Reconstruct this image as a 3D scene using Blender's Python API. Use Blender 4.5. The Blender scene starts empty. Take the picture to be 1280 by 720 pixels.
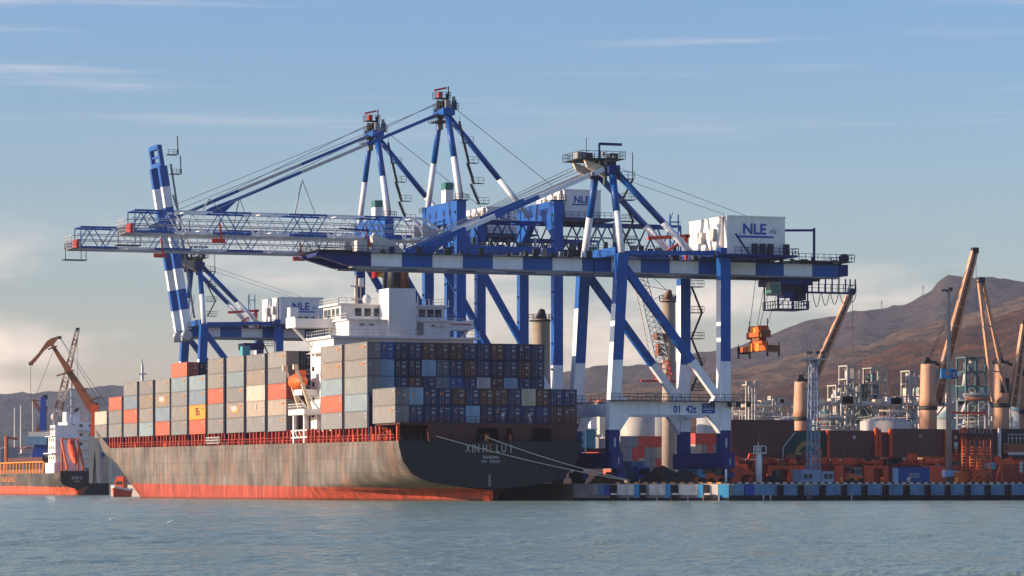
import bpy, math, random
from mathutils import Vector, Matrix
random.seed(7)
R = math.radians
SC = bpy.context.scene
COL = SC.collection

# ------------------------------------------------------------------ camera
# World axes: x = across the berth towards the land, y = along the container ship
# towards its bow, z = up from the water.
TH = R(20.3)
CT, ST = math.cos(TH), math.sin(TH)
X0, D0, FPX, CAMZ = -19.42, 572.0, 4300.0, 2.3
CAMX, CAMY = -(X0 * CT + D0 * ST), X0 * ST - D0 * CT
cam_d = bpy.data.cameras.new('camera')
cam = bpy.data.objects.new('camera', cam_d)
COL.objects.link(cam)
cam.location = (CAMX, CAMY, CAMZ)
cam.rotation_euler = (R(90), 0, -TH)
cam_d.sensor_width = 36
cam_d.lens = 36 * FPX / 1280
cam_d.shift_y = 249 / 1280
cam_d.clip_start = 1
cam_d.clip_end = 40000
SC.camera = cam

# ------------------------------------------------------------------ world, sun, exposure
SUN_EL = R(15)
_s = Vector((-0.99 * CT - 0.14 * ST, 0.99 * ST - 0.14 * CT, 0)).normalized()
SUN = Vector((_s.x * math.cos(SUN_EL), _s.y * math.cos(SUN_EL), math.sin(SUN_EL)))
W = bpy.data.worlds.new('World')
SC.world = W
W.use_nodes = True
nt = W.node_tree
nt.nodes.clear()
def wn(t, **k):
    n = nt.nodes.new(t)
    for a, b in k.items():
        setattr(n, a, b)
    return n
wl = nt.links.new
sky = wn('ShaderNodeTexSky', sky_type='NISHITA')
sky.sun_disc = False
sky.sun_elevation = SUN_EL
sky.sun_rotation = math.atan2(_s.x, _s.y)
sky.air_density = 1.0
sky.dust_density = 1.2
sky.ozone_density = 2.5
geo = wn('ShaderNodeTexCoord')
sep = wn('ShaderNodeSeparateXYZ')
wl(geo.outputs['Generated'], sep.inputs[0])
# tint by elevation: the air is bluer above the pale band at the horizon
ramp = wn('ShaderNodeValToRGB')
ramp.color_ramp.elements[0].position = 0.0
ramp.color_ramp.elements[0].color = (1.36, 0.97, 0.83, 1)
ramp.color_ramp.elements[1].position = 1.0
ramp.color_ramp.elements[1].color = (0.52, 0.68, 0.98, 1)
e = ramp.color_ramp.elements.new(0.14)
e.color = (0.72, 0.72, 0.815, 1)
e = ramp.color_ramp.elements.new(0.52)
e.color = (0.58, 0.72, 0.98, 1)
e = ramp.color_ramp.elements.new(0.34)
e.color = (0.54, 0.66, 0.86, 1)
mr = wn('ShaderNodeMapRange')
mr.inputs['From Min'].default_value = 0.0
mr.inputs['From Max'].default_value = 0.40
wl(sep.outputs['Z'], mr.inputs['Value'])
wl(mr.outputs[0], ramp.inputs['Fac'])
mul = wn('ShaderNodeMixRGB', blend_type='MULTIPLY')
mul.inputs['Fac'].default_value = 1.0
wl(sky.outputs[0], mul.inputs['Color1'])
wl(ramp.outputs[0], mul.inputs['Color2'])
# thin cloud: soft banks low down, a few wisps higher up
mp = wn('ShaderNodeMapping')
mp.inputs['Rotation'].default_value = (0, 0, TH)
mp.inputs['Scale'].default_value = (9, 9, 30)
wl(geo.outputs['Generated'], mp.inputs[0])
nz = wn('ShaderNodeTexNoise')
nz.inputs['Scale'].default_value = 1.6
nz.inputs['Detail'].default_value = 5
nz.inputs['Roughness'].default_value = 0.5
wl(mp.outputs[0], nz.inputs['Vector'])
cr = wn('ShaderNodeMapRange', interpolation_type='SMOOTHSTEP')
cr.inputs['From Min'].default_value = 0.43
cr.inputs['From Max'].default_value = 0.66
wl(nz.outputs[0], cr.inputs['Value'])
lowm = wn('ShaderNodeMapRange', interpolation_type='SMOOTHSTEP')
lowm.inputs['From Min'].default_value = 0.085
lowm.inputs['From Max'].default_value = 0.045
lowm.inputs['To Min'].default_value = 0.0
lowm.inputs['To Max'].default_value = 0.55
wl(sep.outputs['Z'], lowm.inputs['Value'])
m1 = wn('ShaderNodeMath', operation='MULTIPLY')
wl(cr.outputs[0], m1.inputs[0])
wl(lowm.outputs[0], m1.inputs[1])
mp2 = wn('ShaderNodeMapping')
mp2.inputs['Rotation'].default_value = (R(1.5), R(3), TH)
mp2.inputs['Location'].default_value = (0.9, 0.4, 2.3)
mp2.inputs['Scale'].default_value = (4, 4, 90)
wl(geo.outputs['Generated'], mp2.inputs[0])
nz2 = wn('ShaderNodeTexNoise')
nz2.inputs['Scale'].default_value = 1.3
nz2.inputs['Detail'].default_value = 9
nz2.inputs['Roughness'].default_value = 0.62
wl(mp2.outputs[0], nz2.inputs['Vector'])
cr2 = wn('ShaderNodeMapRange', interpolation_type='SMOOTHSTEP')
cr2.inputs['From Min'].default_value = 0.49
cr2.inputs['From Max'].default_value = 0.78
cr2.inputs['To Max'].default_value = 0.30
wl(nz2.outputs[0], cr2.inputs['Value'])
him = wn('ShaderNodeMapRange', interpolation_type='SMOOTHSTEP')
him.inputs['From Min'].default_value = 0.085
him.inputs['From Max'].default_value = 0.125
wl(sep.outputs['Z'], him.inputs['Value'])
m2 = wn('ShaderNodeMath', operation='MULTIPLY')
wl(cr2.outputs[0], m2.inputs[0])
wl(him.outputs[0], m2.inputs[1])
ad = wn('ShaderNodeMath', operation='ADD', use_clamp=True)
wl(m1.outputs[0], ad.inputs[0])
wl(m2.outputs[0], ad.inputs[1])
cm = wn('ShaderNodeMixRGB')
cm.inputs['Color2'].default_value = (7.6, 5.9, 4.9, 1)
wl(ad.outputs[0], cm.inputs['Fac'])
wl(mul.outputs[0], cm.inputs['Color1'])
bg = wn('ShaderNodeBackground')
bg.inputs['Strength'].default_value = 0.1
out = wn('ShaderNodeOutputWorld')
wl(cm.outputs[0], bg.inputs['Color'])
wl(bg.outputs[0], out.inputs['Surface'])

sd = bpy.data.lights.new('sun', 'SUN')
sd.energy = 3.9
sd.angle = R(0.5)
sd.color = (1.0, 0.75, 0.52)
so = bpy.data.objects.new('sun', sd)
COL.objects.link(so)
so.rotation_euler = SUN.to_track_quat('Z', 'Y').to_euler()
so.location = (-300, 0, 300)
SC.view_settings.view_transform = 'Standard'
SC.view_settings.look = 'None'
SC.view_settings.gamma = 1
SC.view_settings.exposure = 1.1
SC.view_settings.use_curve_mapping = False

# ------------------------------------------------------------------ helpers: where things stand
def depth(x, y):
    return D0 + x * ST + y * CT
def vx(px, y):
    """x of the point seen in picture column px at the given y"""
    t = (px - 640) / FPX
    return (t * (D0 + y * CT) - X0 + y * ST) / (CT - t * ST)
def uy(px, x):
    """y of the point seen in picture column px at the given x"""
    t = (px - 640) / FPX
    return (X0 + x * CT - t * (D0 + x * ST)) / (ST + t * CT)
def zz(py, x, y):
    return CAMZ + (609 - py) * depth(x, y) / FPX
def at(px, py, D):
    """point in column px, row py at distance D from the camera plane"""
    X = (px - 640) / FPX * D
    d = D
    return Vector((CAMX + X * CT + d * ST, CAMY - X * ST + d * CT, CAMZ + (609 - py) / FPX * D))

# ------------------------------------------------------------------ helpers: materials
MATS = {}
def paint(name, col, rough=0.55, var=0.18, scale=0.6, streak=0.0, metal=0.0, obj_color=False, bump=0.0):
    m = bpy.data.materials.new(name)
    m.use_nodes = True
    t = m.node_tree
    b = t.nodes['Principled BSDF']
    b.inputs['Roughness'].default_value = rough
    b.inputs['Metallic'].default_value = metal
    b.inputs['Specular IOR Level'].default_value = 0.35
    tc = t.nodes.new('ShaderNodeTexCoord')
    n = t.nodes.new('ShaderNodeTexNoise')
    n.inputs['Scale'].default_value = scale
    n.inputs['Detail'].default_value = 6
    n.inputs['Roughness'].default_value = 0.65
    t.links.new(tc.outputs['Object'], n.inputs['Vector'])
    r = t.nodes.new('ShaderNodeMapRange')
    r.inputs['From Min'].default_value = 0.25
    r.inputs['From Max'].default_value = 0.75
    r.inputs['To Min'].default_value = 1 - var
    r.inputs['To Max'].default_value = 1 + var * 0.6
    t.links.new(n.outputs[0], r.inputs['Value'])
    mx = t.nodes.new('ShaderNodeMixRGB')
    mx.blend_type = 'MULTIPLY'
    mx.inputs['Fac'].default_value = 1
    if obj_color:
        oi = t.nodes.new('ShaderNodeObjectInfo')
        t.links.new(oi.outputs['Color'], mx.inputs['Color1'])
    else:
        mx.inputs['Color1'].default_value = (*col, 1)
    t.links.new(r.outputs[0], mx.inputs['Color2'])
    last = mx.outputs[0]
    if streak > 0:
        mp_ = t.nodes.new('ShaderNodeMapping')
        mp_.inputs['Scale'].default_value = (1.1, 1.1, 0.09)
        t.links.new(tc.outputs['Object'], mp_.inputs[0])
        n2 = t.nodes.new('ShaderNodeTexNoise')
        n2.inputs['Scale'].default_value = 1.0
        n2.inputs['Detail'].default_value = 5
        t.links.new(mp_.outputs[0], n2.inputs['Vector'])
        r2 = t.nodes.new('ShaderNodeMapRange')
        r2.inputs['From Min'].default_value = 0.54
        r2.inputs['From Max'].default_value = 0.74
        r2.inputs['To Max'].default_value = streak
        t.links.new(n2.outputs[0], r2.inputs['Value'])
        mx2 = t.nodes.new('ShaderNodeMixRGB')
        mx2.inputs['Color2'].default_value = (0.13, 0.06, 0.03, 1)
        t.links.new(r2.outputs[0], mx2.inputs['Fac'])
        t.links.new(last, mx2.inputs['Color1'])
        last = mx2.outputs[0]
    t.links.new(last, b.inputs['Base Color'])
    if bump:
        bp = t.nodes.new('ShaderNodeBump')
        bp.inputs['Strength'].default_value = bump
        bp.inputs['Distance'].default_value = 0.1
        t.links.new(n.outputs[0], bp.inputs['Height'])
        t.links.new(bp.outputs[0], b.inputs['Normal'])
    MATS[name] = m
    return m

paint('crane_blue', (0.002, 0.078, 0.33), 0.42, 0.28, 0.25, streak=0.20)
paint('crane_white', (0.72, 0.74, 0.77), 0.45, 0.16, 0.3, streak=0.22)
paint('crane_navy', (0.004, 0.018, 0.14), 0.5, 0.2, 0.4, streak=0.1)
paint('pale_blue', (0.24, 0.31, 0.42), 0.5)
paint('dark_steel', (0.025, 0.028, 0.034), 0.6)
paint('grey_steel', (0.22, 0.22, 0.23), 0.55, 0.2)
paint('light_steel', (0.46, 0.46, 0.45), 0.55, 0.2, streak=0.25)
paint('wire', (0.06, 0.06, 0.065), 0.6)
paint('pale_wire', (0.30, 0.30, 0.31), 0.6)
paint('rope', (0.55, 0.50, 0.42), 0.8)
paint('white_paint', (0.72, 0.71, 0.69), 0.5, 0.12, 0.3, streak=0.16)
paint('cream_paint', (0.62, 0.50, 0.36), 0.6, 0.15, 0.4, streak=0.25)
paint('glass_dark', (0.02, 0.035, 0.045), 0.12, 0.1)
paint('glass_green', (0.03, 0.14, 0.12), 0.15, 0.1)
paint('signal_red', (0.55, 0.045, 0.025), 0.5)
paint('deck_red', (0.34, 0.040, 0.022), 0.6, 0.3, 0.5, streak=0.2)
paint('orange_red', (0.62, 0.075, 0.022), 0.55, 0.22, 0.4, streak=0.15)
paint('carrier_red', (0.26, 0.032, 0.016), 0.6, 0.55, 0.35, streak=0.45)
paint('maroon', (0.075, 0.022, 0.018), 0.65, 0.2, 0.3, streak=0.2)
paint('hatch_maroon', (0.115, 0.040, 0.034), 0.6, 0.15, 0.15, streak=0.12)
paint('orange', (0.60, 0.115, 0.018), 0.5, 0.25, 0.5)
paint('yellow_orange', (0.72, 0.26, 0.03), 0.5, 0.2, 0.5)
paint('hull_black', (0.012, 0.0135, 0.015), 0.5, 0.25, 0.3)
paint('black_rubber', (0.015, 0.015, 0.016), 0.85)
paint('rust_brown', (0.20, 0.075, 0.032), 0.7, 0.3, 0.4)
paint('crane_brown', (0.25, 0.085, 0.033), 0.6, 0.22, 0.3)
paint('tan_post', (0.52, 0.30, 0.19), 0.6, 0.2, 0.25, streak=0.2)
paint('grey_post', (0.33, 0.27, 0.22), 0.65, 0.25, 0.25, streak=0.3)
paint('concrete', (0.30, 0.28, 0.26), 0.85, 0.25, 0.3, streak=0.2)
paint('pier_white', (0.62, 0.57, 0.52), 0.75, 0.3, 0.5, streak=0.4)
paint('pier_blue', (0.10, 0.22, 0.36), 0.75, 0.4, 0.5, streak=0.45)
paint('azure', (0.03, 0.25, 0.48), 0.6, 0.2, 0.5)
paint('royal_blue', (0.010, 0.050, 0.30), 0.5, 0.2, 0.5)
paint('sky_blue', (0.22, 0.46, 0.68), 0.55, 0.2)
paint('teal_box', (0.07, 0.32, 0.38), 0.55)
paint('silo_white', (0.42, 0.385, 0.345), 0.6, 0.15, 0.1, streak=0.25)
paint('silo_steel', (0.34, 0.35, 0.34), 0.5, 0.15, 0.15, streak=0.25)
paint('silo_roof', (0.16, 0.24, 0.26), 0.55, 0.2, 0.2)
paint('truss_grey', (0.36, 0.335, 0.30), 0.7, 0.2, 0.3)
paint('tower_teal', (0.06, 0.13, 0.13), 0.6, 0.25)
paint('house_wall', (0.50, 0.40, 0.34), 0.8, 0.2, 0.2)
paint('house_roof', (0.36, 0.10, 0.06), 0.8, 0.2, 0.3)
paint('shed_pink', (0.52, 0.40, 0.36), 0.7, 0.15, 0.15, streak=0.2)
paint('shed_green', (0.36, 0.44, 0.32), 0.7, 0.15, 0.15)
paint('emblem_green', (0.014, 0.050, 0.036), 0.6, 0.1)
paint('emblem_gold', (0.34, 0.20, 0.07), 0.6, 0.1)
paint('lettering_blue', (0.015, 0.07, 0.36), 0.5, 0.05)
paint('lettering_white', (0.42, 0.44, 0.45), 0.6, 0.2, 2)
paint('lettering_rust', (0.40, 0.17, 0.06), 0.6, 0.2, 2)
paint('flag_red', (0.55, 0.02, 0.015), 0.8)
paint('flag_yellow', (0.75, 0.45, 0.03), 0.8)
paint('container_paint', (1, 1, 1), 0.55, 0.22, 0.45, streak=0.3, obj_color=True)
paint('placard_white', (0.36, 0.36, 0.36), 0.6, 0.1)
paint('placard_orange', (0.65, 0.22, 0.06), 0.6, 0.1)
paint('skin', (0.45, 0.26, 0.18), 0.6)
paint('overall_white', (0.55, 0.55, 0.62), 0.8)
paint('overall_blue', (0.16, 0.22, 0.38), 0.8)
paint('scrap', (0.035, 0.028, 0.024), 0.9, 0.5, 1.2, bump=0.5)
paint('gull_white', (0.75, 0.75, 0.74), 0.7)

def hull_paint(name, top, red, z0, z1, u0, u1, dirt):
    """weathered hull: faded topsides over a red boot-top; the line runs from z0 at y=u0 to z1 at y=u1 (object space)"""
    m = bpy.data.materials.new(name)
    m.use_nodes = True
    t = m.node_tree
    b = t.nodes['Principled BSDF']
    b.inputs['Roughness'].default_value = 0.6
    b.inputs['Specular IOR Level'].default_value = 0.3
    N, L = t.nodes.new, t.links.new
    tc = N('ShaderNodeTexCoord')
    sp = N('ShaderNodeSeparateXYZ')
    L(tc.outputs['Object'], sp.inputs[0])
    line = N('ShaderNodeMapRange')
    line.inputs['From Min'].default_value = u0
    line.inputs['From Max'].default_value = u1
    line.inputs['To Min'].default_value = z0
    line.inputs['To Max'].default_value = z1
    L(sp.outputs['Y'], line.inputs['Value'])
    nw = N('ShaderNodeTexNoise')
    nw.inputs['Scale'].default_value = 0.5
    nw.inputs['Detail'].default_value = 6
    L(tc.outputs['Object'], nw.inputs['Vector'])
    nwm = N('ShaderNodeMath'); nwm.operation = 'MULTIPLY_ADD'
    nwm.inputs[1].default_value = 0.5
    L(nw.outputs[0], nwm.inputs[0])
    L(sp.outputs['Z'], nwm.inputs[2])
    sub = N('ShaderNodeMath'); sub.operation = 'SUBTRACT'
    L(nwm.outputs[0], sub.inputs[0])
    L(line.outputs[0], sub.inputs[1])
    st = N('ShaderNodeMapRange')
    st.inputs['From Min'].default_value = 0.17
    st.inputs['From Max'].default_value = 0.42
    L(sub.outputs[0], st.inputs['Value'])
    # vertical runs of dirt and salt
    mp_ = N('ShaderNodeMapping')
    mp_.inputs['Scale'].default_value = (0.62, 0.62, 0.13)
    L(tc.outputs['Object'], mp_.inputs[0])
    n1 = N('ShaderNodeTexNoise')
    n1.inputs['Scale'].default_value = 1.0
    n1.inputs['Detail'].default_value = 9
    n1.inputs['Roughness'].default_value = 0.7
    L(mp_.outputs[0], n1.inputs['Vector'])
    rr = N('ShaderNodeValToRGB')
    els = rr.color_ramp.elements
    els[0].position, els[0].color = 0.36, (*dirt[0], 1)
    els[1].position, els[1].color = 0.64, (*dirt[2], 1)
    e_ = els.new(0.5); e_.color = (*dirt[1], 1)
    L(n1.outputs[0], rr.inputs['Fac'])
    # plate seams, faint
    n3 = N('ShaderNodeTexNoise')
    n3.inputs['Scale'].default_value = 0.11
    n3.inputs['Detail'].default_value = 7
    L(tc.outputs['Object'], n3.inputs['Vector'])
    mm = N('ShaderNodeMixRGB'); mm.blend_type = 'MULTIPLY'; mm.inputs['Fac'].default_value = 0.8
    r3 = N('ShaderNodeMapRange')
    r3.inputs['From Min'].default_value = 0.36; r3.inputs['From Max'].default_value = 0.64
    r3.inputs['To Min'].default_value = 0.5; r3.inputs['To Max'].default_value = 1.3
    L(n3.outputs[0], r3.inputs['Value'])
    L(rr.outputs[0], mm.inputs['Color1']); L(r3.outputs[0], mm.inputs['Color2'])
    # welded plating: seams along and across
    cb_ = N('ShaderNodeCombineXYZ')
    L(sp.outputs['Y'], cb_.inputs['X']); L(sp.outputs['Z'], cb_.inputs['Y'])
    bk_ = N('ShaderNodeTexBrick')
    bk_.inputs['Color1'].default_value = (1, 1, 1, 1); bk_.inputs['Color2'].default_value = (0.80, 0.80, 0.80, 1); bk_.inputs['Mortar'].default_value = (0.55, 0.52, 0.5, 1)
    bk_.inputs['Scale'].default_value = 1.0; bk_.inputs['Mortar Size'].default_value = 0.05
    bk_.inputs['Brick Width'].default_value = 11.0; bk_.inputs['Row Height'].default_value = 2.4
    L(cb_.outputs[0], bk_.inputs['Vector'])
    mk_ = N('ShaderNodeMixRGB'); mk_.blend_type = 'MULTIPLY'; mk_.inputs['Fac'].default_value = 0.8
    L(mm.outputs[0], mk_.inputs['Color1']); L(bk_.outputs['Color'], mk_.inputs['Color2'])
    mm = mk_
    # rust blooms
    n4 = N('ShaderNodeTexNoise')
    n4.inputs['Scale'].default_value = 0.9; n4.inputs['Detail'].default_value = 8; n4.inputs['Roughness'].default_value = 0.75
    mp4 = N('ShaderNodeMapping'); mp4.inputs['Scale'].default_value = (0.25, 0.25, 0.12)
    L(tc.outputs['Object'], mp4.inputs[0]); L(mp4.outputs[0], n4.inputs['Vector'])
    r4 = N('ShaderNodeMapRange')
    r4.inputs['From Min'].default_value = 0.52; r4.inputs['From Max'].default_value = 0.70; r4.inputs['To Max'].default_value = 0.65
    L(n4.outputs[0], r4.inputs['Value'])
    mr_ = N('ShaderNodeMixRGB'); mr_.inputs['Color2'].default_value = (0.26, 0.10, 0.05, 1)
    L(r4.outputs[0], mr_.inputs['Fac']); L(mm.outputs[0], mr_.inputs['Color1'])
    # red with scuffs
    rd = N('ShaderNodeValToRGB')
    q = rd.color_ramp.elements
    q[0].position, q[0].color = 0.38, (red[0] * 0.40, red[1] * 0.5, red[2] * 0.6, 1)
    q[1].position, q[1].color = 0.62, (*red, 1)
    q2 = q.new(0.78); q2.color = (red[0], red[1] * 2.1, red[2] * 2.4, 1)
    L(n1.outputs[0], rd.inputs['Fac'])
    fin = N('ShaderNodeMixRGB')
    L(st.outputs[0], fin.inputs['Fac']); L(rd.outputs[0], fin.inputs['Color1']); L(mr_.outputs[0], fin.inputs['Color2'])
    # weed line at the water
    wr = N('ShaderNodeMapRange')
    wr.inputs['From Min'].default_value = 0.25; wr.inputs['From Max'].default_value = 0.75
    L(nwm.outputs[0], wr.inputs['Value'])
    wm = N('ShaderNodeMixRGB'); wm.inputs['Color1'].default_value = (0.05, 0.02, 0.012, 1)
    L(wr.outputs[0], wm.inputs['Fac']); L(fin.outputs[0], wm.inputs['Color2'])
    L(wm.outputs[0], b.inputs['Base Color'])
    MATS[name] = m
hull_paint('ship_hull', (0.2,) * 3, (0.40, 0.062, 0.032), 2.1, 3.2, -100, 100,
           ((0.080, 0.071, 0.061), (0.140, 0.123, 0.107), (0.192, 0.170, 0.148)))
hull_paint('coaster_hull', (0.05,) * 3, (0.62, 0.10, 0.04), 2.3, 2.6, -30, 30,
           ((0.030, 0.030, 0.028), (0.060, 0.058, 0.052), (0.110, 0.100, 0.090)))

# ------------------------------------------------------------------ helpers: meshes
class MB:
    def __init__(s):
        s.v, s.f, s.m, s.sm, s.names = [], [], [], [], []
    def mi(s, m):
        if m not in s.names:
            s.names.append(m)
        return s.names.index(m)
    def face(s, idx, m, smooth=False):
        s.f.append(idx); s.m.append(s.mi(m)); s.sm.append(smooth)
    def hexa(s, p, m, mleft=None):
        """p: 8 points, bottom ring then top ring (counter-clockwise from above, starting at -x -y)"""
        o = len(s.v); s.v += [tuple(q) for q in p]
        for k, fc in enumerate(((3, 2, 1, 0), (4, 5, 6, 7), (0, 1, 5, 4), (1, 2, 6, 5), (2, 3, 7, 6), (3, 0, 4, 7))):
            s.face([o + i for i in fc], mleft if (k == 5 and mleft) else m)
    def box(s, x0, x1, y0, y1, z0, z1, m, mleft=None):
        s.hexa([(x0, y0, z0), (x1, y0, z0), (x1, y1, z0), (x0, y1, z0), (x0, y0, z1), (x1, y0, z1), (x1, y1, z1), (x0, y1, z1)], m, mleft)
    def cbox(s, c, d, m, rz=0.0):
        c = Vector(c); ca, sa = math.cos(rz), math.sin(rz)
        p = []
        for dz in (-.5, .5):
            for dx, dy in ((-.5, -.5), (.5, -.5), (.5, .5), (-.5, .5)):
                x, y = dx * d[0], dy * d[1]
                p.append((c.x + x * ca - y * sa, c.y + x * sa + y * ca, c.z + dz * d[2]))
        s.hexa(p, m)
    def post(s, p0, p1, sx, sy, m, mleft=None, sx1=None, sy1=None):
        sx1 = sx if sx1 is None else sx1; sy1 = sy if sy1 is None else sy1
        p = []
        for (x, y, z), a, b in ((p0, sx, sy), (p1, sx1, sy1)):
            p += [(x - a / 2, y - b / 2, z), (x + a / 2, y - b / 2, z), (x + a / 2, y + b / 2, z), (x - a / 2, y + b / 2, z)]
        s.hexa(p, m, mleft)
    def bar(s, p, q, w, h, m, up=(0, 0, 1), w1=None, h1=None):
        p, q = Vector(p), Vector(q); d = (q - p)
        if d.length < 1e-6:
            return
        d.normalize(); u = Vector(up)
        if abs(d.dot(u)) > 0.98:
            u = Vector((0, 1, 0))
        side = d.cross(u).normalized(); u2 = side.cross(d)
        w1 = w if w1 is None else w1; h1 = h if h1 is None else h1
        pts = []
        for c, a, b in ((p, w, h), (q, w1, h1)):
            pts += [c - side * a / 2 - u2 * b / 2, c + side * a / 2 - u2 * b / 2, c + side * a / 2 + u2 * b / 2, c - side * a / 2 + u2 * b / 2]
        o = len(s.v); s.v += [tuple(x) for x in pts]
        for fc in ((0, 1, 2, 3), (7, 6, 5, 4), (4, 5, 1, 0), (5, 6, 2, 1), (6, 7, 3, 2), (7, 4, 0, 3)):
            s.face([o + i for i in fc], m)
    def bands(s, p, q, w, h, spec, up=(0, 0, 1), round_=0):
        """a member painted in bands; spec = [(t0, t1, material)]"""
        p, q = Vector(p), Vector(q)
        for t0, t1, m in spec:
            if round_:
                s.tube(p.lerp(q, t0), p.lerp(q, t1), w / 2, w / 2, m, round_)
            else:
                s.bar(p.lerp(q, t0), p.lerp(q, t1), w, h, m, up)
    def tube(s, p, q, r0, r1, m, n=10, cap=True):
        p, q = Vector(p), Vector(q); d = (q - p).normalized()
        u = Vector((0, 0, 1)) if abs(d.z) < 0.9 else Vector((1, 0, 0))
        a = d.cross(u).normalized(); b = d.cross(a)
        o = len(s.v)
        for c, r in ((p, r0), (q, r1)):
            for k in range(n):
                t = 2 * math.pi * k / n
                s.v.append(tuple(c + (a * math.cos(t) + b * math.sin(t)) * r))
        for k in range(n):
            s.face([o + k, o + (k + 1) % n, o + n + (k + 1) % n, o + n + k], m, n >= 8)
        if cap:
            s.face([o + k for k in range(n)][::-1], m); s.face([o + n + k for k in range(n)], m)
    def lathe(s, x, y, prof, m, n=24):
        """prof: [(r, z)] from the bottom up"""
        o = len(s.v)
        for r, z in prof:
            for k in range(n):
                t = 2 * math.pi * k / n
                s.v.append((x + r * math.cos(t), y + r * math.sin(t), z))
        for j in range(len(prof) - 1):
            for k in range(n):
                s.face([o + j * n + k, o + j * n + (k + 1) % n, o + (j + 1) * n + (k + 1) % n, o + (j + 1) * n + k], m, True)
        s.face([o + k for k in range(n)][::-1], m)
        s.face([o + (len(prof) - 1) * n + k for k in range(n)], m)
    def prism(s, pts, dvec, m):
        """polygon (3D points in order) pushed along dvec"""
        o = len(s.v); n = len(pts); dv = Vector(dvec)
        s.v += [tuple(p) for p in pts] + [tuple(Vector(p) + dv) for p in pts]
        s.face([o + k for k in range(n)], m); s.face([o + n + k for k in range(n)][::-1], m)
        for k in range(n):
            s.face([o + k, o + n + k, o + n + (k + 1) % n, o + (k + 1) % n], m)
    def rail(s, pts, m, h=1.1, step=1.8, r=0.07):
        pts = [Vector(p) for p in pts]; z = Vector((0, 0, 1))
        for p, q in zip(pts, pts[1:]):
            n = max(1, round((q - p).length / step))
            for k in range(n + 1):
                c = p.lerp(q, k / n); s.bar(c, c + z * h, r, r, m)
            s.bar(p + z * h, q + z * h, r, r, m); s.bar(p + z * h * .5, q + z * h * .5, r * .8, r * .8, m)
    def truss(s, p, q, wvec, h, half, mf, rc=0.32, rd=0.17, top_only=False):
        """box truss between the bottom centre lines p and q: two side trusses joined across; mf(t) gives the material"""
        p, q, wv = Vector(p), Vector(q), Vector(wvec) * 0.5; z = Vector((0, 0, h))
        n = max(2, round((q - p).length / half))
        for sg in (-1, 1):
            for k in range(n):
                a, b = p.lerp(q, k / n) + wv * sg, p.lerp(q, (k + 1) / n) + wv * sg
                m = mf((k + .5) / n)
                s.bar(a, b, rc, rc, m); s.bar(a + z, b + z, rc, rc, m)
                s.bar(*((a, b + z) if k % 2 == 0 else (a + z, b)), rd, rd, m)
        for k in range(0, n + 1, 2):
            a = p.lerp(q, k / n); m = mf(min(.999, k / n))
            s.bar(a - wv, a + wv, rd, rd, m); s.bar(a + z - wv, a + z + wv, rd, rd, m)
            if k < n:
                b = p.lerp(q, (k + 2) / n if k + 2 <= n else 1); s.bar(a - wv, b + wv, rd * .8, rd * .8, m)
        for sg in (-1, 1):
            for c in (p, q):
                s.bar(c + wv * sg, c + wv * sg + z, rd, rd, mf(0.0 if c is p else .999))
    def build(s, name, parent=None, loc=None, color=None):
        if parent is not None:
            o3 = Vector(parent['_o'])
        else:
            o3 = Vector(loc) if loc is not None else Vector((0, 0, 0))
        me = bpy.data.meshes.new(name)
        me.from_pydata([(x - o3.x, y - o3.y, z - o3.z) for x, y, z in s.v], [], s.f)
        for n_ in s.names:
            me.materials.append(MATS[n_])
        for i, p in enumerate(me.polygons):
            p.material_index = s.m[i]; p.use_smooth = s.sm[i]
        me.validate()
        ob = bpy.data.objects.new(name, me)
        COL.objects.link(ob)
        if parent is not None:
            ob.parent = parent
        else:
            ob.location = o3
        ob['_o'] = tuple(o3)
        if color:
            ob.color = (*color, 1)
        return ob

def tag(o, label=None, cat=None, group=None, kind=None):
    if label: o['label'] = label
    if cat: o['category'] = cat
    if group: o['group'] = group
    if kind: o['kind'] = kind
    return o
def thing(name, label, cat, loc, group=None):
    o = bpy.data.objects.new(name, None)
    o.empty_display_size = 0.5
    COL.objects.link(o)
    o.location = loc
    o['_o'] = tuple(loc)
    return tag(o, label, cat, group)
def solo(mb, name, label, cat, loc, group=None, color=None):
    return tag(mb.build(name, None, loc, color), label, cat, group)
def copy_tree(o, parent=None):
    c = o.copy(); COL.objects.link(c)
    if parent is not None:
        c.parent = parent
    for ch in list(o.children):
        copy_tree(ch, c)
    return c
def text_mesh(mb, body, x, y, z, size, m, depth_=0.03, bold=0.0, align='CENTER', face='-y', squeeze=1.0):
    """lettering standing on a wall, baseline at z; face '-y' reads from the camera's side, '-x' from the sea side"""
    cu = bpy.data.curves.new('lettering', 'FONT')
    cu.body = body; cu.size = size; cu.align_x = align; cu.extrude = depth_; cu.offset = bold
    cu.resolution_u = 3
    ob = bpy.data.objects.new('lettering', cu)
    COL.objects.link(ob)
    dg = bpy.context.evaluated_depsgraph_get()
    me = bpy.data.meshes.new_from_object(ob.evaluated_get(dg))
    o = len(mb.v)
    for v in me.vertices:
        a, b, c = v.co
        a *= squeeze
        mb.v.append((x + a, y - c, z + b) if face == '-y' else (x - c, y - a, z + b))
    for p in me.polygons:
        mb.face([o + i for i in p.vertices], m)
    bpy.data.objects.remove(ob); bpy.data.curves.remove(cu); bpy.data.meshes.remove(me)

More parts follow.
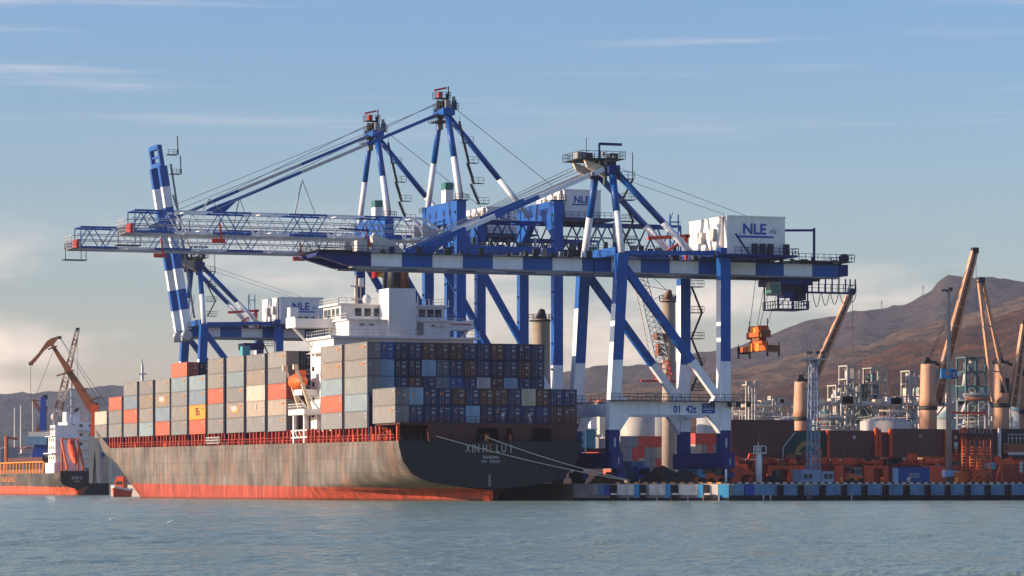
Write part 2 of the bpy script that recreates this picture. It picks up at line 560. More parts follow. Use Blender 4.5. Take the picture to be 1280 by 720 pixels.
# ------------------------------------------------------------------ water, ground, hills
def noise_mat_water():
    m = bpy.data.materials.new('sea_water')
    m.use_nodes = True
    t = m.node_tree; N, L = t.nodes.new, t.links.new
    b = t.nodes['Principled BSDF']
    b.inputs['Base Color'].default_value = (0.215, 0.285, 0.215, 1)
    b.inputs['Roughness'].default_value = 0.12
    b.inputs['IOR'].default_value = 1.33
    tc = N('ShaderNodeTexCoord')
    mp_ = N('ShaderNodeMapping')
    mp_.inputs['Rotation'].default_value = (0, 0, TH + R(12))
    mp_.inputs['Scale'].default_value = (0.5, 0.9, 0.5)
    L(tc.outputs['Object'], mp_.inputs[0])
    n1 = N('ShaderNodeTexNoise'); n1.inputs['Scale'].default_value = 5.5; n1.inputs['Detail'].default_value = 4; n1.inputs['Roughness'].default_value = 0.62
    n2 = N('ShaderNodeTexNoise'); n2.inputs['Scale'].default_value = 0.05; n2.inputs['Detail'].default_value = 3
    L(mp_.outputs[0], n1.inputs['Vector']); L(mp_.outputs[0], n2.inputs['Vector'])
    r = N('ShaderNodeMapRange'); r.inputs['From Min'].default_value = 0.3; r.inputs['From Max'].default_value = 0.7
    r.inputs['To Min'].default_value = 0.55; r.inputs['To Max'].default_value = 1.0
    L(n2.outputs[0], r.inputs['Value'])
    bp = N('ShaderNodeBump'); bp.inputs['Distance'].default_value = 0.2
    L(r.outputs[0], bp.inputs['Strength'])
    L(n1.outputs[0], bp.inputs['Height'])
    L(bp.outputs[0], b.inputs['Normal'])
    MATS['sea_water'] = m
noise_mat_water()
import numpy as np
def water_sheet():
    """calm harbour chop: a fan of fine mesh spreading away from the shore the picture is taken from, and a flat sheet round it"""
    rng = np.random.default_rng(5)
    nr, ncol = 1900, 460
    Dr = 45 * np.exp(np.linspace(0, math.log(1060 / 45), nr))
    an = np.linspace(-0.20, 0.20, ncol)
    DD, AA = np.meshgrid(Dr, an, indexing='ij')
    X = DD * AA; Y = DD
    wx = CAMX + X * CT + Y * ST; wy = CAMY - X * ST + Y * CT
    z = np.zeros_like(DD)
    step = DD * math.log(1060 / 45) / nr
    for k in range(54):
        lam = 0.5 * (4.2 / 0.5) ** rng.random()
        th = R(78) + rng.normal(0, 0.6)
        amp = 0.0050 * lam ** 0.9 * rng.uniform(.6, 1.3)
        ph = rng.uniform(0, 6.283)
        f = np.clip((lam / step - 2.2) / 2.0, 0, 1)
        z += amp * f * np.sin(6.283 / lam * (wx * math.cos(th) + wy * math.sin(th)) + ph)
    gust = np.zeros_like(DD)
    for k in range(9):
        lam = rng.uniform(25, 90); th = rng.uniform(0, 3.14); gust += np.sin(6.283 / lam * (wx * math.cos(th) + wy * math.sin(th)) + rng.uniform(0, 6.28))
    z *= 0.75 + 0.25 * np.clip(gust / 3, -1, 1)
    v = np.stack([wx, wy, z], -1).reshape(-1, 3)
    ii = (np.arange(nr - 1)[:, None] * ncol + np.arange(ncol - 1)[None, :]).reshape(-1)
    f = np.stack([ii, ii + 1, ii + ncol + 1, ii + ncol], -1)
    n0 = len(v)
    big = np.array([(-6500, -2500, -.4), (6500, -2500, -.4), (6500, 9500, -.4), (-6500, 9500, -.4)])
    v = np.concatenate([v, big]); f = np.concatenate([f, [[n0, n0 + 1, n0 + 2, n0 + 3]]])
    me = bpy.data.meshes.new('water')
    me.vertices.add(len(v)); me.vertices.foreach_set('co', v.astype(np.float32).ravel())
    me.loops.add(f.size); me.loops.foreach_set('vertex_index', f.astype(np.int32).ravel())
    me.polygons.add(len(f)); me.polygons.foreach_set('loop_start', np.arange(0, f.size, 4, dtype=np.int32))
    me.polygons.foreach_set('use_smooth', np.ones(len(f), dtype=bool))
    me.update(calc_edges=True)
    me.materials.append(MATS['sea_water'])
    o = bpy.data.objects.new('water', me); COL.objects.link(o)
    return tag(o, kind='structure')
water_sheet()

# port ground: the berth runs up the ship's land side, its end wall is skewed towards the sea
QZ = 2.9
QA, QB = (33.0, 3.0), (54.5, -14.0)
gp = [QA, QB, (420, QB[1] + 0.01), (420, 46), (78, 46), (78, 170), (1400, 170), (2600, 1500), (300, 1100), (33, 335)]
mb = MB()
mb.prism([(x, y, -3.0) for x, y in gp], (0, 0, 3.0 + QZ), 'concrete')
tag(mb.build('pier_ground'), kind='structure')

def ground_mat(name, cols, scale, bump=0.6, dist=10, sc=(1, 1, 1)):
    m = bpy.data.materials.new(name)
    m.use_nodes = True
    t = m.node_tree; N, L = t.nodes.new, t.links.new
    b = t.nodes['Principled BSDF']
    b.inputs['Roughness'].default_value = 0.95; b.inputs['Specular IOR Level'].default_value = 0.1
    tc = N('ShaderNodeTexCoord')
    mp_ = N('ShaderNodeMapping'); mp_.inputs['Scale'].default_value = sc
    L(tc.outputs['Object'], mp_.inputs[0])
    n1 = N('ShaderNodeTexNoise'); n1.inputs['Scale'].default_value = scale; n1.inputs['Detail'].default_value = 14; n1.inputs['Roughness'].default_value = 0.76
    L(mp_.outputs[0], n1.inputs['Vector'])
    rr = N('ShaderNodeValToRGB')
    els = rr.color_ramp.elements
    els[0].position, els[0].color = 0.39, (*cols[0], 1)
    els[1].position, els[1].color = 0.61, (*cols[-1], 1)
    for i, c in enumerate(cols[1:-1]):
        e_ = els.new(0.39 + 0.22 * (i + 1) / (len(cols) - 1)); e_.color = (*c, 1)
    L(n1.outputs[0], rr.inputs['Fac'])
    L(rr.outputs[0], b.inputs['Base Color'])
    n2 = N('ShaderNodeTexNoise'); n2.inputs['Scale'].default_value = scale * 9; n2.inputs['Detail'].default_value = 6; n2.inputs['Roughness'].default_value = 0.7
    L(mp_.outputs[0], n2.inputs['Vector'])
    bp = N('ShaderNodeBump'); bp.inputs['Strength'].default_value = bump; bp.inputs['Distance'].default_value = dist
    L(n2.outputs[0], bp.inputs['Height']); L(bp.outputs[0], b.inputs['Normal'])
    MATS[name] = m
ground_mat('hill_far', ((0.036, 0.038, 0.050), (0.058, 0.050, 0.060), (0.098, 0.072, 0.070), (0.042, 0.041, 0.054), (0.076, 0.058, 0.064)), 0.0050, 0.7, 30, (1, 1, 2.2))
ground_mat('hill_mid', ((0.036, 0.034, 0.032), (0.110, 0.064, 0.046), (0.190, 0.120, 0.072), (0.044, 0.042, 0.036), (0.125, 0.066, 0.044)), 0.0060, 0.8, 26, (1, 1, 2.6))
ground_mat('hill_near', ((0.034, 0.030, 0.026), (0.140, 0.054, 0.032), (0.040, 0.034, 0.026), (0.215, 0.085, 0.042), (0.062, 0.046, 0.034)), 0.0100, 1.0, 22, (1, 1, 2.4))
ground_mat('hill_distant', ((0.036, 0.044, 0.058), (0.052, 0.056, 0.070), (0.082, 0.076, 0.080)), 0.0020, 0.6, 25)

from mathutils import noise as mnoise
def hill(name, prof, Dr, Df, mat, rough, px0, px1, npx=150, rows=34, yfoot=600):
    """ridge line through the profile (column, row) at distance Dr, falling to its foot at distance Df"""
    def ridge(px):
        for (a, b), (c, d) in zip(prof, prof[1:]):
            if a <= px <= c:
                return b + (d - b) * (px - a) / (c - a)
        return prof[0][1] if px < prof[0][0] else prof[-1][1]
    mb = MB()
    for j in range(-5, rows + 1):
        t = j / rows
        for i in range(npx + 1):
            px = px0 + (px1 - px0) * i / npx
            D = Dr + (Df - Dr) * t if j >= 0 else Dr - (Df - Dr) * (-t) * 1.6
            base = at(px, 609, D)
            zr = (609 - ridge(px)) / FPX * Dr
            if j >= 0:
                prf = (1 - t) ** 1.25 * 0.55 + (0.5 + 0.5 * math.cos(math.pi * t)) * 0.45
            else:
                prf = 1 - 0.16 * (-j)
            z = zr * prf
            q = Vector((base.x / 330, base.y / 330, 3.1))
            gully = 1 - abs(mnoise.noise(q * 0.9))
            amp = rough * math.sin(math.pi * min(1, max(0, t * 0.97 + 0.03)))
            z += amp * (gully - 0.72) * 1.4 + amp * 0.5 * mnoise.noise(q * 3.1) + rough * 0.16 * mnoise.noise(q * 9.0) + rough * 0.09 * mnoise.noise(q * 25)
            mb.v.append((base.x, base.y, max(z, -1 if t > .9 else 1.0)))
    w = npx + 1
    for j in range(rows + 5):
        for i in range(npx):
            a = j * w + i
            mb.face([a, a + w, a + w + 1, a + 1], mat, True)
    return tag(mb.build(name), kind='structure')
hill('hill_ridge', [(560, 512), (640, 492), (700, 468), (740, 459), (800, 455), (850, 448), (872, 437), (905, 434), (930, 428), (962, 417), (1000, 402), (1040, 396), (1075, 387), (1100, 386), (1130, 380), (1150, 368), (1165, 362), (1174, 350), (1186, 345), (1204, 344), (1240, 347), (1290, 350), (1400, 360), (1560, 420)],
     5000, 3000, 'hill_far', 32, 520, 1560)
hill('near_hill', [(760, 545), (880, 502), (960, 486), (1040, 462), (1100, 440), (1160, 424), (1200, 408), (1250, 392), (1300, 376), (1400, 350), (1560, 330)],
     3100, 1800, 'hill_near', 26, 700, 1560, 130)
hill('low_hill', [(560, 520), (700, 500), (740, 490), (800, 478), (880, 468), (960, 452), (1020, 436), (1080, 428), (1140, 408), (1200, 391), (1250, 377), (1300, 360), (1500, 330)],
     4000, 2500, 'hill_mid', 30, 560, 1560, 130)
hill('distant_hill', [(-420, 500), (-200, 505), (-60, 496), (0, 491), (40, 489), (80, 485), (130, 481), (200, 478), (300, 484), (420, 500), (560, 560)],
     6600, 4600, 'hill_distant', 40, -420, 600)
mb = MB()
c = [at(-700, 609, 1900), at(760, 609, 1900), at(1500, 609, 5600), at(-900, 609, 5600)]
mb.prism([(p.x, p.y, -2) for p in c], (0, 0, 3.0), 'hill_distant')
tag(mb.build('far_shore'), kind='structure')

# the air: pale haze between here and the hills
hz = bpy.data.materials.new('haze_air')
hz.use_nodes = True
hz.node_tree.nodes.clear()
pv = hz.node_tree.nodes.new('ShaderNodeVolumePrincipled')
pv.inputs['Color'].default_value = (0.72, 0.81, 0.97, 1)
pv.inputs['Density'].default_value = 0.000036
pv.inputs['Anisotropy'].default_value = 0.1
ho = hz.node_tree.nodes.new('ShaderNodeOutputMaterial')
hz.node_tree.links.new(pv.outputs[0], ho.inputs['Volume'])
MATS['haze_air'] = hz
mb = MB()
mb.box(-7000, 7000, -3000, 10000, -4.5, 420, 'haze_air')
tag(mb.build('haze'), kind='stuff')

# ------------------------------------------------------------------ quay cranes
XS, XL = 40.0, 60.0            # sea-side and land-side rails
BL, WH, NV = 'crane_blue', 'crane_white', 'crane_navy'

def bogies(root, a, b):
    for x in (XS, XL):
        for u in (a, b):
            m = MB()
            m.box(x - 0.7, x + 0.7, u - 3.0, u + 3.0, QZ + 1.0, QZ + 2.0, NV)
            for du in (-2.2, -0.8, 0.8, 2.2):
                m.tube((x - 0.25, u + du, QZ + 0.5), (x + 0.25, u + du, QZ + 0.5), 0.5, 0.5, 'dark_steel', 12)
                m.box(x - 0.45, x + 0.45, u + du - 0.25, u + du + 0.25, QZ + 0.52, QZ + 1.0, 'dark_steel')
            m.box(x - 0.5, x + 0.5, u - 1.0, u + 1.0, QZ + 2.0, QZ + 2.6, NV)
            m.build('bogie', root)

def stair_tower(root, x, u, z0, z1, step, m_='dark_steel'):
    m = MB()
    z = z0; k = 0
    while z < z1:
        m.box(x, x + 2.4, u - 0.9, u + 0.9, z - 0.1, z, m_)
        m.rail([(x, u - .9, z), (x + 2.4, u - .9, z), (x + 2.4, u + .9, z), (x, u + .9, z)], m_, 1.1, 1.2, 0.06)
        if z + step <= z1 + .1:
            xa, xb = (x + 0.2, x + 2.2) if k % 2 == 0 else (x + 2.2, x + 0.2)
            for du in (-0.6, -0.1):
                m.bar((xa, u + du, z), (xb, u + du, z + step), 0.06, 0.18, m_)
            for q in range(9):
                t = (q + .5) / 9
                m.cbox((xa + (xb - xa) * t, u - .35, z + step * t), (.22, .5, .04), m_)
        z += step; k += 1
    m.build('stair_tower', root)

def machinery_house(root, x0, x1, y0, y1, z0, z1, big):
    m = MB()
    m.box(x0, x1, y0, y1, z0, z1, 'white_paint')
    m.box(x0 - .12, x1 + .12, y0 - .12, y1 + .12, z1, z1 + .18, 'white_paint')
    for q in range(6):                                     # cladding joints on the side that faces the camera
        x = x0 + (x1 - x0) * (q + .5) / 6
        m.box(x - .04, x + .04, y0 - .03, y0, z0, z1, 'white_paint')
    h = m.build('machinery_house', root)
    g = MB()
    zc = z0 + (z1 - z0) * 0.56
    text_mesh(g, 'NLE', x0 + (x1 - x0) * 0.47, y0 - .06, zc - big * .05, big * 1.45, 'lettering_blue', 0.03, big * 0.035)
    xl, xr = x0 + (x1 - x0) * .20, x0 + (x1 - x0) * .80
    g.box(xl, xr, y0 - .06, y0 - .035, zc - big * .42, zc - big * .22, 'lettering_blue')
    xm = x0 + (x1 - x0) * .735                                # the small emblem of little cranes beside the letters
    for q, hh in enumerate((.35, .6, .42)):
        g.bar((xm + q * .28 * big, y0 - .05, zc), (xm + (q * .28 + .12) * big, y0 - .05, zc + hh * big), .03, .09 * big, 'lettering_blue', (0, 1, 0))
    g.bar((xm - .05 * big, y0 - .05, zc + .36 * big), (xm + .7 * big, y0 - .05, zc + .1 * big), .03, .07 * big, 'lettering_blue', (0, 1, 0))
    g.bar((xl, y0 - .05, zc - .05 * big), (xl + .5 * big, y0 - .05, zc + .3 * big), .03, .05 * big, 'lettering_blue', (0, 1, 0))
    g.build('lettering', h)
    v = MB()
    v.box(x0 - .7, x0, y0 + 9.2, y0 + 11.2, z0 + 2.4, z0 + 4.3, 'light_steel')
    v.build('air_vent', h)
    v = MB()
    v.box(x0 - .7, x0, y0 + 4.2, y0 + 6.2, z0 + 2.6, z0 + 4.6, 'light_steel')
    v.build('air_vent', h)
    v = MB()
    v.box(x0 - .25, x0, y0 + 1.3, y0 + 2.1, z0, z1, 'grey_steel')
    v.build('cable_duct', h)
    return h

def box_crane(u0, label, boom_up, number):
    a, b = u0, u0 + 17.5
    mid = (a + b) / 2
    root = thing('gantry_crane', label, 'crane', (50, mid, QZ), 'quay cranes beside the container ship')
    def xs(z):
        return 39.3 + 1.7 * max(0, z - 12.1) / 30
    for u in (a, b):
        m = MB()
        m.box(39.3 - .95, 39.3 + .95, u - .95, u + .95, 8.2, 12.1, NV)
        for z0, z1, mm, ml in ((12.1, 24.0, WH, WH), (24.0, 33.6, BL, WH), (33.6, 42.2, BL, None)):  # sun glare on the blue sections' seaward faces is painted in as white
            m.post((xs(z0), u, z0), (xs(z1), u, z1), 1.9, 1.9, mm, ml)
        for zq in range(14, 41, 3):
            m.box(xs(zq) + .95, xs(zq) + 1.12, u - .3, u + .3, zq, zq + .06, 'dark_steel')
        m.build('leg', root)
    for u in (a, b):
        m = MB()
        m.box(XL - .95, XL + .95, u - .95, u + .95, 8.2, 12.1, NV)
        for z0, z1, mm, ml in ((12.1, 24.0, WH, WH), (24.0, 38.0, BL, WH), (38.0, 43.6, BL, None)):  # same painted-in sun glare on the land legs' seaward faces
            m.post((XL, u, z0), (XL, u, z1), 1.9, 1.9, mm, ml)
        m.build('leg', root)
    for x in (39.3, XL):
        m = MB()
        m.box(x - 1.05, x + 1.05, a - 2.4, b + 2.4, 5.5, 8.2, NV)
        if number:
            text_mesh(m, '1', x + .2, a - 2.44, 6.2, 1.6, 'lettering_white', .02, .02)
        m.build('sill_beam', root)
    if number:
        for x in (39.3, XL):
            m = MB()
            text_mesh(m, '1', x + .1, a - .98, 9.2, 2.2, 'lettering_white', .02, .05)
            m.build('leg_number', root)
    bogies(root, a, b)
    # portal beams across, with haunches, and walkway above
    for u in (a, b):
        m = MB()
        m.box(40.26, XL - .96, u - .8, u + .8, 14.7, 16.9, WH)
        for x, sg in ((40.26, 1), (XL - .96, -1)):
            m.prism([(x, u - .75, 14.7), (x + sg * 2.2, u - .75, 14.7), (x, u - .75, 11.6)], (0, 1.5, 0), WH)
            m.prism([(x, u - .75, 16.9), (x + sg * 1.6, u - .75, 16.9), (x, u - .75, 19.2)], (0, 1.5, 0), WH)
        pb = m.build('portal_beam', root)
        if u == a and number:
            g = MB()
            text_mesh(g, '01  42t', 52.4, u - .84, 15.1, 1.75, 'lettering_blue', .03, .045, 'CENTER', squeeze=.84)
            g.build('lettering', pb)
            g = MB()
            g.box(55.6, 58.0, u - .9, u - .81, 15.0, 16.7, 'lettering_blue')
            for q, (p0, p1, zz_) in enumerate(((.25, 2.15, 16.3), (.3, 2.1, 15.85), (.15, 2.25, 15.6), (.7, 1.8, 15.2))):
                g.box(55.6 + p0, 55.6 + p1, u - .93, u - .9, zz_, zz_ + .14, 'lettering_white')
            g.build('plaque', pb)
        w = MB()
        w.box(38.2, XL + 4.2, u - 2.1, u - .97, 16.95, 17.1, 'dark_steel')
        w.rail([(38.2, u - 2.1, 17.1), (XL + 4.2, u - 2.1, 17.1), (XL + 4.2, u - 1.0, 17.1)], 'dark_steel', 1.15, 1.6, .08)
        for xx in (57.2, 60.4, 62.0, 64.0):
            w.box(xx - .3, xx + .3, u - 2.0, u - 1.4, 16.1, 16.95, 'dark_steel')
        w.build('walkway', root)
    for x in (39.3, XL):
        m = MB()
        m.box(x - .8, x + .8, a + .96, b - .96, 14.5, 16.6, WH)
        m.build('portal_beam', root)
    # diagonal braces in both frames
    for u in (a, b):
        m = MB()
        p, q = Vector((41.6, u, 39.8)), Vector((59.2, u, 17.4))
        t = (39.8 - 24) / (39.8 - 17.4)
        m.bands(p, q, 1.15, 1.3, [(0, t, BL), (t, 1, WH)])
        m.build('diagonal_brace', root)
        m = MB()
        m.bar((41.9, u, 42.3), (59.1, u, 42.7), 0.9, 0.75, BL)
        m.build('upper_tie', root)
    for x in (41.0, XL):
        m = MB()
        m.box(x - .75, x + .75, a + .96, b - .96, 42.0, 43.4, BL)
        m.build('cross_beam', root)
    # twin main girders, checkered blue and white
    gy = (mid - 4, mid + 4)
    pan = 5.42
    for g_i, u in enumerate(gy):
        m = MB()
        x = 38.9 if boom_up else None
        edges = [e_ for e_ in [-2.6 + pan * k for k in range(0, 17)]]
        col = WH
        for x0, x1 in zip(edges, edges[1:]):
            if not (boom_up and x1 < 39.5) and not (not boom_up and x1 > 200):
                if not (x1 <= 37.5):
                    m.box(max(x0, 37.6) + .003, x1, u - .8, u + .8, 39.3, 41.7, col)
            col = BL if col == WH else WH
        m.box(37.6, 84.0, u - .95, u + .95, 39.0, 39.29, 'grey_steel')
        gd = m.build('main_girder', root)
        m = MB()
        s_ = -1 if u < mid else 1
        m.box(37.8, 84, u + s_ * .82, u + s_ * 1.7, 41.45, 41.55, 'dark_steel')
        m.rail([(37.8, u + s_ * 1.7, 41.55), (84, u + s_ * 1.7, 41.55)], 'dark_steel', 1.1, 1.9, .07)
        rnd = random.Random(5)
        for k in range(22):
            xx = 39.5 + k * 2.05
            if rnd.random() < .6:
                hh = rnd.uniform(.4, 1.3)
                m.box(xx, xx + rnd.uniform(.4, 1.4), u + s_ * .9, u + s_ * 1.5, 41.56, 41.56 + hh, rnd.choice(['dark_steel', 'grey_steel', NV, 'dark_steel']))
        m.build('girder_walkway', root)
    for xx in (44, 52, 62, 73, 83.4):
        m = MB(); m.box(xx - .5, xx + .5, gy[0] + .81, gy[1] - .81, 39.4, 41.3, BL); m.build('girder_tie', root)
    # boom
    if not boom_up:
        bp, bd = None, None
        for u in gy:
            m = MB()
            col = WH; x = -2.6
            while x < 37.2:
                m.box(x + .003, min(x + pan, 37.4), u - .8, u + .8, 39.3, 41.7, col)
                col = BL if col == WH else WH
                x += pan
            m.prism([(-2.6, u - .8, 39.3), (-2.6, u - .8, 41.7), (-8.4, u - .8, 41.7), (-12.2, u - .8, 41.2), (-12.2, u - .8, 40.9), (-6.4, u - .8, 39.3)][::-1], (0, 1.6, 0), NV)
            m.box(-6.0, 37.4, u - .95, u + .95, 39.0, 39.29, 'grey_steel')
            m.build('boom', root)
            m = MB()
            s_ = -1 if u < mid else 1
            m.box(-12, 37, u + s_ * .82, u + s_ * 1.7, 41.45, 41.55, 'dark_steel')
            m.rail([(-12, u + s_ * 1.7, 41.55), (37, u + s_ * 1.7, 41.55)], 'dark_steel', 1.1, 1.9, .07)
            rnd = random.Random(9)
            for k in range(24):
                xx = -1 + k * 1.6
                if rnd.random() < .55:
                    m.box(xx, xx + rnd.uniform(.3, 1.2), u + s_ * .9, u + s_ * 1.5, 41.56, 41.56 + rnd.uniform(.3, 1.5), rnd.choice(['dark_steel', 'grey_steel', NV, 'dark_steel']))
            m.build('boom_walkway', root)
        m = MB()
        m.box(-11.5, -9.5, gy[0] + .81, gy[1] - .81, 40.9, 41.6, NV)
        m.build('boom_tie', root)
        for xx in (-3, 8, 18, 28, 36.5):
            m = MB(); m.box(xx - .45, xx + .45, gy[0] + .81, gy[1] - .81, 39.4, 41.3, BL); m.build('boom_tie', root)
        m = MB()
        m.box(-12.2, -6, gy[0] - 1.8, gy[1] + 1.8, 41.72, 41.82, 'dark_steel')
        m.rail([(-6, gy[0] - 1.8, 41.82), (-12.2, gy[0] - 1.8, 41.82), (-12.2, gy[1] + 1.8, 41.82), (-6, gy[1] + 1.8, 41.82)], 'dark_steel', 1.2, 1.4, .08)
        m.bar((-2.6, mid - 3, 41.8), (-2.6, mid - 3, 45.6), .2, .2, 'dark_steel')
        m.bar((-2.6, mid - 3, 45.4), (-7.6, mid - 3, 45.6), .2, .3, NV)
        m.box(-5.0, -3.2, gy[0] - .6, gy[0] + 1.2, 41.83, 43.6, 'light_steel')
        m.build('boom_end_platform', root)
        m = MB()
        m.prism([(-1.8, gy[0] - .7, 41.75), (3.4, gy[0] - .7, 41.75), (1.6, gy[0] - .7, 43.4), (-2.0, gy[0] - .7, 44.9), (-2.4, gy[0] - .7, 44.2)], (0, 1.4, 0), 'light_steel')
        m.build('sheave_bracket', root)
        bend = [Vector((6.4, u, 42.6)) for u in gy]
    else:
        ang = R(81)
        dx, dz = -math.cos(ang), math.sin(ang)
        P = lambda s_, u: Vector((38.2 + dx * s_ * .955, u, 40.0 + dz * s_ * .955))
        up = Vector((math.sin(ang), 0, math.cos(ang)))
        for u in gy:
            m = MB()
            s_ = 0.0; k = 0
            lim = 43.0
            seq = [WH, BL, WH, BL, WH, BL, WH, BL]
            for k in range(8):
                s0, s1 = 1.0 + k * 5.3, 1.0 + (k + 1) * 5.3
                m.bar(P(s0 + .003, u), P(s1, u), 1.8, 2.0, seq[k], up=(1, 0, 0))
            m.build('boom', root)
        m = MB()
        for u in gy:
            m.bar(P(43.4, u), P(48.8, u), 1.3, 1.0, BL, up=(1, 0, 0))
        m.bar(P(43.9, gy[0]), P(43.9, gy[1]), 1.1, 1.1, BL)
        m.bar(P(48.4, gy[0]), P(48.4, gy[1]), 1.1, 1.1, BL)
        m.bar(P(46, gy[0]), P(46, gy[1]), .5, .5, BL)
        m.build('boom_head', root)
        m = MB()
        for s_ in (26, 41.5, 46.5):
            c = P(s_, gy[0]) + Vector((1.7, 0, 0))
            m.box(c.x, c.x + 2.6, gy[0] - 1.2, gy[0] + 1.5, c.z - .1, c.z, 'dark_steel')
            m.bar((c.x + 2.5, gy[0] - 1.1, c.z), (c.x + 2.3, gy[0] - 1.1, c.z + 4.4 * (1 if s_ > 40 else .7)), .22, .22, 'dark_steel')
            m.rail([(c.x, gy[0] - 1.2, c.z), (c.x + 2.6, gy[0] - 1.2, c.z), (c.x + 2.6, gy[0] + 1.5, c.z)], 'dark_steel', 1.1, 1.2, .08)
        m.bar(P(4, gy[0]) + Vector((2.1, -.6, 0)), P(44, gy[0]) + Vector((2.1, -.6, 0)), .5, .12, 'grey_steel')
        m.build('boom_ladder', root)
        for u in gy:
            m = MB()
            m.tube((37.9, u - 1.0, 39.6), (37.9, u + 1.0, 39.6), 1.2, 1.2, 'light_steel', 12)
            m.box(36.6, 39.5, u - .7, u + .7, 38.2, 39.6, 'grey_steel')
            m.build('boom_hinge', root)
        for k, u in enumerate(gy):
            m = MB()
            m.bar(P(36, u) + Vector((1.6, 0, 0)), (40.5, mid + (k - .5) * 3, 57.5), .3, .3, 'pale_wire')
            m.bar(P(20, u) + Vector((1.6, 0, 0)), (40.8, mid + (k - .5) * 3, 56.5), .3, .3, 'pale_wire')
            m.build('forestay', root)
    # A-frame above the sea-side legs
    for u, ut in ((a, mid - 4.1), (b, mid + 3.9)):
        m = MB()
        m.bands((41.0, u, 42.2), (41.2, ut, 56.2), 1.25, 1.25, [(0, .52, WH), (.52, 1, BL)], round_=12)
        m.build('mast_leg', root)
    m = MB()
    m.box(40.2, 42.2, mid - 5.2, mid + 5.2, 56.2, 57.6, NV)
    for u in (mid - 3.4, mid - 1.1, mid + 1.1, mid + 3.4):
        m.tube((40.9, u - .3, 58.3), (40.9, u + .3, 58.3), .95, .95, 'grey_steel', 12)
        m.box(40.4, 42.0, u - .5, u + .5, 57.6, 58.4, 'dark_steel')
    m.prism([(40.2, mid - 3.2, 57.5), (40.2, mid - 3.2, 55.6), (37.0, mid - 3.2, 57.2), (36.4, mid - 3.2, 58.6)], (0, .6, 0), 'cream_paint')
    m.prism([(40.2, mid + 2.2, 57.5), (40.2, mid + 2.2, 55.6), (37.0, mid + 2.2, 57.2), (36.4, mid + 2.2, 58.6)], (0, .6, 0), 'cream_paint')
    m.build('apex_beam', root)
    m = MB()
    m.box(35.4, 43.4, mid - 4.6, mid + 4.6, 58.7, 58.8, 'dark_steel')
    m.rail([(35.4, mid - 4.6, 58.8), (43.4, mid - 4.6, 58.8), (43.4, mid + 4.6, 58.8), (35.4, mid + 4.6, 58.8), (35.4, mid - 4.6, 58.8)], 'dark_steel', 1.2, 1.1, .08)
    for q in range(14):
        m.cbox((37.5 + (q * 41 % 13) * .45, mid - 4.2 + (q * 29 % 13) * .62, 55.4 + (q * 17 % 11) * .42), (.5, .6, .6 + (q % 3) * .4), ('dark_steel', 'grey_steel', NV, 'tower_teal')[q % 4])
    m.box(41.2, 44.6, mid - 5, mid - 3.2, 55.3, 55.4, 'dark_steel')
    m.rail([(41.2, mid - 5.4, 55.4), (44.8, mid - 5.4, 55.4)], 'dark_steel', 1.1, 1.1, .08)
    m.bar((39.6, mid - 2, 58.8), (39.6, mid - 2, 61.6), .3, .3, NV); m.bar((39.6, mid - 2, 61.5), (43.8, mid - 2, 61.5), .3, .45, NV)
    m.bar((37.6, mid - 1, 58.8), (37.6, mid - 1, 62.6), .09, .09, 'dark_steel')
    m.bar((45.0, mid - 4, 55), (45.0, mid - 4, 60), .12, .12, 'dark_steel')
    m.box(41.8, 43.2, mid - 1.6, mid + .4, 58.82, 60.0, 'dark_steel')
    m.box(37.6, 39.6, mid + 1, mid + 3.4, 58.82, 60.2, 'dark_steel')
    m.box(35.2, 36.8, mid - 3, mid - 1, 58.82, 59.9, 'grey_steel')
    m.build('apex_platform', root)
    for u, ut in ((gy[0], mid - 4.1), (gy[1], mid + 3.9)):
        m = MB()
        m.bands((41.8, ut, 56.6), (57.0, u, 42.0), 1.15, 1.15, [(0, .58, BL), (.58, 1, WH)], round_=12)
        m.build('backstay', root)
    if not boom_up:
        for k, u in enumerate(gy):
            ap = Vector((39.8, mid + (-3.6, 3.4)[k], 57.0))
            e_ = bend[k]
            m = MB()
            m.bands(e_, ap, .62, .80, [(0, .24, BL), (.24, .40, WH), (.40, .64, BL), (.64, 1, WH)])
            m.prism([(e_.x - 1.6, u - .35, 41.7), (e_.x + 2.0, u - .35, 41.7), (e_.x + 6.6, u - .35, e_.z + 2.5), (e_.x + 5.4, u - .35, e_.z + 3.0)], (0, .7, 0), BL)
            m.build('forestay', root)
            m = MB()
            for o_ in (.9, 1.5):
                m.bar(e_ + Vector((-2, .4, -.2)), ap + Vector((-1.5, .4, o_)), .1, .1, 'pale_wire')
            m.build('luffing_rope', root)
    # braces of the mast and stairs up it
    stair_tower(root, 43.2, mid - 3.0, 44.5, 55.6, 3.7)
    stair_tower(root, XL + 1.1, b - .2, 19.5, 38.0, 4.6)
    m = MB()
    m.bar((41.8, b - 1, 42.4), (41.8, mid + 3, 50), .1, .1, 'dark_steel')
    m.bar((41.2, mid - 4.1, 57.6), (70, mid - 2, 49.0), .07, .07, 'pale_wire')
    m.bar((41.2, mid + 3.4, 57.6), (70, mid + 3, 49.0), .07, .07, 'pale_wire')
    m.build('stay_wire', root)
    # machinery house on the land end
    m = MB()
    m.box(58.2, 73.2, a - 2.2, b - 1.2, 42.15, 42.5, NV)
    m.prism([(60.0, a - 1.6, 42.14), (70, a - 1.6, 42.14), (66.5, a - 1.6, 41.72), (61, a - 1.6, 41.72)], (0, 15, 0), NV)
    m.rail([(61.2, a - 2.2, 42.5), (73.2, a - 2.2, 42.5), (73.2, b - 1.3, 42.5)], NV, 1.15, 1.2, .09)
    m.rail([(58.2, b - 1.3, 42.5), (58.2, a - 2.2, 42.5)], 'grey_steel', 1.15, 1.3, .07)
    m.bar((61.4, a - 1.9, 46), (64.0, a - 1.9, 42.5), .5, .2, NV)
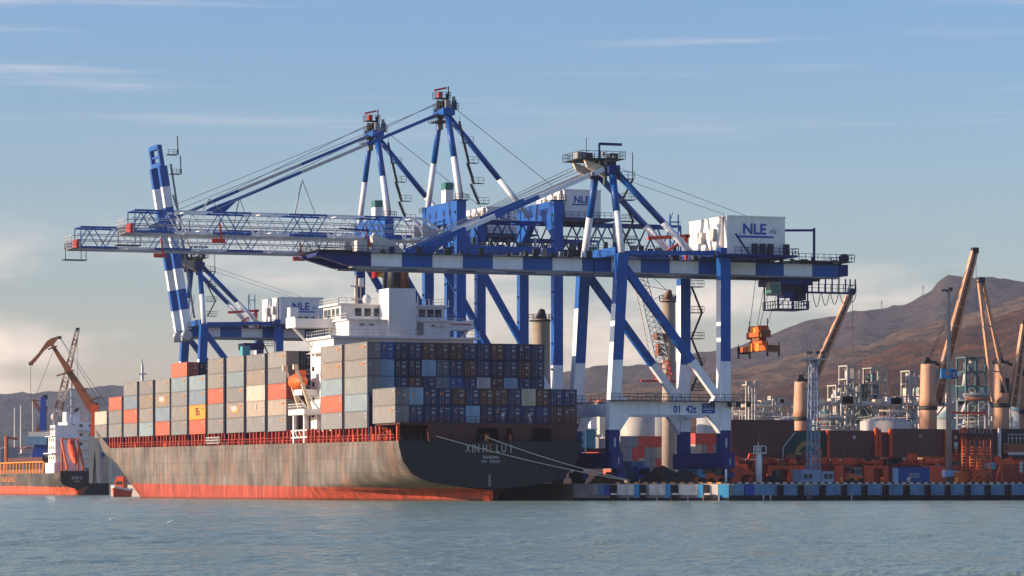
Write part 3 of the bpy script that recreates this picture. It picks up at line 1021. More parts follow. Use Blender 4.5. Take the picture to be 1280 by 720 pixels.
    for xx in (64.8, 66.3, 67.8, 70.8):
        m.box(xx, xx + .9, a - 1.8, a - 1.1, 42.51, 44.4, 'dark_steel')
    m.build('house_platform', root)
    machinery_house(root, 60.2, 71.2, a - 1.0, b - 2.2, 42.52, 49.0, 1.75)
    m = MB()
    m.bar((56.8, mid, 42), (56.8, mid, 46.4), .5, .5, 'signal_red'); m.bar((49.5, mid, 45.6), (57.4, mid, 46.2), .5, .6, 'signal_red')
    m.bar((52.5, mid, 43.0), (56.6, mid, 45.6), .4, .4, 'signal_red')
    m.build('service_crane', root)
    m = MB()
    for q in range(5):
        m.bar((57.2 + .6 * (q % 2), b - .4, 43 + q * 1.6), (57.8 - .6 * (q % 2), b - .4, 44.6 + q * 1.6), .1, .1, BL)
    m.bar((57.2, b - .4, 42), (57.2, b - .4, 50.6), .2, .2, BL); m.bar((58.8, b - .4, 42), (58.8, b - .4, 50.6), .2, .2, BL)
    m.box(57.0, 59.0, b - 1.2, b + .4, 49.2, 49.3, BL)
    m.build('hoist_mast', root)
    # land end of the girders: platform with crane davit, hanging cable loops
    m = MB()
    m.box(74.5, 86.4, gy[0] - 2.0, gy[1] + 2.0, 41.9, 42.0, 'dark_steel')
    m.rail([(74.5, gy[0] - 2.0, 42.0), (86.4, gy[0] - 2.0, 42.0), (86.4, gy[1] + 2, 42.0)], NV, 1.2, 1.2, .08)
    m.bar((79.0, gy[0] - 1, 42.0), (79.0, gy[0] - 1, 47.8), .35, .35, NV); m.bar((79.2, gy[0] - 1, 47.4), (72.2, gy[0] - 1, 47.2), .3, .4, NV)
    m.box(84.02, 85.6, gy[0] - 1.0, gy[1] + 1.0, 39.5, 41.5, NV)
    m.tube((85.5, gy[0], 42.7), (85.5, gy[0] + 1, 42.7), .8, .8, 'dark_steel', 10)
    m.build('girder_end_platform', root)
    m = MB()
    m.box(77.6, 87.4, gy[0] - .5, gy[0] + 2.5, 36.5, 36.7, NV)
    m.rail([(77.6, gy[0] - .5, 36.7), (87.4, gy[0] - .5, 36.7), (87.4, gy[0] + 2.5, 36.7)], NV, 1.3, 1.2, .1)
    for xx in (77.6, 78.9, 80.2, 81.5, 82.8, 84.1, 85.4, 86.3, 87.3):
        m.bar((xx, gy[0] - .4, 36.7), (xx, gy[0] - .4, 39.0), .2, .2, NV)
    for q in range(5):
        c0 = 79.2 + q * 1.75
        pts = [Vector((c0 + 1.5 * t, gy[0], 36.4 - (2.4 - .25 * q) * math.sin(math.pi * t))) for t in [k / 8 for k in range(9)]]
        for p, q_ in zip(pts, pts[1:]):
            m.bar(p, q_, .1, .1, 'wire')
    m.build('festoon_platform', root)
    if not boom_up:
        m = MB()
        m.box(72.4, 79.0, mid - 4.2, mid + 4.2, 37.8, 38.9, NV)
        m.box(73.4, 78.6, mid - 3.2, mid + 2.6, 36.6, 37.8, 'dark_steel'); m.box(74.0, 76.0, mid - 3.6, mid - 1, 35.6, 36.6, NV); m.box(76.6, 78.2, mid - 3.4, mid, 35.2, 36.6, 'dark_steel')
        for xx in (73.0, 75.6, 78.6):
            for u in (mid - 3.2, mid + 2.8):
                m.bar((xx, u, 33.7), (xx, u, 37.9), .2, .2, NV)
        m.box(72.8, 78.8, mid - 3.3, mid + 3, 33.5, 33.7, NV)
        m.rail([(72.8, mid + 3, 33.7), (72.8, mid - 3.3, 33.7), (78.8, mid - 3.3, 33.7), (78.8, mid + 3, 33.7)], NV, 1.3, 1.0, .12)
        m.bar((73, mid - 3.2, 34), (75.6, mid - 3.2, 36.8), .15, .15, NV); m.bar((78.6, mid - 3.2, 34), (75.6, mid - 3.2, 36.8), .15, .15, NV)
        tr = m.build('trolley', root)
        m = MB()
        m.box(70.9, 72.8, mid - 4.6, mid - 2.4, 35.9, 38.2, 'grey_steel')
        c = m.build('operator_cab', root)
        m = MB()
        m.box(70.84, 70.9, mid - 4.4, mid - 2.6, 36.2, 37.9, 'glass_green'); m.box(71.1, 72.6, mid - 4.66, mid - 4.6, 36.2, 37.8, 'glass_green')
        m.build('window', c)
    else:
        m = MB()
        m.box(53, 58, mid - 3, mid + 3, 36.4, 38.0, NV); m.box(52, 54, mid - 4.4, mid - 2.2, 34.6, 37.2, 'teal_box')
        m.build('trolley', root)
    return root
crane_a = box_crane(1.0, 'blue and white box-girder crane marked 01 over the ship stern, with its boom lowered', False, True)
crane_d = box_crane(272.0, 'blue and white crane beyond the bow stacks with its checkered boom raised upright', True, False)

# spreader hanging on its ropes under the first crane
sx, sy = 70.6, 9.8
sp_ = thing('spreader', 'orange container spreader hanging on thin ropes under the crane with lowered box boom', 'spreader', (sx, sy, 26))
m = MB()
m.box(sx - .55, sx + .55, sy - 2.6, sy + 2.6, 26.4, 28.0, 'orange'); m.box(sx - .9, sx + .9, sy - 2.2, sy - .6, 26.2, 27.6, 'yellow_orange')
m.box(sx - .9, sx + .9, sy + .8, sy + 2.4, 26.2, 27.6, 'yellow_orange')
m.build('centre_frame', sp_)
for k in (-1, 1):
    m = MB()
    for q in (-.7, .7):
        m.box(sx + q - .3, sx + q + .3, min(sy + k * 2.61, sy + k * 6.0), max(sy + k * 2.61, sy + k * 6.0), 26.2, 27.1, 'orange')
    m.build('telescopic_beam', sp_)
    m = MB()
    m.box(sx - 1.22, sx + 1.22, min(sy + k * 6.01, sy + k * 6.4), max(sy + k * 6.01, sy + k * 6.4), 25.9, 27.1, 'dark_steel' if k > 0 else 'rust_brown')
    for q in (-1.1, 1.1):
        m.box(sx + q - .12, sx + q + .12, sy + 6.15 * k - .12, sy + 6.15 * k + .12, 25.1, 25.88, 'dark_steel')
        m.box(sx + q - .06, sx + q + .06, sy + 6.15 * k - .06, sy + 6.15 * k + .06, 27.12, 27.7, 'dark_steel')
    m.build('end_beam', sp_)
m = MB()
m.box(sx - 1.2, sx + 1.2, sy - 2.6, sy + 2.6, 28.7, 29.5, 'orange'); m.box(sx - .7, sx + .7, sy - 1.8, sy + 1.8, 28.02, 28.7, 'rust_brown')
m.box(sx - .9, sx + .9, sy - 3.2, sy - 2.62, 28.6, 29.9, 'rust_brown'); m.box(sx - .9, sx + .2, sy + 2.62, sy + 3.2, 28.4, 29.6, 'orange')
for q in (-1.6, 1.6):
    m.tube((sx - 1.0, sy + q, 30.0), (sx + 1.0, sy + q, 30.0), .72, .72, 'orange' if q < 0 else 'rust_brown', 12)
m.box(sx - .8, sx + .6, sy - .6, sy + .6, 29.5, 30.4, 'yellow_orange')
m.bar((sx - .8, sy + 2, 30), (sx - .8, sy + 2, 31.6), .14, .14, 'dark_steel'); m.bar((sx + .8, sy - 2, 30), (sx + .8, sy - 2, 32), .14, .14, 'rust_brown')
m.build('head_block', sp_)
for q in (-1.6, 1.6):
    for xx in (-1.0, .9):
        m = MB(); m.bar((sx + xx, sy + q, 30.5), (sx + xx * 1.6 + 2, sy + q * 1.3, 38.9), .075, .075, 'wire'); m.build('hoist_rope', sp_)

def lattice_crane(u0, label):
    a, b = u0, u0 + 19.0
    mid = (a + b) / 2
    root = thing('lattice_boom_crane', label, 'crane', (50, mid, QZ), 'quay cranes beside the container ship')
    for x, zt in ((XS, 57.5), (XL, 58.0)):
        for u in (a, b):
            m = MB()
            m.box(x - 1, x + 1, u - .9, u + .9, 8.2, 12, NV)
            m.box(x - .95, x + .95, u - .85, u + .85, 12.003, 26, WH)
            m.box(x - .95, x + .95, u - .85, u + .85, 26.003, zt, BL)
            for zq in range(20, int(zt), 5):
                m.box(x - 1.2, x - .96, u - .3, u + .3, zq, zq + .4, 'dark_steel')
            m.build('leg', root)
        m = MB(); m.box(x - 1.1, x + 1.1, a - 2.4, b + 2.4, 5.5, 8.2, NV); m.build('sill_beam', root)
    bogies(root, a, b)
    for u in (a, b):
        m = MB(); m.box(XS + .96, XL - .96, u - .75, u + .75, 14.7, 16.9, WH); m.build('portal_beam', root)
        m = MB()
        t = (50 - 26) / (50 - 19.5)
        m.bands((XS + .9, u, 50), (XL - .9, u, 19.5), 1.1, 1.25, [(0, t, BL), (t, 1, WH)])
        m.build('diagonal_brace', root)
        m = MB(); m.bar((XS + .96, u, 48.2), (XL - .96, u, 48.2), 1.0, 1.3, BL); m.build('upper_tie', root)
    # deep cross beams at the top of both leg pairs, with holes and haunches
    for x, z0, z1 in ((XS, 53.4, 57.5), (XL, 54.4, 58.0)):
        m = MB()
        m.box(x - .8, x + .8, a + .86, b - .86, z0, z1, BL)
        for yy, sg in ((a + .86, 1), (b - .86, -1)):
            m.prism([(x - .75, yy, z0), (x - .75, yy + sg * 5.0, z0), (x - .75, yy, z0 - 3.6)], (1.5, 0, 0), BL)
        for yy in (mid - 2.3, mid + 2.3, mid - 6, mid + 6):
            m.tube((x - .86, yy, (z0 + z1) / 2), (x - .8, yy, (z0 + z1) / 2), .65, .65, NV, 12)
        m.build('cross_beam', root)
        m = MB()
        m.rail([(x - 1.4, a - 1.2, z1), (x + 1.4, a - 1.2, z1), (x + 1.4, a + 1.2, z1)], 'dark_steel', 1.1, 1.2, .08)
        m.box(x - 1.5, x + 1.6, a - 1.3, a + 1.2, z1 + .01, z1 + .1, 'dark_steel')
        m.rail([(x - 1.4, b + 1.2, z1 - 1.2), (x - 1.4, b - 1.2, z1 - 1.2), (x + 1.4, b - 1.2, z1 - 1.2)], 'dark_steel', 1.1, 1.2, .08)
        m.build('leg_top_platform', root)
    m = MB()
    m.box(XS - .2, XS + 1.4, mid - 1.6, mid + .8, 57.52, 60.2, 'white_paint')
    c = m.build('lift_cabin', root)
    m = MB(); m.box(XS - .24, XS + 1.44, mid - 1.64, mid + .84, 60.2, 61.6, 'glass_green'); m.build('window', c)
    # A-frame
    for u, ut in ((a, mid - 2.3), (b, mid + 2.3)):
        m = MB()
        m.bands((XS, u, 57.5), (XS, ut, 74.6), 1.15, 1.15, [(0, .5, WH), (.5, 1, BL)], round_=12)
        m.build('mast_leg', root)
        if u == a:
            m = MB(); m.bands((XS + .62, u, 58), (XS + .62, ut, 74), .16, .3, [(0, 1, 'signal_red')]); m.build('cable_duct', root)
    m = MB()
    m.box(XS - 1.2, XS + 1.2, mid - 3.2, mid + 3.2, 74.6, 76.0, BL)
    m.box(XS - .5, XS + .5, mid - 2.6, mid - 1.9, 72.2, 77.6, 'grey_steel'); m.box(XS - .5, XS + .5, mid + 1.9, mid + 2.6, 72.2, 77.6, 'grey_steel')
    for u in (mid - 1.4, mid, mid + 1.4):
        m.tube((XS - .2, u - .3, 76.9), (XS - .2, u + .3, 76.9), .85, .85, 'dark_steel', 10)
    m.build('apex_beam', root)
    m = MB()
    for z, w0, w1 in ((73.4, -2.3, .6), (75.9, -1.5, 2.4), (78.0, -1.9, 1.0)):
        hu = 2.6 if z < 75 else (1.9 if z < 77 else 1.3)
        m.box(XS + w0, XS + w1, mid - hu, mid + hu, z, z + .1, 'dark_steel')
        m.rail([(XS + w0, mid + hu, z + .1), (XS + w0, mid - hu, z + .1), (XS + w1, mid - hu, z + .1), (XS + w1, mid + hu, z + .1)], 'dark_steel', 1.1, 1.0, .08)
    for q in range(9):
        m.cbox((XS - 1.6 + (q * 37 % 10) * .36, mid - 1.5 + (q * 53 % 10) * .3, 74.4 + q * .5), (.5, .5, .7 + (q % 3) * .3), ('dark_steel', 'grey_steel', NV)[q % 3])
    m.box(XS - 1.3, XS - .5, mid - .8, mid + .2, 78.1, 79.2, 'signal_red'); m.bar((XS - 2, mid, 79.6), (XS + .6, mid, 80.2), .3, .35, 'signal_red')
    m.bar((XS + .6, mid - 1, 78.3), (XS + .6, mid - 1, 80.4), .2, .2, 'dark_steel'); m.box(XS + 1.6, XS + 2.3, mid - 1, mid, 76.0, 77.8, NV)
    m.build('apex_platform', root)
    m = MB()
    m.bands((XS + .8, mid, 74.8), (58.0, mid, 55.4), 1.15, 1.15, [(0, .62, BL), (.62, 1, WH)], round_=12)
    m.build('backstay', root)
    m = MB()
    xa, za = XS + 1.6, 73.4
    for q in range(4):                                        # hanging stairs behind the near mast leg
        xb, zb = XS + 2.6 + .7 * q, 69.2 - 4.0 * q
        m.bar((xa + .4, mid - 3.4, za), (xb, mid - 4.2 - q, zb), .5, .16, 'dark_steel')
        m.bar((xa + .4, mid - 3.4, za + 1), (xb, mid - 4.2 - q, zb + 1), .07, .07, 'dark_steel')
        m.box(xb - .4, xb + 1.8, mid - 5.0 - q, mid - 3.6 - q, zb - .1, zb, 'dark_steel')
        m.rail([(xb - .4, mid - 5.0 - q, zb), (xb + 1.8, mid - 5.0 - q, zb)], 'dark_steel', 1.1, 1.1, .07)
        xa, za = xb, zb
    m.build('stair_tower', root)
    # boom: box truss in blue and white
    pan = 7.4
    def mf(t):
        x = -22.4 + t * 55.4
        return BL if int((x + 22.4) // pan) % 2 == 0 else WH
    m = MB()
    m.truss((-22.4, mid, 50.4), (33, mid, 50.4), (0, 5.4, 0), 4.0, 2.47, mf, .36, .17)
    m.build('boom', root)
    for sg in (-2.7, 2.7):
        m = MB()
        m.bar((33, mid + sg, 54.4), (35.2, mid + sg, 54.2), .5, .5, WH); m.bar((35.2, mid + sg, 54.2), (40.2, mid + sg, 50.6), .5, .5, WH)
        m.bar((33, mid + sg, 50.4), (40.2, mid + sg, 50.4), .55, .6, WH); m.bar((33, mid + sg, 54.2), (35.4, mid + sg, 50.6), .25, .25, WH)
        m.bar((35.4, mid + sg, 50.6), (36.4, mid + sg, 53.4), .2, .2, WH)
        m.prism([(34.6, mid + sg - .2, 53.6), (39.4, mid + sg - .2, 50.8), (34.6, mid + sg - .2, 50.8)], (0, .4, 0), 'light_steel')
        m.build('boom_heel', root)
    m = MB()
    for sg in (-2.2, 2.2):
        for z in (51.9, 53.0):
            m.bar((-23, mid + sg, z), (36, mid + sg, z), .14, .16, 'light_steel')
        m.bar((-24, mid + sg, 50.0), (38, mid + sg, 50.0), .3, .3, 'light_steel')
    m.rail([(-24, mid - 3.1, 50.5), (36, mid - 3.1, 50.5)], 'grey_steel', 1.1, 2.4, .05)
    m.build('boom_walkway', root)
    m = MB()
    m.box(-24.4, -22.6, mid - 3.0, mid + 3.0, 50.0, 50.15, 'grey_steel'); m.box(-23.2, -22.6, mid - 2.4, mid + 1.0, 50.16, 51.9, 'signal_red')
    m.rail([(-22.6, mid - 3.0, 50.15), (-24.4, mid - 3.0, 50.15), (-24.4, mid + 3.0, 50.15), (-22.6, mid + 3, 50.15)], 'grey_steel', 1.2, .9, .1)
    m.rail([(-24.4, mid - 3.0, 51.4), (-24.4, mid + 3.0, 51.4)], 'light_steel', 1.2, 1.1, .08)
    m.box(-25.4, -20.8, mid - 1.4, mid + 1.4, 47.8, 47.95, 'dark_steel')
    for xx in (-25.2, -22, -21):
        m.bar((xx, mid - 1.2, 47.9), (xx, mid - 1.2, 50.2), .12, .12, 'dark_steel')
    m.build('boom_end_platform', root)
    for xx in (-7.2, 22.0):
        m = MB()
        m.box(xx - .3, xx + 2.2, mid - 3.4, mid - 2.6, 48.6, 49.4, 'signal_red'); m.bar((xx + 1.6, mid - 3.0, 49.2), (xx + 1.2, mid - 3.0, 52.4), .3, .3, 'signal_red')
        m.build('buffer_bracket', root)
    for xx, hh in ((9.4, 6.8), (-9.0, 2.6)):
        m = MB()
        m.bar((xx, mid - 1, 54.5), (xx + 1.5, mid - 1, 54.5 + hh), .22, .22, 'light_steel'); m.bar((xx + 1.5, mid - 1, 54.5 + hh), (xx + 4.2, mid - 1, 54.5), .12, .12, 'grey_steel')
        m.build('rope_support', root)
    m = MB()
    m.bands((XS - .6, mid, 75.2), (-6.4, mid, 55.2), .55, .62, [(0, .33, BL), (.33, .62, 'light_steel'), (.62, 1, BL)])
    m.prism([(-8.6, mid - .4, 54.5), (-4.4, mid - .4, 54.5), (-2.0, mid - .4, 56.8), (-3.0, mid - .4, 57.1), (-7.0, mid - .4, 55.5)], (0, .8, 0), BL)
    m.build('forestay', root)
    m = MB()
    m.bar((XS - 1, mid - .7, 77.4), (-6.4, mid - .7, 54.9), .13, .13, 'pale_wire'); m.bar((XS - 1, mid + .7, 77.0), (-14, mid + .7, 54.6), .1, .1, 'pale_wire')
    m.build('luffing_rope', root)
    m = MB()
    m.bar((XS + 1, mid + .5, 77.4), (66, mid + .5, 59.5), .1, .1, 'pale_wire')
    m.build('stay_wire', root)
    # main girder: darker truss running back over the yard
    def mg(t):
        return BL if int(t * 50 // 7.4) % 2 == 0 else 'crane_navy'
    m = MB()
    m.truss((39, mid, 48.6), (89, mid, 48.6), (0, 5.4, 0), 5.6, 2.6, mg, .5, .24)
    m.build('main_girder', root)
    m = MB()
    rnd = random.Random(3)
    for k in range(26):
        xx = 41 + k * 1.85
        if rnd.random() < .75:
            m.box(xx, xx + rnd.uniform(.4, 1.5), mid - 3.6, mid - 2.9, 49.0, 49.0 + rnd.uniform(.5, 1.9), rnd.choice(['dark_steel', 'grey_steel', NV, 'tower_teal']))
    m.rail([(40, mid - 3.8, 49.0), (88, mid - 3.8, 49.0)], 'dark_steel', 1.1, 2.0, .07)
    m.box(40, 88, mid - 3.8, mid - 2.95, 48.85, 48.98, 'dark_steel')
    m.bar((64, mid - 3, 51.6), (80, mid - 3, 51.4), .3, .3, 'light_steel')
    m.build('girder_walkway', root)
    m = MB()
    m.box(59.5, 72.5, a - .5, b - 2, 54.45, 54.8, NV)
    m.rail([(61.5, a - .5, 54.8), (72.5, a - .5, 54.8)], NV, 1.1, 1.3, .08)
    m.build('house_platform', root)
    machinery_house(root, 61.8, 69.4, a + .6, b - 3, 54.82, 60.2, 1.3)
    m = MB()
    m.box(68.2, 70.4, mid - 4.8, mid - 2.9, 47.2, 49.9, 'white_paint')
    c = m.build('operator_cab', root)
    m = MB(); m.box(68.14, 68.2, mid - 4.6, mid - 3.1, 47.8, 49.6, 'glass_green'); m.box(68.5, 70.2, mid - 4.86, mid - 4.8, 47.8, 49.5, 'glass_green'); m.build('window', c)
    m = MB()
    m.box(66.5, 72.5, mid - 2.6, mid + 2.6, 47.4, 48.3, 'dark_steel')
    m.build('trolley', root)
    for xx in (63.0, 74.5):
        m = MB()
        m.bar((xx, mid - 3.2, 47.8), (xx, mid - 3.2, 54.6), .45, .45, 'light_steel')
        m.build('girder_post', root)
    return root
crane_b = lattice_crane(81.0, 'blue and white crane with lattice boom and the tallest mast, second along the quay')
crane_c = copy_tree(crane_b)
crane_c.location = (50, crane_c.location.y + 44.2, QZ)
crane_c['label'] = 'blue and white lattice-boom crane third along the quay, its boom reaching out lowest to seaward'

# ------------------------------------------------------------------ the container ship
def interp(tab, x):
    if x <= tab[0][0]: return tab[0][1]
    for (a, b), (c, d) in zip(tab, tab[1:]):
        if x <= c: return b + (d - b) * (x - a) / (c - a)
    return tab[-1][1]
VC, HB = 16.25, 16.3
TB = [(-1, 0.15), (1.9, 0.4), (2.2, 2.2), (2.45, 6), (3.2, 11.2), (4.5, 13.8), (6.7, 15.5), (9.4, 16.2), (12, 16.3)]
LZ = [(-1, 60), (0, 52), (2.2, 40), (4.5, 22), (7, 12), (10, 4)]
US = [(-1, 158), (0, 160), (3.6, 175), (7.5, 190), (10, 204), (15, 213)]
UT = -1.6
def half(u, z):
    tb = interp(TB, z)
    s_ = (u - UT) / interp(LZ, z) if z > 2.2 else (u - 2.5) / interp(LZ, z)
    s_ = min(1, max(0, s_))
    b = tb + (HB - tb) * ((1 - (1 - s_) ** 2) if z > 2.2 else s_ ** 0.6)
    us, ue = interp(US, z), 218 + z * 0.9
    if u > us:
        b *= max(0.0, 1 - min(1, (u - us) / (ue - us)) ** 1.9)
    return b
def ztop(u):
    return 10.0 + 0.9 * max(0, u) / 200 + interp([(203, 0), (213, 4.2), (235, 5.2)], u)
ship = thing('container_ship', 'black-sterned container ship with grey sides and red boot-top, stacked high with containers', 'ship', (VC, 100, 0))
ts = [0, .006, .012, .02, .03, .045, .06, .08, .105, .13, .16, .2, .25, .35, .45, .55, .63] + [.66 + .34 * k / 30 for k in range(31)]
ws = [k / 16 for k in range(17)]
for sg in (-1, 1):
    m = MB()
    for t in ts:
        for w in ws:
            zt = ztop(UT + t * 233)
            z = -1 + (zt + 1) * w
            u = UT + t * (218 + z * 0.9 - UT)
            m.v.append((VC + sg * half(u, z), u, z))
    n = len(ws)
    for i in range(len(ts) - 1):
        for j in range(n - 1):
            a_ = i * n + j
            q = [a_, a_ + 1, a_ + n + 1, a_ + n] if sg < 0 else [a_, a_ + n, a_ + n + 1, a_ + 1]
            m.face(q, 'ship_hull', True)
    m.build('hull', ship)
m = MB()
pr = [(z, interp(TB, z)) for z in (1.9, 2.05, 2.2, 2.35, 2.6, 3.0, 3.6, 4.3, 5.2, 6.2, 7.5, 8.8, 10.0)]
pts = [(VC - b, UT - .02, z) for z, b in pr] + [(VC + b, UT - .02, z) for z, b in pr[::-1]]
m.prism(pts, (0, .012, 0), 'hull_black')
transom = m.build('transom', ship)
transom['label'] = 'black transom carrying the ship name in white letters'
g = MB()
yl = UT - .09
xa = vx(583, UT)
for chs, px, mt in (('X', 585, 'lettering_white'), ('I', 590.6, 'lettering_white'), ('N', 595.8, 'lettering_white'), ('H', 606, 'lettering_white'), ('E', 613, 'lettering_rust'), ('L', 622, 'lettering_white'), ('U', 629.5, 'lettering_white'), ('1', 638.5, 'lettering_white')):
    text_mesh(g, chs, vx(px, UT), yl, zz(565.5, VC, UT), 1.95, mt, .03, .008, squeeze=.66)
text_mesh(g, 'PANAMA', vx(613.5, UT), yl, zz(573.6, VC, UT), .78, 'lettering_white', .03, .005, squeeze=.92)
text_mesh(g, 'IMO  9290787', vx(613.5, UT), yl, zz(578.8, VC, UT), .72, 'lettering_white', .03, .0, squeeze=.8)
for k in range(9):
    g.box(VC - .35, VC + .05, yl - .01, yl + .03, 2.5 + k * .22, 2.6 + k * .22, 'lettering_white')
g.build('lettering', transom)
m = MB()                                                      # deck plating
dk = [(VC - half(u, ztop(u)) + .05, u, ztop(u) - .06) for u in [UT + .02, 0, 3, 10, 60, 120, 180, 202]]
dk2 = [(2 * VC - x, u, z) for x, u, z in dk]
for i in range(len(dk) - 1):
    o = len(m.v); m.v += [dk[i], dk2[i], dk2[i + 1], dk[i + 1]]; m.face([o, o + 1, o + 2, o + 3], 'deck_red')
m.build('deck', ship)
m = MB()
m.prism([(VC - .35, -1.9, -1), (VC - .35, -1.9, 1.75), (VC - .35, 3.5, 2.3), (VC - .35, 3.5, -1)], (.7, 0, 0), 'orange_red')
m.prism([(VC - .5, -1.6, .9), (VC - .5, -1.6, 1.1), (VC - .5, 3.5, 1.35), (VC - .5, 3.5, 1.15)], (1, 0, 0), 'maroon')
m.build('rudder', ship)
m = MB()
m.box(1.9, 2.3, 8, 203, 10.2, 12.15, 'deck_red'); m.box(30.2, 30.6, 8, 203, 10.2, 12.15, 'deck_red')
m.box(1.2, 31.3, 8.003, 202.9, 12.16, 12.32, 'deck_red')
m.build('hatch_coaming', ship)
base = MB()
base.bar((0.55, 0, 10.2), (0.55, 0, 12.4), .42, .55, 'deck_red'); base.bar((0.55, 0, 12.1), (2.0, 0, 10.9), .3, .3, 'deck_red')
base.box(.3, 1.0, -.4, .4, 12.4, 12.58, 'deck_red')
proto = base.build('stanchion', ship)
k = 0; u = 9.5
while u < 202:
    o = proto if k == 0 else proto.copy()
    if k: COL.objects.link(o)
    o.location = (0, u, .009 * max(0, u - 20) * .45)
    u += 2.05 + .45 * ((k * 7) % 3); k += 1
m = MB()
rr = random.Random(4)
for q in range(70):
    u = 9 + q * 2.8
    if 44 < u < 62: continue
    m.bar((.9, u, 10.4), (.9, u + rr.uniform(-1.2, 1.2), 12.4), .1, .1, 'rust_brown')
    if rr.random() < .4: m.box(.2, .8, u + .5, u + 1.2, 10.2, 10.2 + rr.uniform(.5, 1.6), rr.choice(['rust_brown', 'orange_red', 'deck_red']))
m.rail([(0.12, 1, 10.05), (0.12, 202, 10.9)], 'deck_red', 1.05, 2.4, .09)
m.build('deck_fittings', ship)
m = MB()                                                      # folded gangway along the side
m.box(-.35, .15, 108, 118, 10.9, 11.0, 'light_steel'); m.rail([(-.35, 108, 11.0), (-.35, 118, 11.0)], 'light_steel', 1.1, 1.0, .14)
m.build('gangway', ship)
# stern mooring deck: plate on columns, dark openings between, the stacks stand above
m = MB()
m.box(.4, 32.4, -1.2, 12.0, 12.75, 13.05, 'maroon')
m.box(5.5, 32.3, -1.15, -.8, 12.2, 12.75, 'maroon')
m.build('stern_platform', ship)
for x0, x1 in ((5.6, 9.0), (9.6, 13.6), (18.2, 18.9), (20.5, 23.6), (27.6, 31.6)):
    m = MB()
    m.prism([(x0, -1.1, 10.0), (x1, -1.1, 10.0), (x1 + .5, -1.1, 12.2), (x0 - .3, -1.1, 12.2)], (0, .6, 0), 'maroon')
    m.build('stern_column', ship)
m = MB()
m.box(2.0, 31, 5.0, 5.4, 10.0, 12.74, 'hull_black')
m.box(1.0, 1.5, 2, 2.5, 10, 12.74, 'orange_red'); m.box(31, 31.5, 2, 2.5, 10, 12.74, 'maroon')
m.build('stern_bulkhead', ship)
m = MB()
m.rail([(5.2, -1.25, 13.05), (32.4, -1.25, 13.05)], 'maroon', 1.1, 1.7, .08)
m.rail([(.6, -1.45, 10.0), (32.0, -1.45, 10.0)], 'hull_black', 1.0, 1.7, .08)
m.build('stern_railing', ship)
for x in (6.6, 8.0, 16.0, 20.3):
    m = MB()
    m.tube((x, -.4, 10), (x, -.4, 11.1), .32, .32, 'yellow_orange' if x > 10 else 'orange_red', 10); m.tube((x, -.4, 11.1), (x, -.4, 11.25), .45, .45, 'orange_red', 10)
    m.build('bollard', ship)
# accommodation and bridge
m = MB()
m.box(3.0, 29.6, 44.0, 58.0, 10.5, 29.0, 'white_paint')
m.box(2.2, 30.6, 43.2, 58.6, 29.0, 29.4, 'white_paint')
acc = m.build('accommodation_block', ship)
for z in (27.0, 24.2, 21.4, 18.6, 15.8, 13.0):
    for u in (48.2, 55.6):
        w = MB(); w.box(2.93, 3.0, u, u + 1.4, z - .8, z, 'glass_dark'); w.build('window', acc)
m = MB()
m.box(6.4, 25.6, 45.6, 57.6, 29.41, 32.3, 'white_paint'); m.box(5.8, 26.4, 45.0, 60.5, 32.3, 32.5, 'white_paint')
nav = m.build('navigation_deckhouse', ship)
for x in (17.6, 19.3):
    w = MB(); w.box(x, x + 1.2, 45.5, 45.6, 29.8, 32.0, 'grey_steel'); w.build('door', nav)
for x in (8.4, 10.2, 22.0, 23.6):
    w = MB(); w.box(x, x + .9, 45.5, 45.6, 31.3, 31.7, 'grey_steel'); w.build('vent', nav)
m = MB()
m.box(6.3, 26.2, 50.2, 60.8, 32.51, 35.2, 'white_paint'); m.box(5.6, 26.9, 49.6, 61.4, 35.2, 35.5, 'white_paint')
wheel = m.build('wheelhouse', ship)
for x in (9.6, 11.4, 13.2, 17.8, 19.8, 21.8, 23.4, 24.9):
    w = MB(); w.box(x - .62, x + .62, 50.12, 50.2, 33.3, 34.7, 'glass_dark'); w.build('window', wheel)
for u in (52, 54.6, 57.2, 59.4):
    w = MB(); w.box(6.22, 6.3, u - .9, u + .9, 33.3, 34.7, 'glass_dark'); w.build('window', wheel)
for sg in (-1, 1):
    xo, xi = (-.9, 6.4) if sg < 0 else (33.4, 26.2)
    lo, hi = min(xo, xi), max(xo, xi)
    m = MB()
    m.box(lo, hi, 54.6, 60.6, 31.3, 31.6, 'white_paint'); m.box(lo, hi, 54.6, 54.8, 31.601, 32.9, 'white_paint'); m.box(lo, hi, 60.4, 60.6, 31.601, 32.9, 'white_paint')
    m.box(xo - .1 if sg < 0 else xo - .1, xo + .1, 54.81, 60.39, 31.601, 33.2, 'white_paint')
    wg = m.build('bridge_wing', ship)
    m = MB()
    if sg < 0: m.box(-1.0, .6, 57.6, 59.6, 33.2, 35.0, 'white_paint')
    m.bar((xo + sg * -.3, 57, 31.3), (3.0 if sg < 0 else 29.6, 57, 27.6), .35, .35, 'white_paint')
    m.box(lo + 1, hi - .5, 54.45, 54.6, 32.2, 32.4, 'signal_red') if sg > 0 else None
    m.build('wing_support', wg)
    m = MB()
    m.rail([(lo, 54.7, 32.9), (hi, 54.7, 32.9)], 'light_steel', .5, 1.4, .06)
    m.build('railing', wg)
m = MB()
m.rail([(2.3, 43.3, 29.4), (30.5, 43.3, 29.4)], 'light_steel', 1.1, 1.5, .07); m.rail([(2.3, 58, 29.4), (2.3, 43.3, 29.4)], 'light_steel', 1.1, 1.5, .07)
m.rail([(5.9, 60, 32.5), (5.9, 45.1, 32.5), (26.3, 45.1, 32.5)], 'light_steel', 1.0, 1.5, .07)
m.rail([(5.7, 61, 35.5), (5.7, 49.7, 35.5), (26.8, 49.7, 35.5)], 'light_steel', 1.0, 1.5, .07)
m.build('railing', ship)
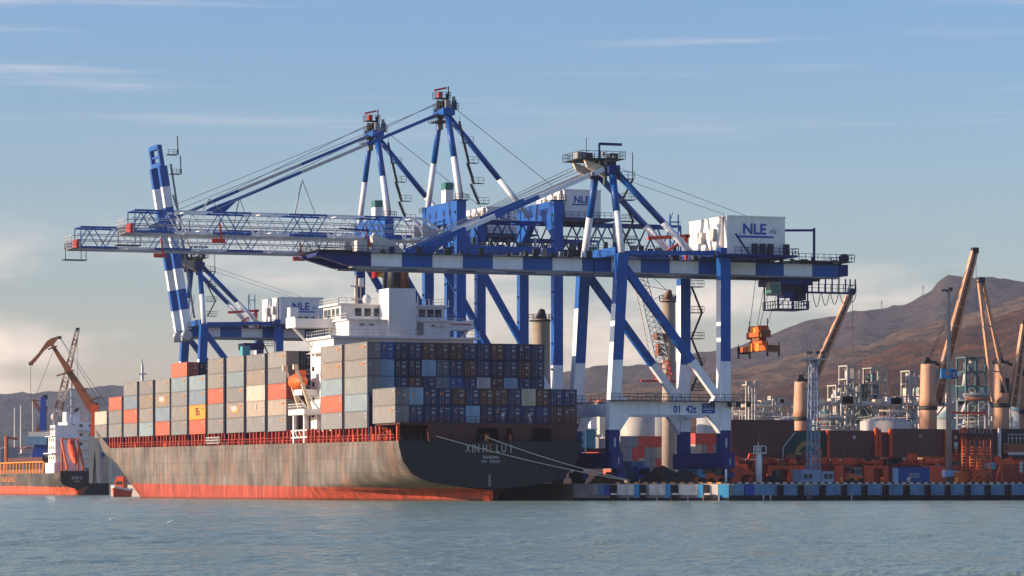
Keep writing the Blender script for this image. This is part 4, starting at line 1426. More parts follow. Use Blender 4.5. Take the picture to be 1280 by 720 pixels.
m = MB(); m.box(22.5, 25.4, 44.9, 45.59, 31.4, 31.6, 'white_paint'); m.build('deck_bracket', ship)
m = MB()
m.prism([(1.2, 46, 26.4), (7.2, 46, 29.0), (7.2, 46, 26.4)][::-1], (0, 9, 0), 'white_paint')
m.build('deck_bracket', ship)
m = MB()
m.box(13.5, 18.6, 44.3, 50.0, 29.42, 38.1, 'white_paint')
fc = m.build('funnel_casing', ship)
m = MB()
m.tube((15.2, 46.6, 38.1), (15.2, 46.6, 43.2), 1.25, 1.2, 'dark_steel', 16); m.tube((16.9, 46.4, 38.1), (16.9, 46.4, 42.8), 1.0, 1.0, 'rust_brown', 14)
m.tube((13.9, 48, 38.1), (13.9, 48, 42.4), .3, .3, 'dark_steel', 8); m.bar((17.9, 45.6, 38.1), (17.9, 45.6, 39.6), .25, .25, 'dark_steel')
m.build('funnel', fc)
m = MB()                                                      # signal mast on the wheelhouse roof
xm = vx(445, 56)
m.post((xm, 56, 32.5), (xm, 56, 41.0), .7, .7, 'cream_paint', None, .35, .35)
m.bar((xm - 1.2, 56, 39.0), (xm + 1.6, 56, 39.0), .25, .25, 'cream_paint'); m.bar((xm - 1.0, 56, 36.6), (xm + 1.3, 56, 36.6), .2, .2, 'cream_paint')
m.bar((xm + .9, 56, 36.6), (xm + .9, 56, 40.4), .18, .18, 'cream_paint'); m.box(xm + .6, xm + 1.4, 55.6, 56.4, 39.1, 40.5, 'white_paint')
m.bar((xm, 56, 41), (xm, 56, 43.4), .1, .1, 'grey_steel')
mast = m.build('signal_mast', ship)
m = MB(); m.lathe(xm + 1.9, 55.6, [(.2, 35.6), (.75, 36.1), (.85, 36.7), (.6, 37.3), (.1, 37.6)], 'white_paint', 14); m.build('radar_dome', mast)
m = MB(); m.bar((xm + 5, 57, 35.5), (xm + 5, 57, 38.5), .2, .2, 'light_steel'); m.bar((xm + 4, 57, 38.2), (xm + 6, 57, 38.2), .2, .35, 'white_paint'); m.build('radar_scanner', ship)
m = MB()
for xx, hh in ((21.5, 1.3), (23.0, 2.0), (25.2, 1.5), (11.5, 1.6), (30, 2.6), (4, 2.0)):
    m.bar((xx, 56, 32.5 if xx > 27 or xx < 5 else 35.5), (xx, 56, (32.5 if xx > 27 or xx < 5 else 35.5) + hh), .14, .14, 'grey_steel')
m.build('aerial', ship)
m = MB()
fx, fu = vx(178, 224), 224
m.post((fx, fu, 15), (fx, fu, 30.4), .9, .9, 'white_paint', None, .45, .45); m.bar((fx - 1, fu, 28.2), (fx + 1, fu, 28.2), .3, .3, 'white_paint'); m.bar((fx, fu, 30.4), (fx, fu, 31.6), .12, .12, 'grey_steel')
m.build('foremast', ship)
m = MB()                                                      # davit frame that carries the lifeboat
DV = 'white_paint'
m.box(-.5, 3.0, 50.5, 60.5, 15.4, 16.4, DV)
for u in (52.2, 58.8):
    m.bar((.2, u, 10.3), (.2, u, 15.4), .55, .7, DV); m.bar((2.6, u, 10.3), (2.6, u, 15.4), .5, .5, DV)
    m.bar((1.2, u, 16.4), (-.3, u, 21.0), .5, .6, 'cream_paint'); m.bar((-.3, u, 21.0), (-1.6, u + .4, 24.2), .5, .5, 'cream_paint')
    m.bar((2.8, u, 16.4), (.2, u, 19.6), .3, .3, DV); m.cbox((-1.5, u + .4, 24.0), (.9, .7, .9), 'cream_paint')
m.box(-.2, 2.9, 53, 58, 19.0, 20.0, DV)
for q in range(8):
    m.bar((.1, 50.8 + q * 1.2, 11.4), (.1, 52.0 + q * 1.2, 12.6 if q % 2 else 11.4), .14, .14, DV)
m.bar((.1, 50.6, 12.6), (.1, 60.4, 12.6), .16, .2, DV); m.bar((.1, 50.6, 11.3), (.1, 60.4, 11.3), .16, .2, DV)
m.rail([(-.5, 50.5, 16.4), (-.5, 60.5, 16.4)], DV, 1.0, 1.2, .08)
m.build('lifeboat_davit', ship)

lb = thing('lifeboat', 'orange enclosed lifeboat held in the white davit beside the accommodation block', 'lifeboat', (.2, 56, 20))
m = MB()
prof = []
for i in range(13):
    t = i / 12; u = 52.2 + 8.0 * t
    r_ = max(.06, math.sin(math.pi * min(1, max(0, t))) ** .45)
    prof.append([( .0 + 1.45 * r_ * math.cos(a_), u, 21.4 + 1.5 * r_ * math.sin(a_) * (1.05 if math.sin(a_) > 0 else .95)) for a_ in [2 * math.pi * k / 16 for k in range(16)]])
for rg in prof: m.v += rg
for i in range(12):
    for k in range(16):
        m.face([i * 16 + k, (i + 1) * 16 + k, (i + 1) * 16 + (k + 1) % 16, i * 16 + (k + 1) % 16], 'orange', True)
m.build('hull', lb)
m = MB(); m.box(-.75, .75, 53.4, 55.2, 22.5, 23.5, 'orange'); c = m.build('helm_dome', lb)
w = MB(); w.box(-.79, -.75, 53.8, 54.8, 22.9, 23.3, 'glass_dark'); w.build('window', c)

fl = thing('flag', 'red and yellow flag flying from the pole by the ship funnel', 'flag', (vx(479, 47), 47, 38.1))
fx = vx(479, 47)
m = MB(); m.tube((fx, 47, 38.1), (fx, 47, 41.6), .08, .06, 'grey_steel', 8); m.build('pole', fl)
m = MB()
nx_, nz_ = 10, 6
for layer in (0, .04):
    for i in range(nx_ + 1):
        for j in range(nz_ + 1):
            t, s_ = i / nx_, j / nz_
            m.v.append((fx - .1 - 2.0 * t, 47 + .25 * math.sin(t * 7 + s_) * t + layer, 40.1 + 1.35 * s_ + .5 * t - .7 * t * t * (1 - s_)))
n1_ = (nx_ + 1) * (nz_ + 1)
for layer in (0, 1):
    for i in range(nx_):
        for j in range(nz_):
            a_ = layer * n1_ + i * (nz_ + 1) + j
            q = [a_, a_ + 1, a_ + nz_ + 2, a_ + nz_ + 1]
            m.face(q if layer else q[::-1], 'flag_yellow' if i + j * 1.4 < 5 else 'flag_red', True)
m.build('cloth', fl)

# ------------------------------------------------------------------ containers
CL = {'grey': (0.162, 0.167, 0.176), 'beige grey': (0.180, 0.171, 0.167), 'tan': (0.211, 0.174, 0.148), 'pale blue': (0.164, 0.226, 0.261), 'blue grey': (0.138, 0.194, 0.256),
      'orange red': (0.425, 0.085, 0.043), 'cream': (0.400, 0.352, 0.296), 'pale cream': (0.335, 0.277, 0.226), 'amber': (0.680, 0.255, 0.017), 'pale green': (0.180, 0.202, 0.198),
      'navy': (.013, .032, .110), 'bright blue': (.014, .065, .24), 'dark navy': (.010, .020, .062), 'maroon': (.10, .026, .022), 'dark brown': (.050, .030, .026), 'brown': (.085, .034, .025),
      'light blue': (.20, .36, .50), 'teal grey': (.055, .10, .12), 'pale yellow': (.48, .47, .34), 'red': (.45, .04, .03), 'pale grey': (.42, .45, .47), 'rust': (.26, .10, .07)}
CW, CH = 2.44, 2.90
def container_body(length):
    m = MB(); C_ = 'container_paint'
    w, l, h = CW / 2, length / 2, CH
    # corrugated long sides
    n = max(8, int(length / .56))
    for sg in (-1, 1):
        xs_ = []
        for k in range(n):
            y0 = -l + .14 + (length - .28) * k / n; d = (length - .28) / n
            xs_ += [(y0, 0), (y0 + d * .3, 0), (y0 + d * .5, 1), (y0 + d * .8, 1)]
        xs_.append((l - .14, 0))
        o = len(m.v)
        for y, r_ in xs_:
            x = sg * (w - .02 - .06 * r_)
            m.v += [(x, y, .15), (x, y, h - .12)]
        for k in range(len(xs_) - 1):
            q = [o + 2 * k, o + 2 * k + 1, o + 2 * k + 3, o + 2 * k + 2]
            m.face(q if sg < 0 else q[::-1], C_)
        m.box(sg * w - .06, sg * w + .06, -l + .161, l - .161, 0, .16, C_) if False else None
        xa_, xb_ = (-w, -w + .10) if sg < 0 else (w - .10, w)
        m.box(xa_, xb_, -l + .16, l - .16, .0, .16, C_); m.box(xa_, xb_, -l + .16, l - .16, h - .13, h, C_)
        for y in (-l + .08, l - .08):
            m.box(-w if sg < 0 else w - .16, -w + .16 if sg < 0 else w, y - .08, y + .08, 0, h, C_)
    m.box(-w + .1, w - .1, -l + .05, l - .05, h - .08, h - .02, C_); m.box(-w + .1, w - .1, -l + .05, l - .05, .03, .12, C_)
    for y in (-l + .02, l - .06):
        m.box(-w + .16, w - .16, y + .03, y + .05, .12, h - .08, C_)
    return m
def mesh_of(mb, name):
    o = mb.build(name); me = o.data; bpy.data.objects.remove(o); return me
BODY = {40: mesh_of(container_body(12.19), 'container'), 20: mesh_of(container_body(6.06), 'container')}
def door_mesh(var, length):
    rnd = random.Random(var)
    out_ = []
    y = -length / 2
    for sg in (-1, 1):
        m = MB()
        x0, x1 = (-CW / 2 + .17, -.012) if sg < 0 else (.012, CW / 2 - .17)
        m.box(x0, x1, y - .012, y + .03, .16, CH - .14, 'container_paint')
        for f in (.3, .72):
            xr = x0 + (x1 - x0) * f
            m.bar((xr, y - .05, .1), (xr, y - .05, CH - .1), .045, .045, 'grey_steel')
            m.box(xr - .07, xr + .07, y - .075, y - .013, .95, 1.12, 'grey_steel')
        for zq in (.5, 1.2, 1.9, 2.5):
            xe = x0 if sg < 0 else x1
            m.box(xe - .06, xe + .06, y - .04, y - .013, zq - .05, zq + .05, 'container_paint')
        if sg > 0:                                            # number and data panels
            m.box(x0 + .12, x1 - .18, y - .022, y - .013, 2.28, 2.44, 'placard_white')
            if rnd.random() < .7: m.box(x0 + .2, x1 - .25, y - .022, y - .013, 1.5, 1.86, 'placard_white')
            if rnd.random() < .5: m.box(x0 + .3, x0 + .62, y - .022, y - .013, .45, .7, 'placard_orange')
        else:
            if rnd.random() < .6: m.box(x0 + .25, x0 + .62, y - .022, y - .013, 1.75, 2.1, rnd.choice(['placard_orange', 'placard_white', 'placard_white']))
            if rnd.random() < .35: m.box(x0 + .3, x1 - .3, y - .022, y - .013, 2.3, 2.42, 'placard_white')
        out_.append(mesh_of(m, 'door'))
    return out_
DOORS = {L_: [door_mesh(k, {40: 12.19, 20: 6.06}[L_]) for k in range(5)] for L_ in (40, 20)}
ORD = ['', 'first', 'second', 'third', 'fourth', 'fifth', 'sixth', 'seventh', 'eighth', 'ninth', 'tenth', 'eleventh', 'twelfth', 'thirteenth', 'fourteenth']
crnd = random.Random(11)
def container(col, x, y, z, label, group, size=40, doors=False, rz=0.0, mark=None):
    o = bpy.data.objects.new('shipping_container', BODY[size])
    COL.objects.link(o)
    o.location = (x, y, z); o.rotation_euler.z = rz
    o['_o'] = (x, y, z)
    j = 1 + crnd.uniform(-.14, .12)
    c = [v * j for v in CL[col]]
    o.color = (*c, 1)
    tag(o, label, 'container', group)
    if doors:
        for me in DOORS[size][crnd.randrange(5)]:
            d = bpy.data.objects.new('door', me); COL.objects.link(d); d.parent = o; d.color = o.color
    if mark:
        m = MB(); w = -CW / 2 - .012
        if mark == 'patch':
            m.box(w - .01, w, -2.6, 1.6, .9, 1.9, 'placard_orange'); m.box(w - .02, w - .011, -1.2, 2.6, 1.2, 2.2, 'placard_white')
        elif mark == 'glyph':
            for y0, y1, z0, z1 in ((-.6, .9, 2.0, 2.25), (-.9, .6, 1.5, 1.75), (-.4, 1.0, 1.0, 1.2), (-.1, .25, .7, 2.4), (-1.0, -.7, .7, 1.6)):
                m.box(w - .01, w, y0 * 1.5, y1 * 1.5, z0, z1, 'maroon')
        elif mark == 'small':
            m.box(w - .01, w, -.5, .5, 1.3, 2.3, 'placard_white')
        d = m.build('painted_mark'); d.parent = o
    return o
SG_ = 'containers stacked on the ship'
STK = [  # (column of the forward edge, aft edge, colours from the bottom up, marks {tier: kind})
    (118.3, 133.3, ['grey', 'cream'], {}), (135.8, 152, ['grey', 'grey', 'orange red'], {}),
    (154.4, 171.3, ['grey', 'orange red', 'blue grey', 'beige grey'], {}), (174, 191, ['pale blue', 'beige grey', 'tan', 'grey'], {}),
    (194, 212, ['orange red', 'blue grey', 'tan', 'beige grey'], {2: 'patch'}), (214, 233.6, ['grey', 'beige grey', 'grey', 'pale blue', 'orange red'], {}),
    (236.4, 256.6, ['orange red', 'amber', 'blue grey', 'pale blue'], {1: 'glyph'}), (259.6, 279.2, ['grey', 'grey', 'orange red', 'beige grey', 'beige grey'], {}),
    (283, 304.6, ['grey', 'tan', 'grey', 'pale blue', 'beige grey'], {1: 'patch'}), (308, 331, ['grey', 'pale cream', 'cream', 'tan', 'grey'], {1: 'small'}),
    (334.7, 357.7, ['grey', 'pale cream', 'orange red', 'grey', 'beige grey'], {}), (401, 427.4, ['grey', 'orange red', 'pale blue', 'tan', 'beige grey'], {}),
    (430.6, 459, ['grey', 'pale blue', 'pale green', 'beige grey', 'beige grey'], {}), (465.6, 494, ['beige grey', 'beige grey'], {})]
TP = 2.95
def tier_word(t, n):
    return 'top tier' if t == n - 1 else ('bottom tier' if t == 0 else ORD[t + 1] + ' tier up')
def code_mesh(var):
    rnd = random.Random(var + 50); m = MB(); w = -CW / 2 - .012
    m.box(w - .008, w, -5.6, -4.6, 2.3, 2.5, 'placard_white')
    if rnd.random() < .6: m.box(w - .008, w, -5.4, -4.9, 1.7, 2.0, 'placard_white')
    if rnd.random() < .5: m.box(w - .008, w, -4.4, -2.9, 1.9, 2.35, rnd.choice(['placard_white', 'lettering_blue', 'lettering_rust']))
    return mesh_of(m, 'painted_code')
CODES = [code_mesh(k) for k in range(5)]
for i, (p0, p1, cols, marks) in enumerate(STK):
    ua, uf = uy(p1, 0), uy(p0, 0)
    yc = (ua + uf) / 2
    bz = 13.06 if i == 13 else (12.34 + .0048 * yc + (.25 if i < 11 else 0) * 0)
    for t, cname in enumerate(cols):
        o = container(cname, CW / 2, yc, bz + t * TP, f'{cname} container, {tier_word(t, len(cols))} of the {ORD[i + 1]} stack from the bow', SG_, 40, i >= 12 or (i == 5 and t == 4), 0, marks.get(t))
        if i < 13: o.scale.y = (uf - ua) / 12.19
        d = bpy.data.objects.new('painted_code', CODES[crnd.randrange(5)]); COL.objects.link(d); d.parent = o
    if i == 5:
        for q, cname in ((1, 'dark navy'), (2, 'navy')):
            container(cname, CW / 2 + q * 2.5, yc, bz + 4 * TP, f'{cname} container end beside the orange one topping the sixth stack, {"next to it" if q == 1 else "one further inboard"}', SG_, 40, True)
    if i == 10:
        for q, cl2 in ((1, ['maroon', 'rust', 'maroon', 'dark navy', 'dark navy']), (2, ['dark navy', 'dark navy', 'maroon', 'navy', 'red'])):
            for t, cname in enumerate(cl2):
                container(cname, CW / 2 + q * 2.5, yc, bz + t * TP, f'{cname} container end forward of the lifeboat, {ORD[q]} column inboard, {tier_word(t, 5)}', SG_, 40, True)
    if i == 12:
        top3 = [['navy', 'navy', 'dark navy', 'navy', 'brown', 'dark brown', 'brown', 'navy', 'navy', 'brown', 'navy', 'navy'],
                ['light blue', 'dark navy', 'dark navy', 'light blue', 'teal grey', 'navy', 'brown', 'navy', 'dark navy', 'navy', 'brown', 'navy'],
                ['light blue', 'navy', 'brown', 'navy', 'blue grey', 'bright blue', 'navy', 'pale grey', 'brown', 'light blue', 'navy', 'navy']]
        top3[0] = ['bright blue', 'dark navy', 'navy', 'brown', 'dark brown', 'brown', 'navy', 'navy', 'brown', 'navy', 'dark navy', 'navy']
        for rw, row in enumerate(top3):
            t = 4 - rw
            for q, cname in enumerate(row):
                container(cname, CW / 2 + (q + 1) * 2.5, yc, bz + t * TP, f'{cname} container end, {("top row", "second row", "third row")[rw]} of the tall aft bay, {ORD[q + 2]} from port', SG_, 40, True)
    if i == 13:
        rows = [['light blue', 'navy', 'navy', 'brown', 'navy', 'brown', 'brown', 'navy', 'pale yellow', 'brown', 'navy', 'navy'],
                ['navy', 'navy', 'navy', 'navy', 'light blue', 'dark navy', 'navy', 'navy', 'navy', 'navy', 'brown', 'brown']]
        for rw, row in enumerate(rows):
            t = 1 - rw
            for q, cname in enumerate(row):
                container(cname, CW / 2 + (q + 1) * 2.5, yc, bz + t * TP, f'{cname} container end, {("upper", "lower")[rw]} row at the very stern, {ORD[q + 2]} column from port', SG_, 40, True)

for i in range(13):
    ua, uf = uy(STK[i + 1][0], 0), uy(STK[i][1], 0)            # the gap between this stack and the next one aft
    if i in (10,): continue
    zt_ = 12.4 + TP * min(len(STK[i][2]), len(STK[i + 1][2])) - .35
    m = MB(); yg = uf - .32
    m.box(.14, 32.2, yg - .06, yg + .06, 10.3, zt_, 'crane_navy')  # added dark wall, its colour standing in for the deep shade between bays
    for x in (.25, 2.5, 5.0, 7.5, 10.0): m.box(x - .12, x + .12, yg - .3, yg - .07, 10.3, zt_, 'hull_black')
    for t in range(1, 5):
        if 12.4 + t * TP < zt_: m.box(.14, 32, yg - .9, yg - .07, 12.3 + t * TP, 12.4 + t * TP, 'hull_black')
    m.build('gap_shade_wall', ship)

# ------------------------------------------------------------------ people on the stern platform
def person(label, x, y, z, joints, edges, radii, mats, helmet):
    root = thing('person', label, 'person', (x, y, z))
    me = bpy.data.meshes.new('body_skin')
    me.from_pydata([Vector(j) for j in joints], edges, [])
    ob = bpy.data.objects.new('body_skin', me); COL.objects.link(ob)
    md = ob.modifiers.new('skin', 'SKIN')
    for i, v in enumerate(me.skin_vertices[0].data):
        v.radius = radii[i]; v.use_root = (i == 0)
    ob.modifiers.new('sub', 'SUBSURF').levels = 1
    dg = bpy.context.evaluated_depsgraph_get()
    bm = bpy.data.meshes.new_from_object(ob.evaluated_get(dg))
    bpy.data.objects.remove(ob)
    b = bpy.data.objects.new('body', bm); COL.objects.link(b); b.parent = root
    for n_ in mats: bm.materials.append(MATS[n_])
    hz_ = joints[2][2] + .06
    for p in bm.polygons:
        p.use_smooth = True
        p.material_index = 0 if p.center.z > hz_ else (1 if p.center.z > joints[0][2] - .05 else 2)
    h = MB(); hx, hy, hzz = joints[3]
    h.lathe(x + hx, y + hy, [(.15, z + hzz + .02), (.145, z + hzz + .09), (.09, z + hzz + .15), (.01, z + hzz + .17)], helmet, 12)
    h.build('helmet', root)
EDG = [(0, 1), (1, 2), (2, 3), (1, 4), (4, 5), (5, 6), (1, 7), (7, 8), (8, 9), (0, 10), (10, 11), (11, 12), (12, 16), (0, 13), (13, 14), (14, 15), (15, 17)]
RAD = [(.16, .12), (.18, .12), (.07, .07), (.11, .12), (.075, .075), (.055, .055), (.045, .045), (.075, .075), (.055, .055), (.045, .045), (.10, .10), (.075, .075), (.055, .055), (.10, .10), (.075, .075), (.055, .055), (.05, .04), (.05, .04)]
J1 = [(0, 0, .95), (0, -.02, 1.38), (0, -.03, 1.54), (.01, -.05, 1.66), (-.2, -.03, 1.40), (-.30, -.08, 1.12), (-.34, -.22, .92), (.2, -.03, 1.40), (.32, -.10, 1.14), (.26, -.32, 1.05),
      (-.10, 0, .88), (-.14, .06, .48), (-.18, .12, .07), (.10, 0, .88), (.14, -.10, .48), (.18, -.02, .07), (-.19, -.04, .04), (.2, -.18, .04)]
J2 = [(0, 0, .92), (-.14, -.06, 1.32), (-.22, -.09, 1.45), (-.30, -.12, 1.54), (-.34, -.06, 1.30), (-.46, -.16, 1.08), (-.58, -.20, 1.26), (.06, -.08, 1.36), (.0, -.22, 1.10), (-.26, -.28, 1.04),
      (-.10, 0, .86), (-.16, -.06, .46), (-.16, .0, .07), (.10, 0, .86), (.18, .02, .46), (.26, .08, .07), (-.18, -.16, .04), (.26, -.08, .04)]
person('seaman in white overalls on the stern platform above the ship name, walking with arms lowered', vx(628.5, -.9), -.9, 13.06, J1, EDG, RAD, ['skin', 'overall_white', 'overall_blue'], 'placard_white')
person('seaman on the stern platform closer to the quay, leaning forward and reaching out', vx(662.5, -.9), -.9, 13.06, J2, EDG, RAD, ['skin', 'overall_white', 'overall_white'], 'placard_orange')

# ------------------------------------------------------------------ mooring lines
def rope(label, p, q, sag, r):
    m = MB(); p, q = Vector(p), Vector(q); prev = p
    for k in range(1, 17):
        t = k / 16; c = p.lerp(q, t) - Vector((0, 0, sag * 4 * t * (1 - t))); m.tube(prev, c, r, r, 'rope', 6, False); prev = c
    return solo(m, 'mooring_rope', label, 'rope', p, 'mooring lines from the stern')
BOL = (41.0, -2.5)
rope('pale mooring rope starting between the two orange bollards and running to the quay', (vx(607, -1.95), -1.95, zz(546, 16, -1.7)), (BOL[0] + .1, BOL[1], 3.5), .5, .085)
rope('pale mooring rope crossing the ship name from near the port quarter to the quay', (vx(545, -1.95), -1.95, zz(545, 7, -1.7)), (BOL[0] - .15, BOL[1] - .1, 3.4), .5, .08)

# ------------------------------------------------------------------ quay wall, fenders, kerb
dq = Vector((QB[0] - QA[0], QB[1] - QA[1], 0)); LQ = dq.length; dq.normalize()
nq = Vector((dq.y, -dq.x, 0))                                 # out of the skewed wall, towards the water
def skew(px):
    """distance along the skewed wall seen in column px"""
    t = (px - 640) / FPX
    # solve for s: point QA + s*dq
    A = X0 + QA[0] * CT - QA[1] * ST - t * (D0 + QA[0] * ST + QA[1] * CT)
    B = dq.x * CT - dq.y * ST - t * (dq.x * ST + dq.y * CT)
    return -A / B
def qbox(m, s0, s1, o0, o1, z0, z1, mt):
    """box on the skewed wall from s0 to s1, standing o0..o1 proud of it"""
    p = []
    for z in (z0, z1):
        for s_, o_ in ((s0, o1), (s1, o1), (s1, o0), (s0, o0)):
            c = Vector((QA[0], QA[1], 0)) + dq * s_ + nq * o_; p.append((c.x, c.y, z))
    m.hexa(p, mt)
qw = thing('quay_wall', 'concrete quay wall faced with white and blue panels between black fenders', 'quay', (56, -10, 0))
for a_, b_, mt in ((736, 749, 'concrete'), (749.5, 756, 'pier_blue'), (756.3, 762.5, 'royal_blue'), (772, 793, 'pier_white'), (793.3, 800, 'azure'), (812, 832, 'pier_white'),
                   (832.3, 839, 'azure'), (849, 872.4, 'pier_white'), (872.7, 879.5, 'azure'), (887.5, 898, 'pier_white'), (898.4, 911.5, 'azure')):
    m = MB(); qbox(m, max(.1, skew(a_)), skew(b_), .02, .35, .95 if mt != 'azure' else .55, QZ - .12, mt); m.build('wall_panel', qw)
for a_, b_ in ((763.5, 771), (801, 807.5), (840, 847.5), (880.3, 886.8)):
    m = MB(); qbox(m, skew(a_), skew(b_), .02, .6, .45, QZ - .2, 'black_rubber'); m.build('fender', qw)
    m = MB(); qbox(m, skew(a_) + .2, skew(b_) + .3, .62, .9, 1.0, 1.3, 'pier_white'); m.build('fender_block', qw)
for px in (786, 822, 861, 900, 840, 880.5):
    m = MB(); c = Vector((QA[0], QA[1], 0)) + dq * skew(px) + nq * .5; m.tube((c.x, c.y, -1), (c.x, c.y, 1.0), .14, .14, 'rust_brown' if px in (840, 880.5) else 'concrete', 8); m.build('pile', qw)
m = MB(); qbox(m, .05, LQ, .005, .3, -1.0, .5, 'black_rubber'); m.build('tide_zone', qw)
yq = QB[1]
for a_, b_, mt in ((915.6, 928.5, 'pier_blue'), (930, 941.6, 'royal_blue'), (942, 970.4, 'pier_blue'), (977.5, 996, 'pier_blue'), (1004, 1023, 'pier_blue'), (1031, 1050, 'pier_blue'), (1057, 1075.5, 'pier_blue'), (1082.5, 1102, 'pier_blue'),
                   (1110, 1128, 'pier_blue'), (1136, 1154.5, 'pier_blue'), (1161.5, 1179.5, 'pier_blue'), (1187, 1204.5, 'pier_blue'), (1211.5, 1229.5, 'pier_blue'), (1237, 1255, 'pier_blue'), (1261.5, 1279, 'pier_blue'), (1286, 1303, 'pier_blue')):
    m = MB(); m.box(vx(a_, yq), vx(b_, yq), yq - .35, yq - .02, .95, QZ - .12, mt); m.build('wall_panel', qw)
fpx = [971.3, 997, 1024, 1050.8, 1076.3, 1102.8, 1128.8, 1155.2, 1180.2, 1205.2, 1230.2, 1255.7, 1280]
for px in fpx:
    for d_ in (0, 3.6):
        m = MB(); m.box(vx(px + d_, yq), vx(px + d_ + 2.4, yq), yq - .75, yq - .02, .5, QZ - .2, 'black_rubber'); m.build('fender', qw)
m = MB(); m.box(QB[0] + .02, 180, yq - .3, yq - .01, -1.0, .9, 'black_rubber'); m.build('tide_zone', qw)
m = MB()
xl = vx(1008, yq)
for d_ in (0, .7): m.box(xl + d_, xl + d_ + .1, yq - .5, yq - .4, .2, QZ, 'grey_steel')
for q in range(8): m.box(xl + .1, xl + .7, yq - .48, yq - .42, .4 + q * .32, .46 + q * .32, 'grey_steel')
m.build('ladder', qw)
for px in (953, 962, 1063):
    m = MB(); x = vx(px, yq); m.tube((x, yq - .4, .0), (x, yq - .4, 1.0), .13, .13, 'light_steel', 8); m.build('pile', qw)
m = MB()
n_ = int((LQ - .5) / .8)
for k in range(9, n_):
    qbox(m, .3 + k * .8, .3 + (k + 1) * .8, -.35, -.05, QZ + .004, QZ + .26, 'yellow_orange' if k % 2 else 'black_rubber')
k = 0; x = QB[0] + .8
while x < 150:
    m.box(x, x + .7, yq + .1, yq + .4, QZ + .004, QZ + .25, 'cream_paint' if k % 2 else 'black_rubber'); x += .7; k += 1
m.build('striped_kerb', qw)
for k in range(1):
    m = MB(); m.tube((BOL[0], BOL[1] + .2, QZ), (BOL[0], BOL[1] + .2, QZ + .55), .28, .28, 'rust_brown', 12); m.tube((BOL[0], BOL[1] + .2, QZ + .55), (BOL[0], BOL[1] + .2, QZ + .75), .42, .4, 'rust_brown', 12)
    solo(m, 'mooring_bollard', 'rusty bollard at the quay edge holding the two mooring ropes', 'bollard', (BOL[0], BOL[1], QZ))

# ------------------------------------------------------------------ things standing on the pier
yb = 0.0
x = vx(948.5, yb)
bt = thing('beacon', 'white round harbour beacon with a square board and thin aerial on the quay', 'beacon', (x, yb, QZ))
m = MB(); m.lathe(x, yb, [(.55, QZ), (.55, QZ + 3.8), (.48, QZ + 5.0), (.4, QZ + 5.2)], 'white_paint', 18); m.build('column', bt)
m = MB()
for sg in (-1, 1):
    xc = x + sg * .65
    m.box(xc - .55, xc + .55, yb - .5, yb - .42, QZ + 5.3, QZ + 5.42, 'white_paint'); m.box(xc - .55, xc + .55, yb - .5, yb - .42, QZ + 6.45, QZ + 6.57, 'white_paint')
    m.box(xc - .55, xc - .42, yb - .5, yb - .42, QZ + 5.42, QZ + 6.45, 'white_paint'); m.box(xc + .42, xc + .55, yb - .5, yb - .42, QZ + 5.42, QZ + 6.45, 'white_paint')
    if sg > 0: m.box(xc - .42, xc + .42, yb - .47, yb - .44, QZ + 5.42, QZ + 6.45, 'dark_steel')
    else: m.box(xc - .42, xc + .42, yb - .48, yb - .44, QZ + 5.85, QZ + 6.0, 'white_paint'); m.box(xc - .07, xc + .07, yb - .5, yb - .43, QZ + 5.43, QZ + 6.44, 'white_paint')
m.box(x - 1.3, x + 1.3, yb - .41, yb + .4, QZ + 5.21, QZ + 5.29, 'white_paint')
m.build('day_board', bt)
m = MB(); m.tube((x - .1, yb, QZ + 5.2), (x - .1, yb, QZ + 7.2), .12, .09, 'cream_paint', 8); m.tube((x - .1, yb, QZ + 7.2), (x - .1, yb, QZ + 9.2), .035, .03, 'grey_steel', 6); m.build('aerial', bt)

# lattice floodlight mast, blue-grey
x, y = vx(1016.5, 6), 6
lm = thing('floodlight_mast', 'pale blue lattice floodlight mast with lamp platform, standing on a blue hut by the quay', 'mast', (x, y, QZ))
m = MB()
zt = zz(450, x, y)
def leg_pts(z):
    return .95 - .45 * (z - QZ) / (zt - QZ)
zs = [QZ + (zt - QZ) * k / 13 for k in range(14)]
for sx_ in (-1, 1):
    for sy_ in (-1, 1):
        m.bar((x + sx_ * .95, y + sy_ * .95, QZ), (x + sx_ * .5, y + sy_ * .5, zt), .19, .19, 'pale_blue')
for z0, z1 in zip(zs, zs[1:]):
    a_, b_ = leg_pts(z0), leg_pts(z1)
    for sg in (-1, 1):
        m.bar((x - a_, y + sg * a_, z0), (x + b_, y + sg * b_, z1), .09, .09, 'pale_blue'); m.bar((x + a_, y + sg * a_, z0), (x - b_, y + sg * b_, z1), .09, .09, 'pale_blue')
        m.bar((x + sg * a_, y - a_, z0), (x + sg * b_, y + b_, z1), .09, .09, 'pale_blue'); m.bar((x - b_, y + sg * b_, z1), (x + b_, y + sg * b_, z1), .12, .12, 'pale_blue')
m.build('lattice', lm)
m = MB()
m.box(x - 1.9, x + 1.9, y - 1.2, y + 1.2, zt, zt + .25, 'light_steel'); m.prism([(x - 1.5, y - .5, zt), (x - .5, y - .5, zt), (x - .5, y - .5, zt - 1.1)], (0, 1, 0), 'light_steel'); m.prism([(x + 1.5, y - .5, zt), (x + .5, y - .5, zt - 1.1), (x + .5, y - .5, zt)], (0, 1, 0), 'light_steel')
m.rail([(x - 1.9, y - 1.2, zt + .25), (x + 1.9, y - 1.2, zt + .25)], 'light_steel', .9, 1, .07)
m.build('lamp_platform', lm)
for q in (-1.7, -.9, .5, 1.5):
    m = MB(); m.cbox((x + q, y - .9, zt + 1.25), (.5, .5, .5), 'dark_steel', .3); m.bar((x + q, y - .9, zt + .25), (x + q, y - .9, zt + 1.0), .1, .1, 'dark_steel'); m.build('floodlight', lm)
m = MB()
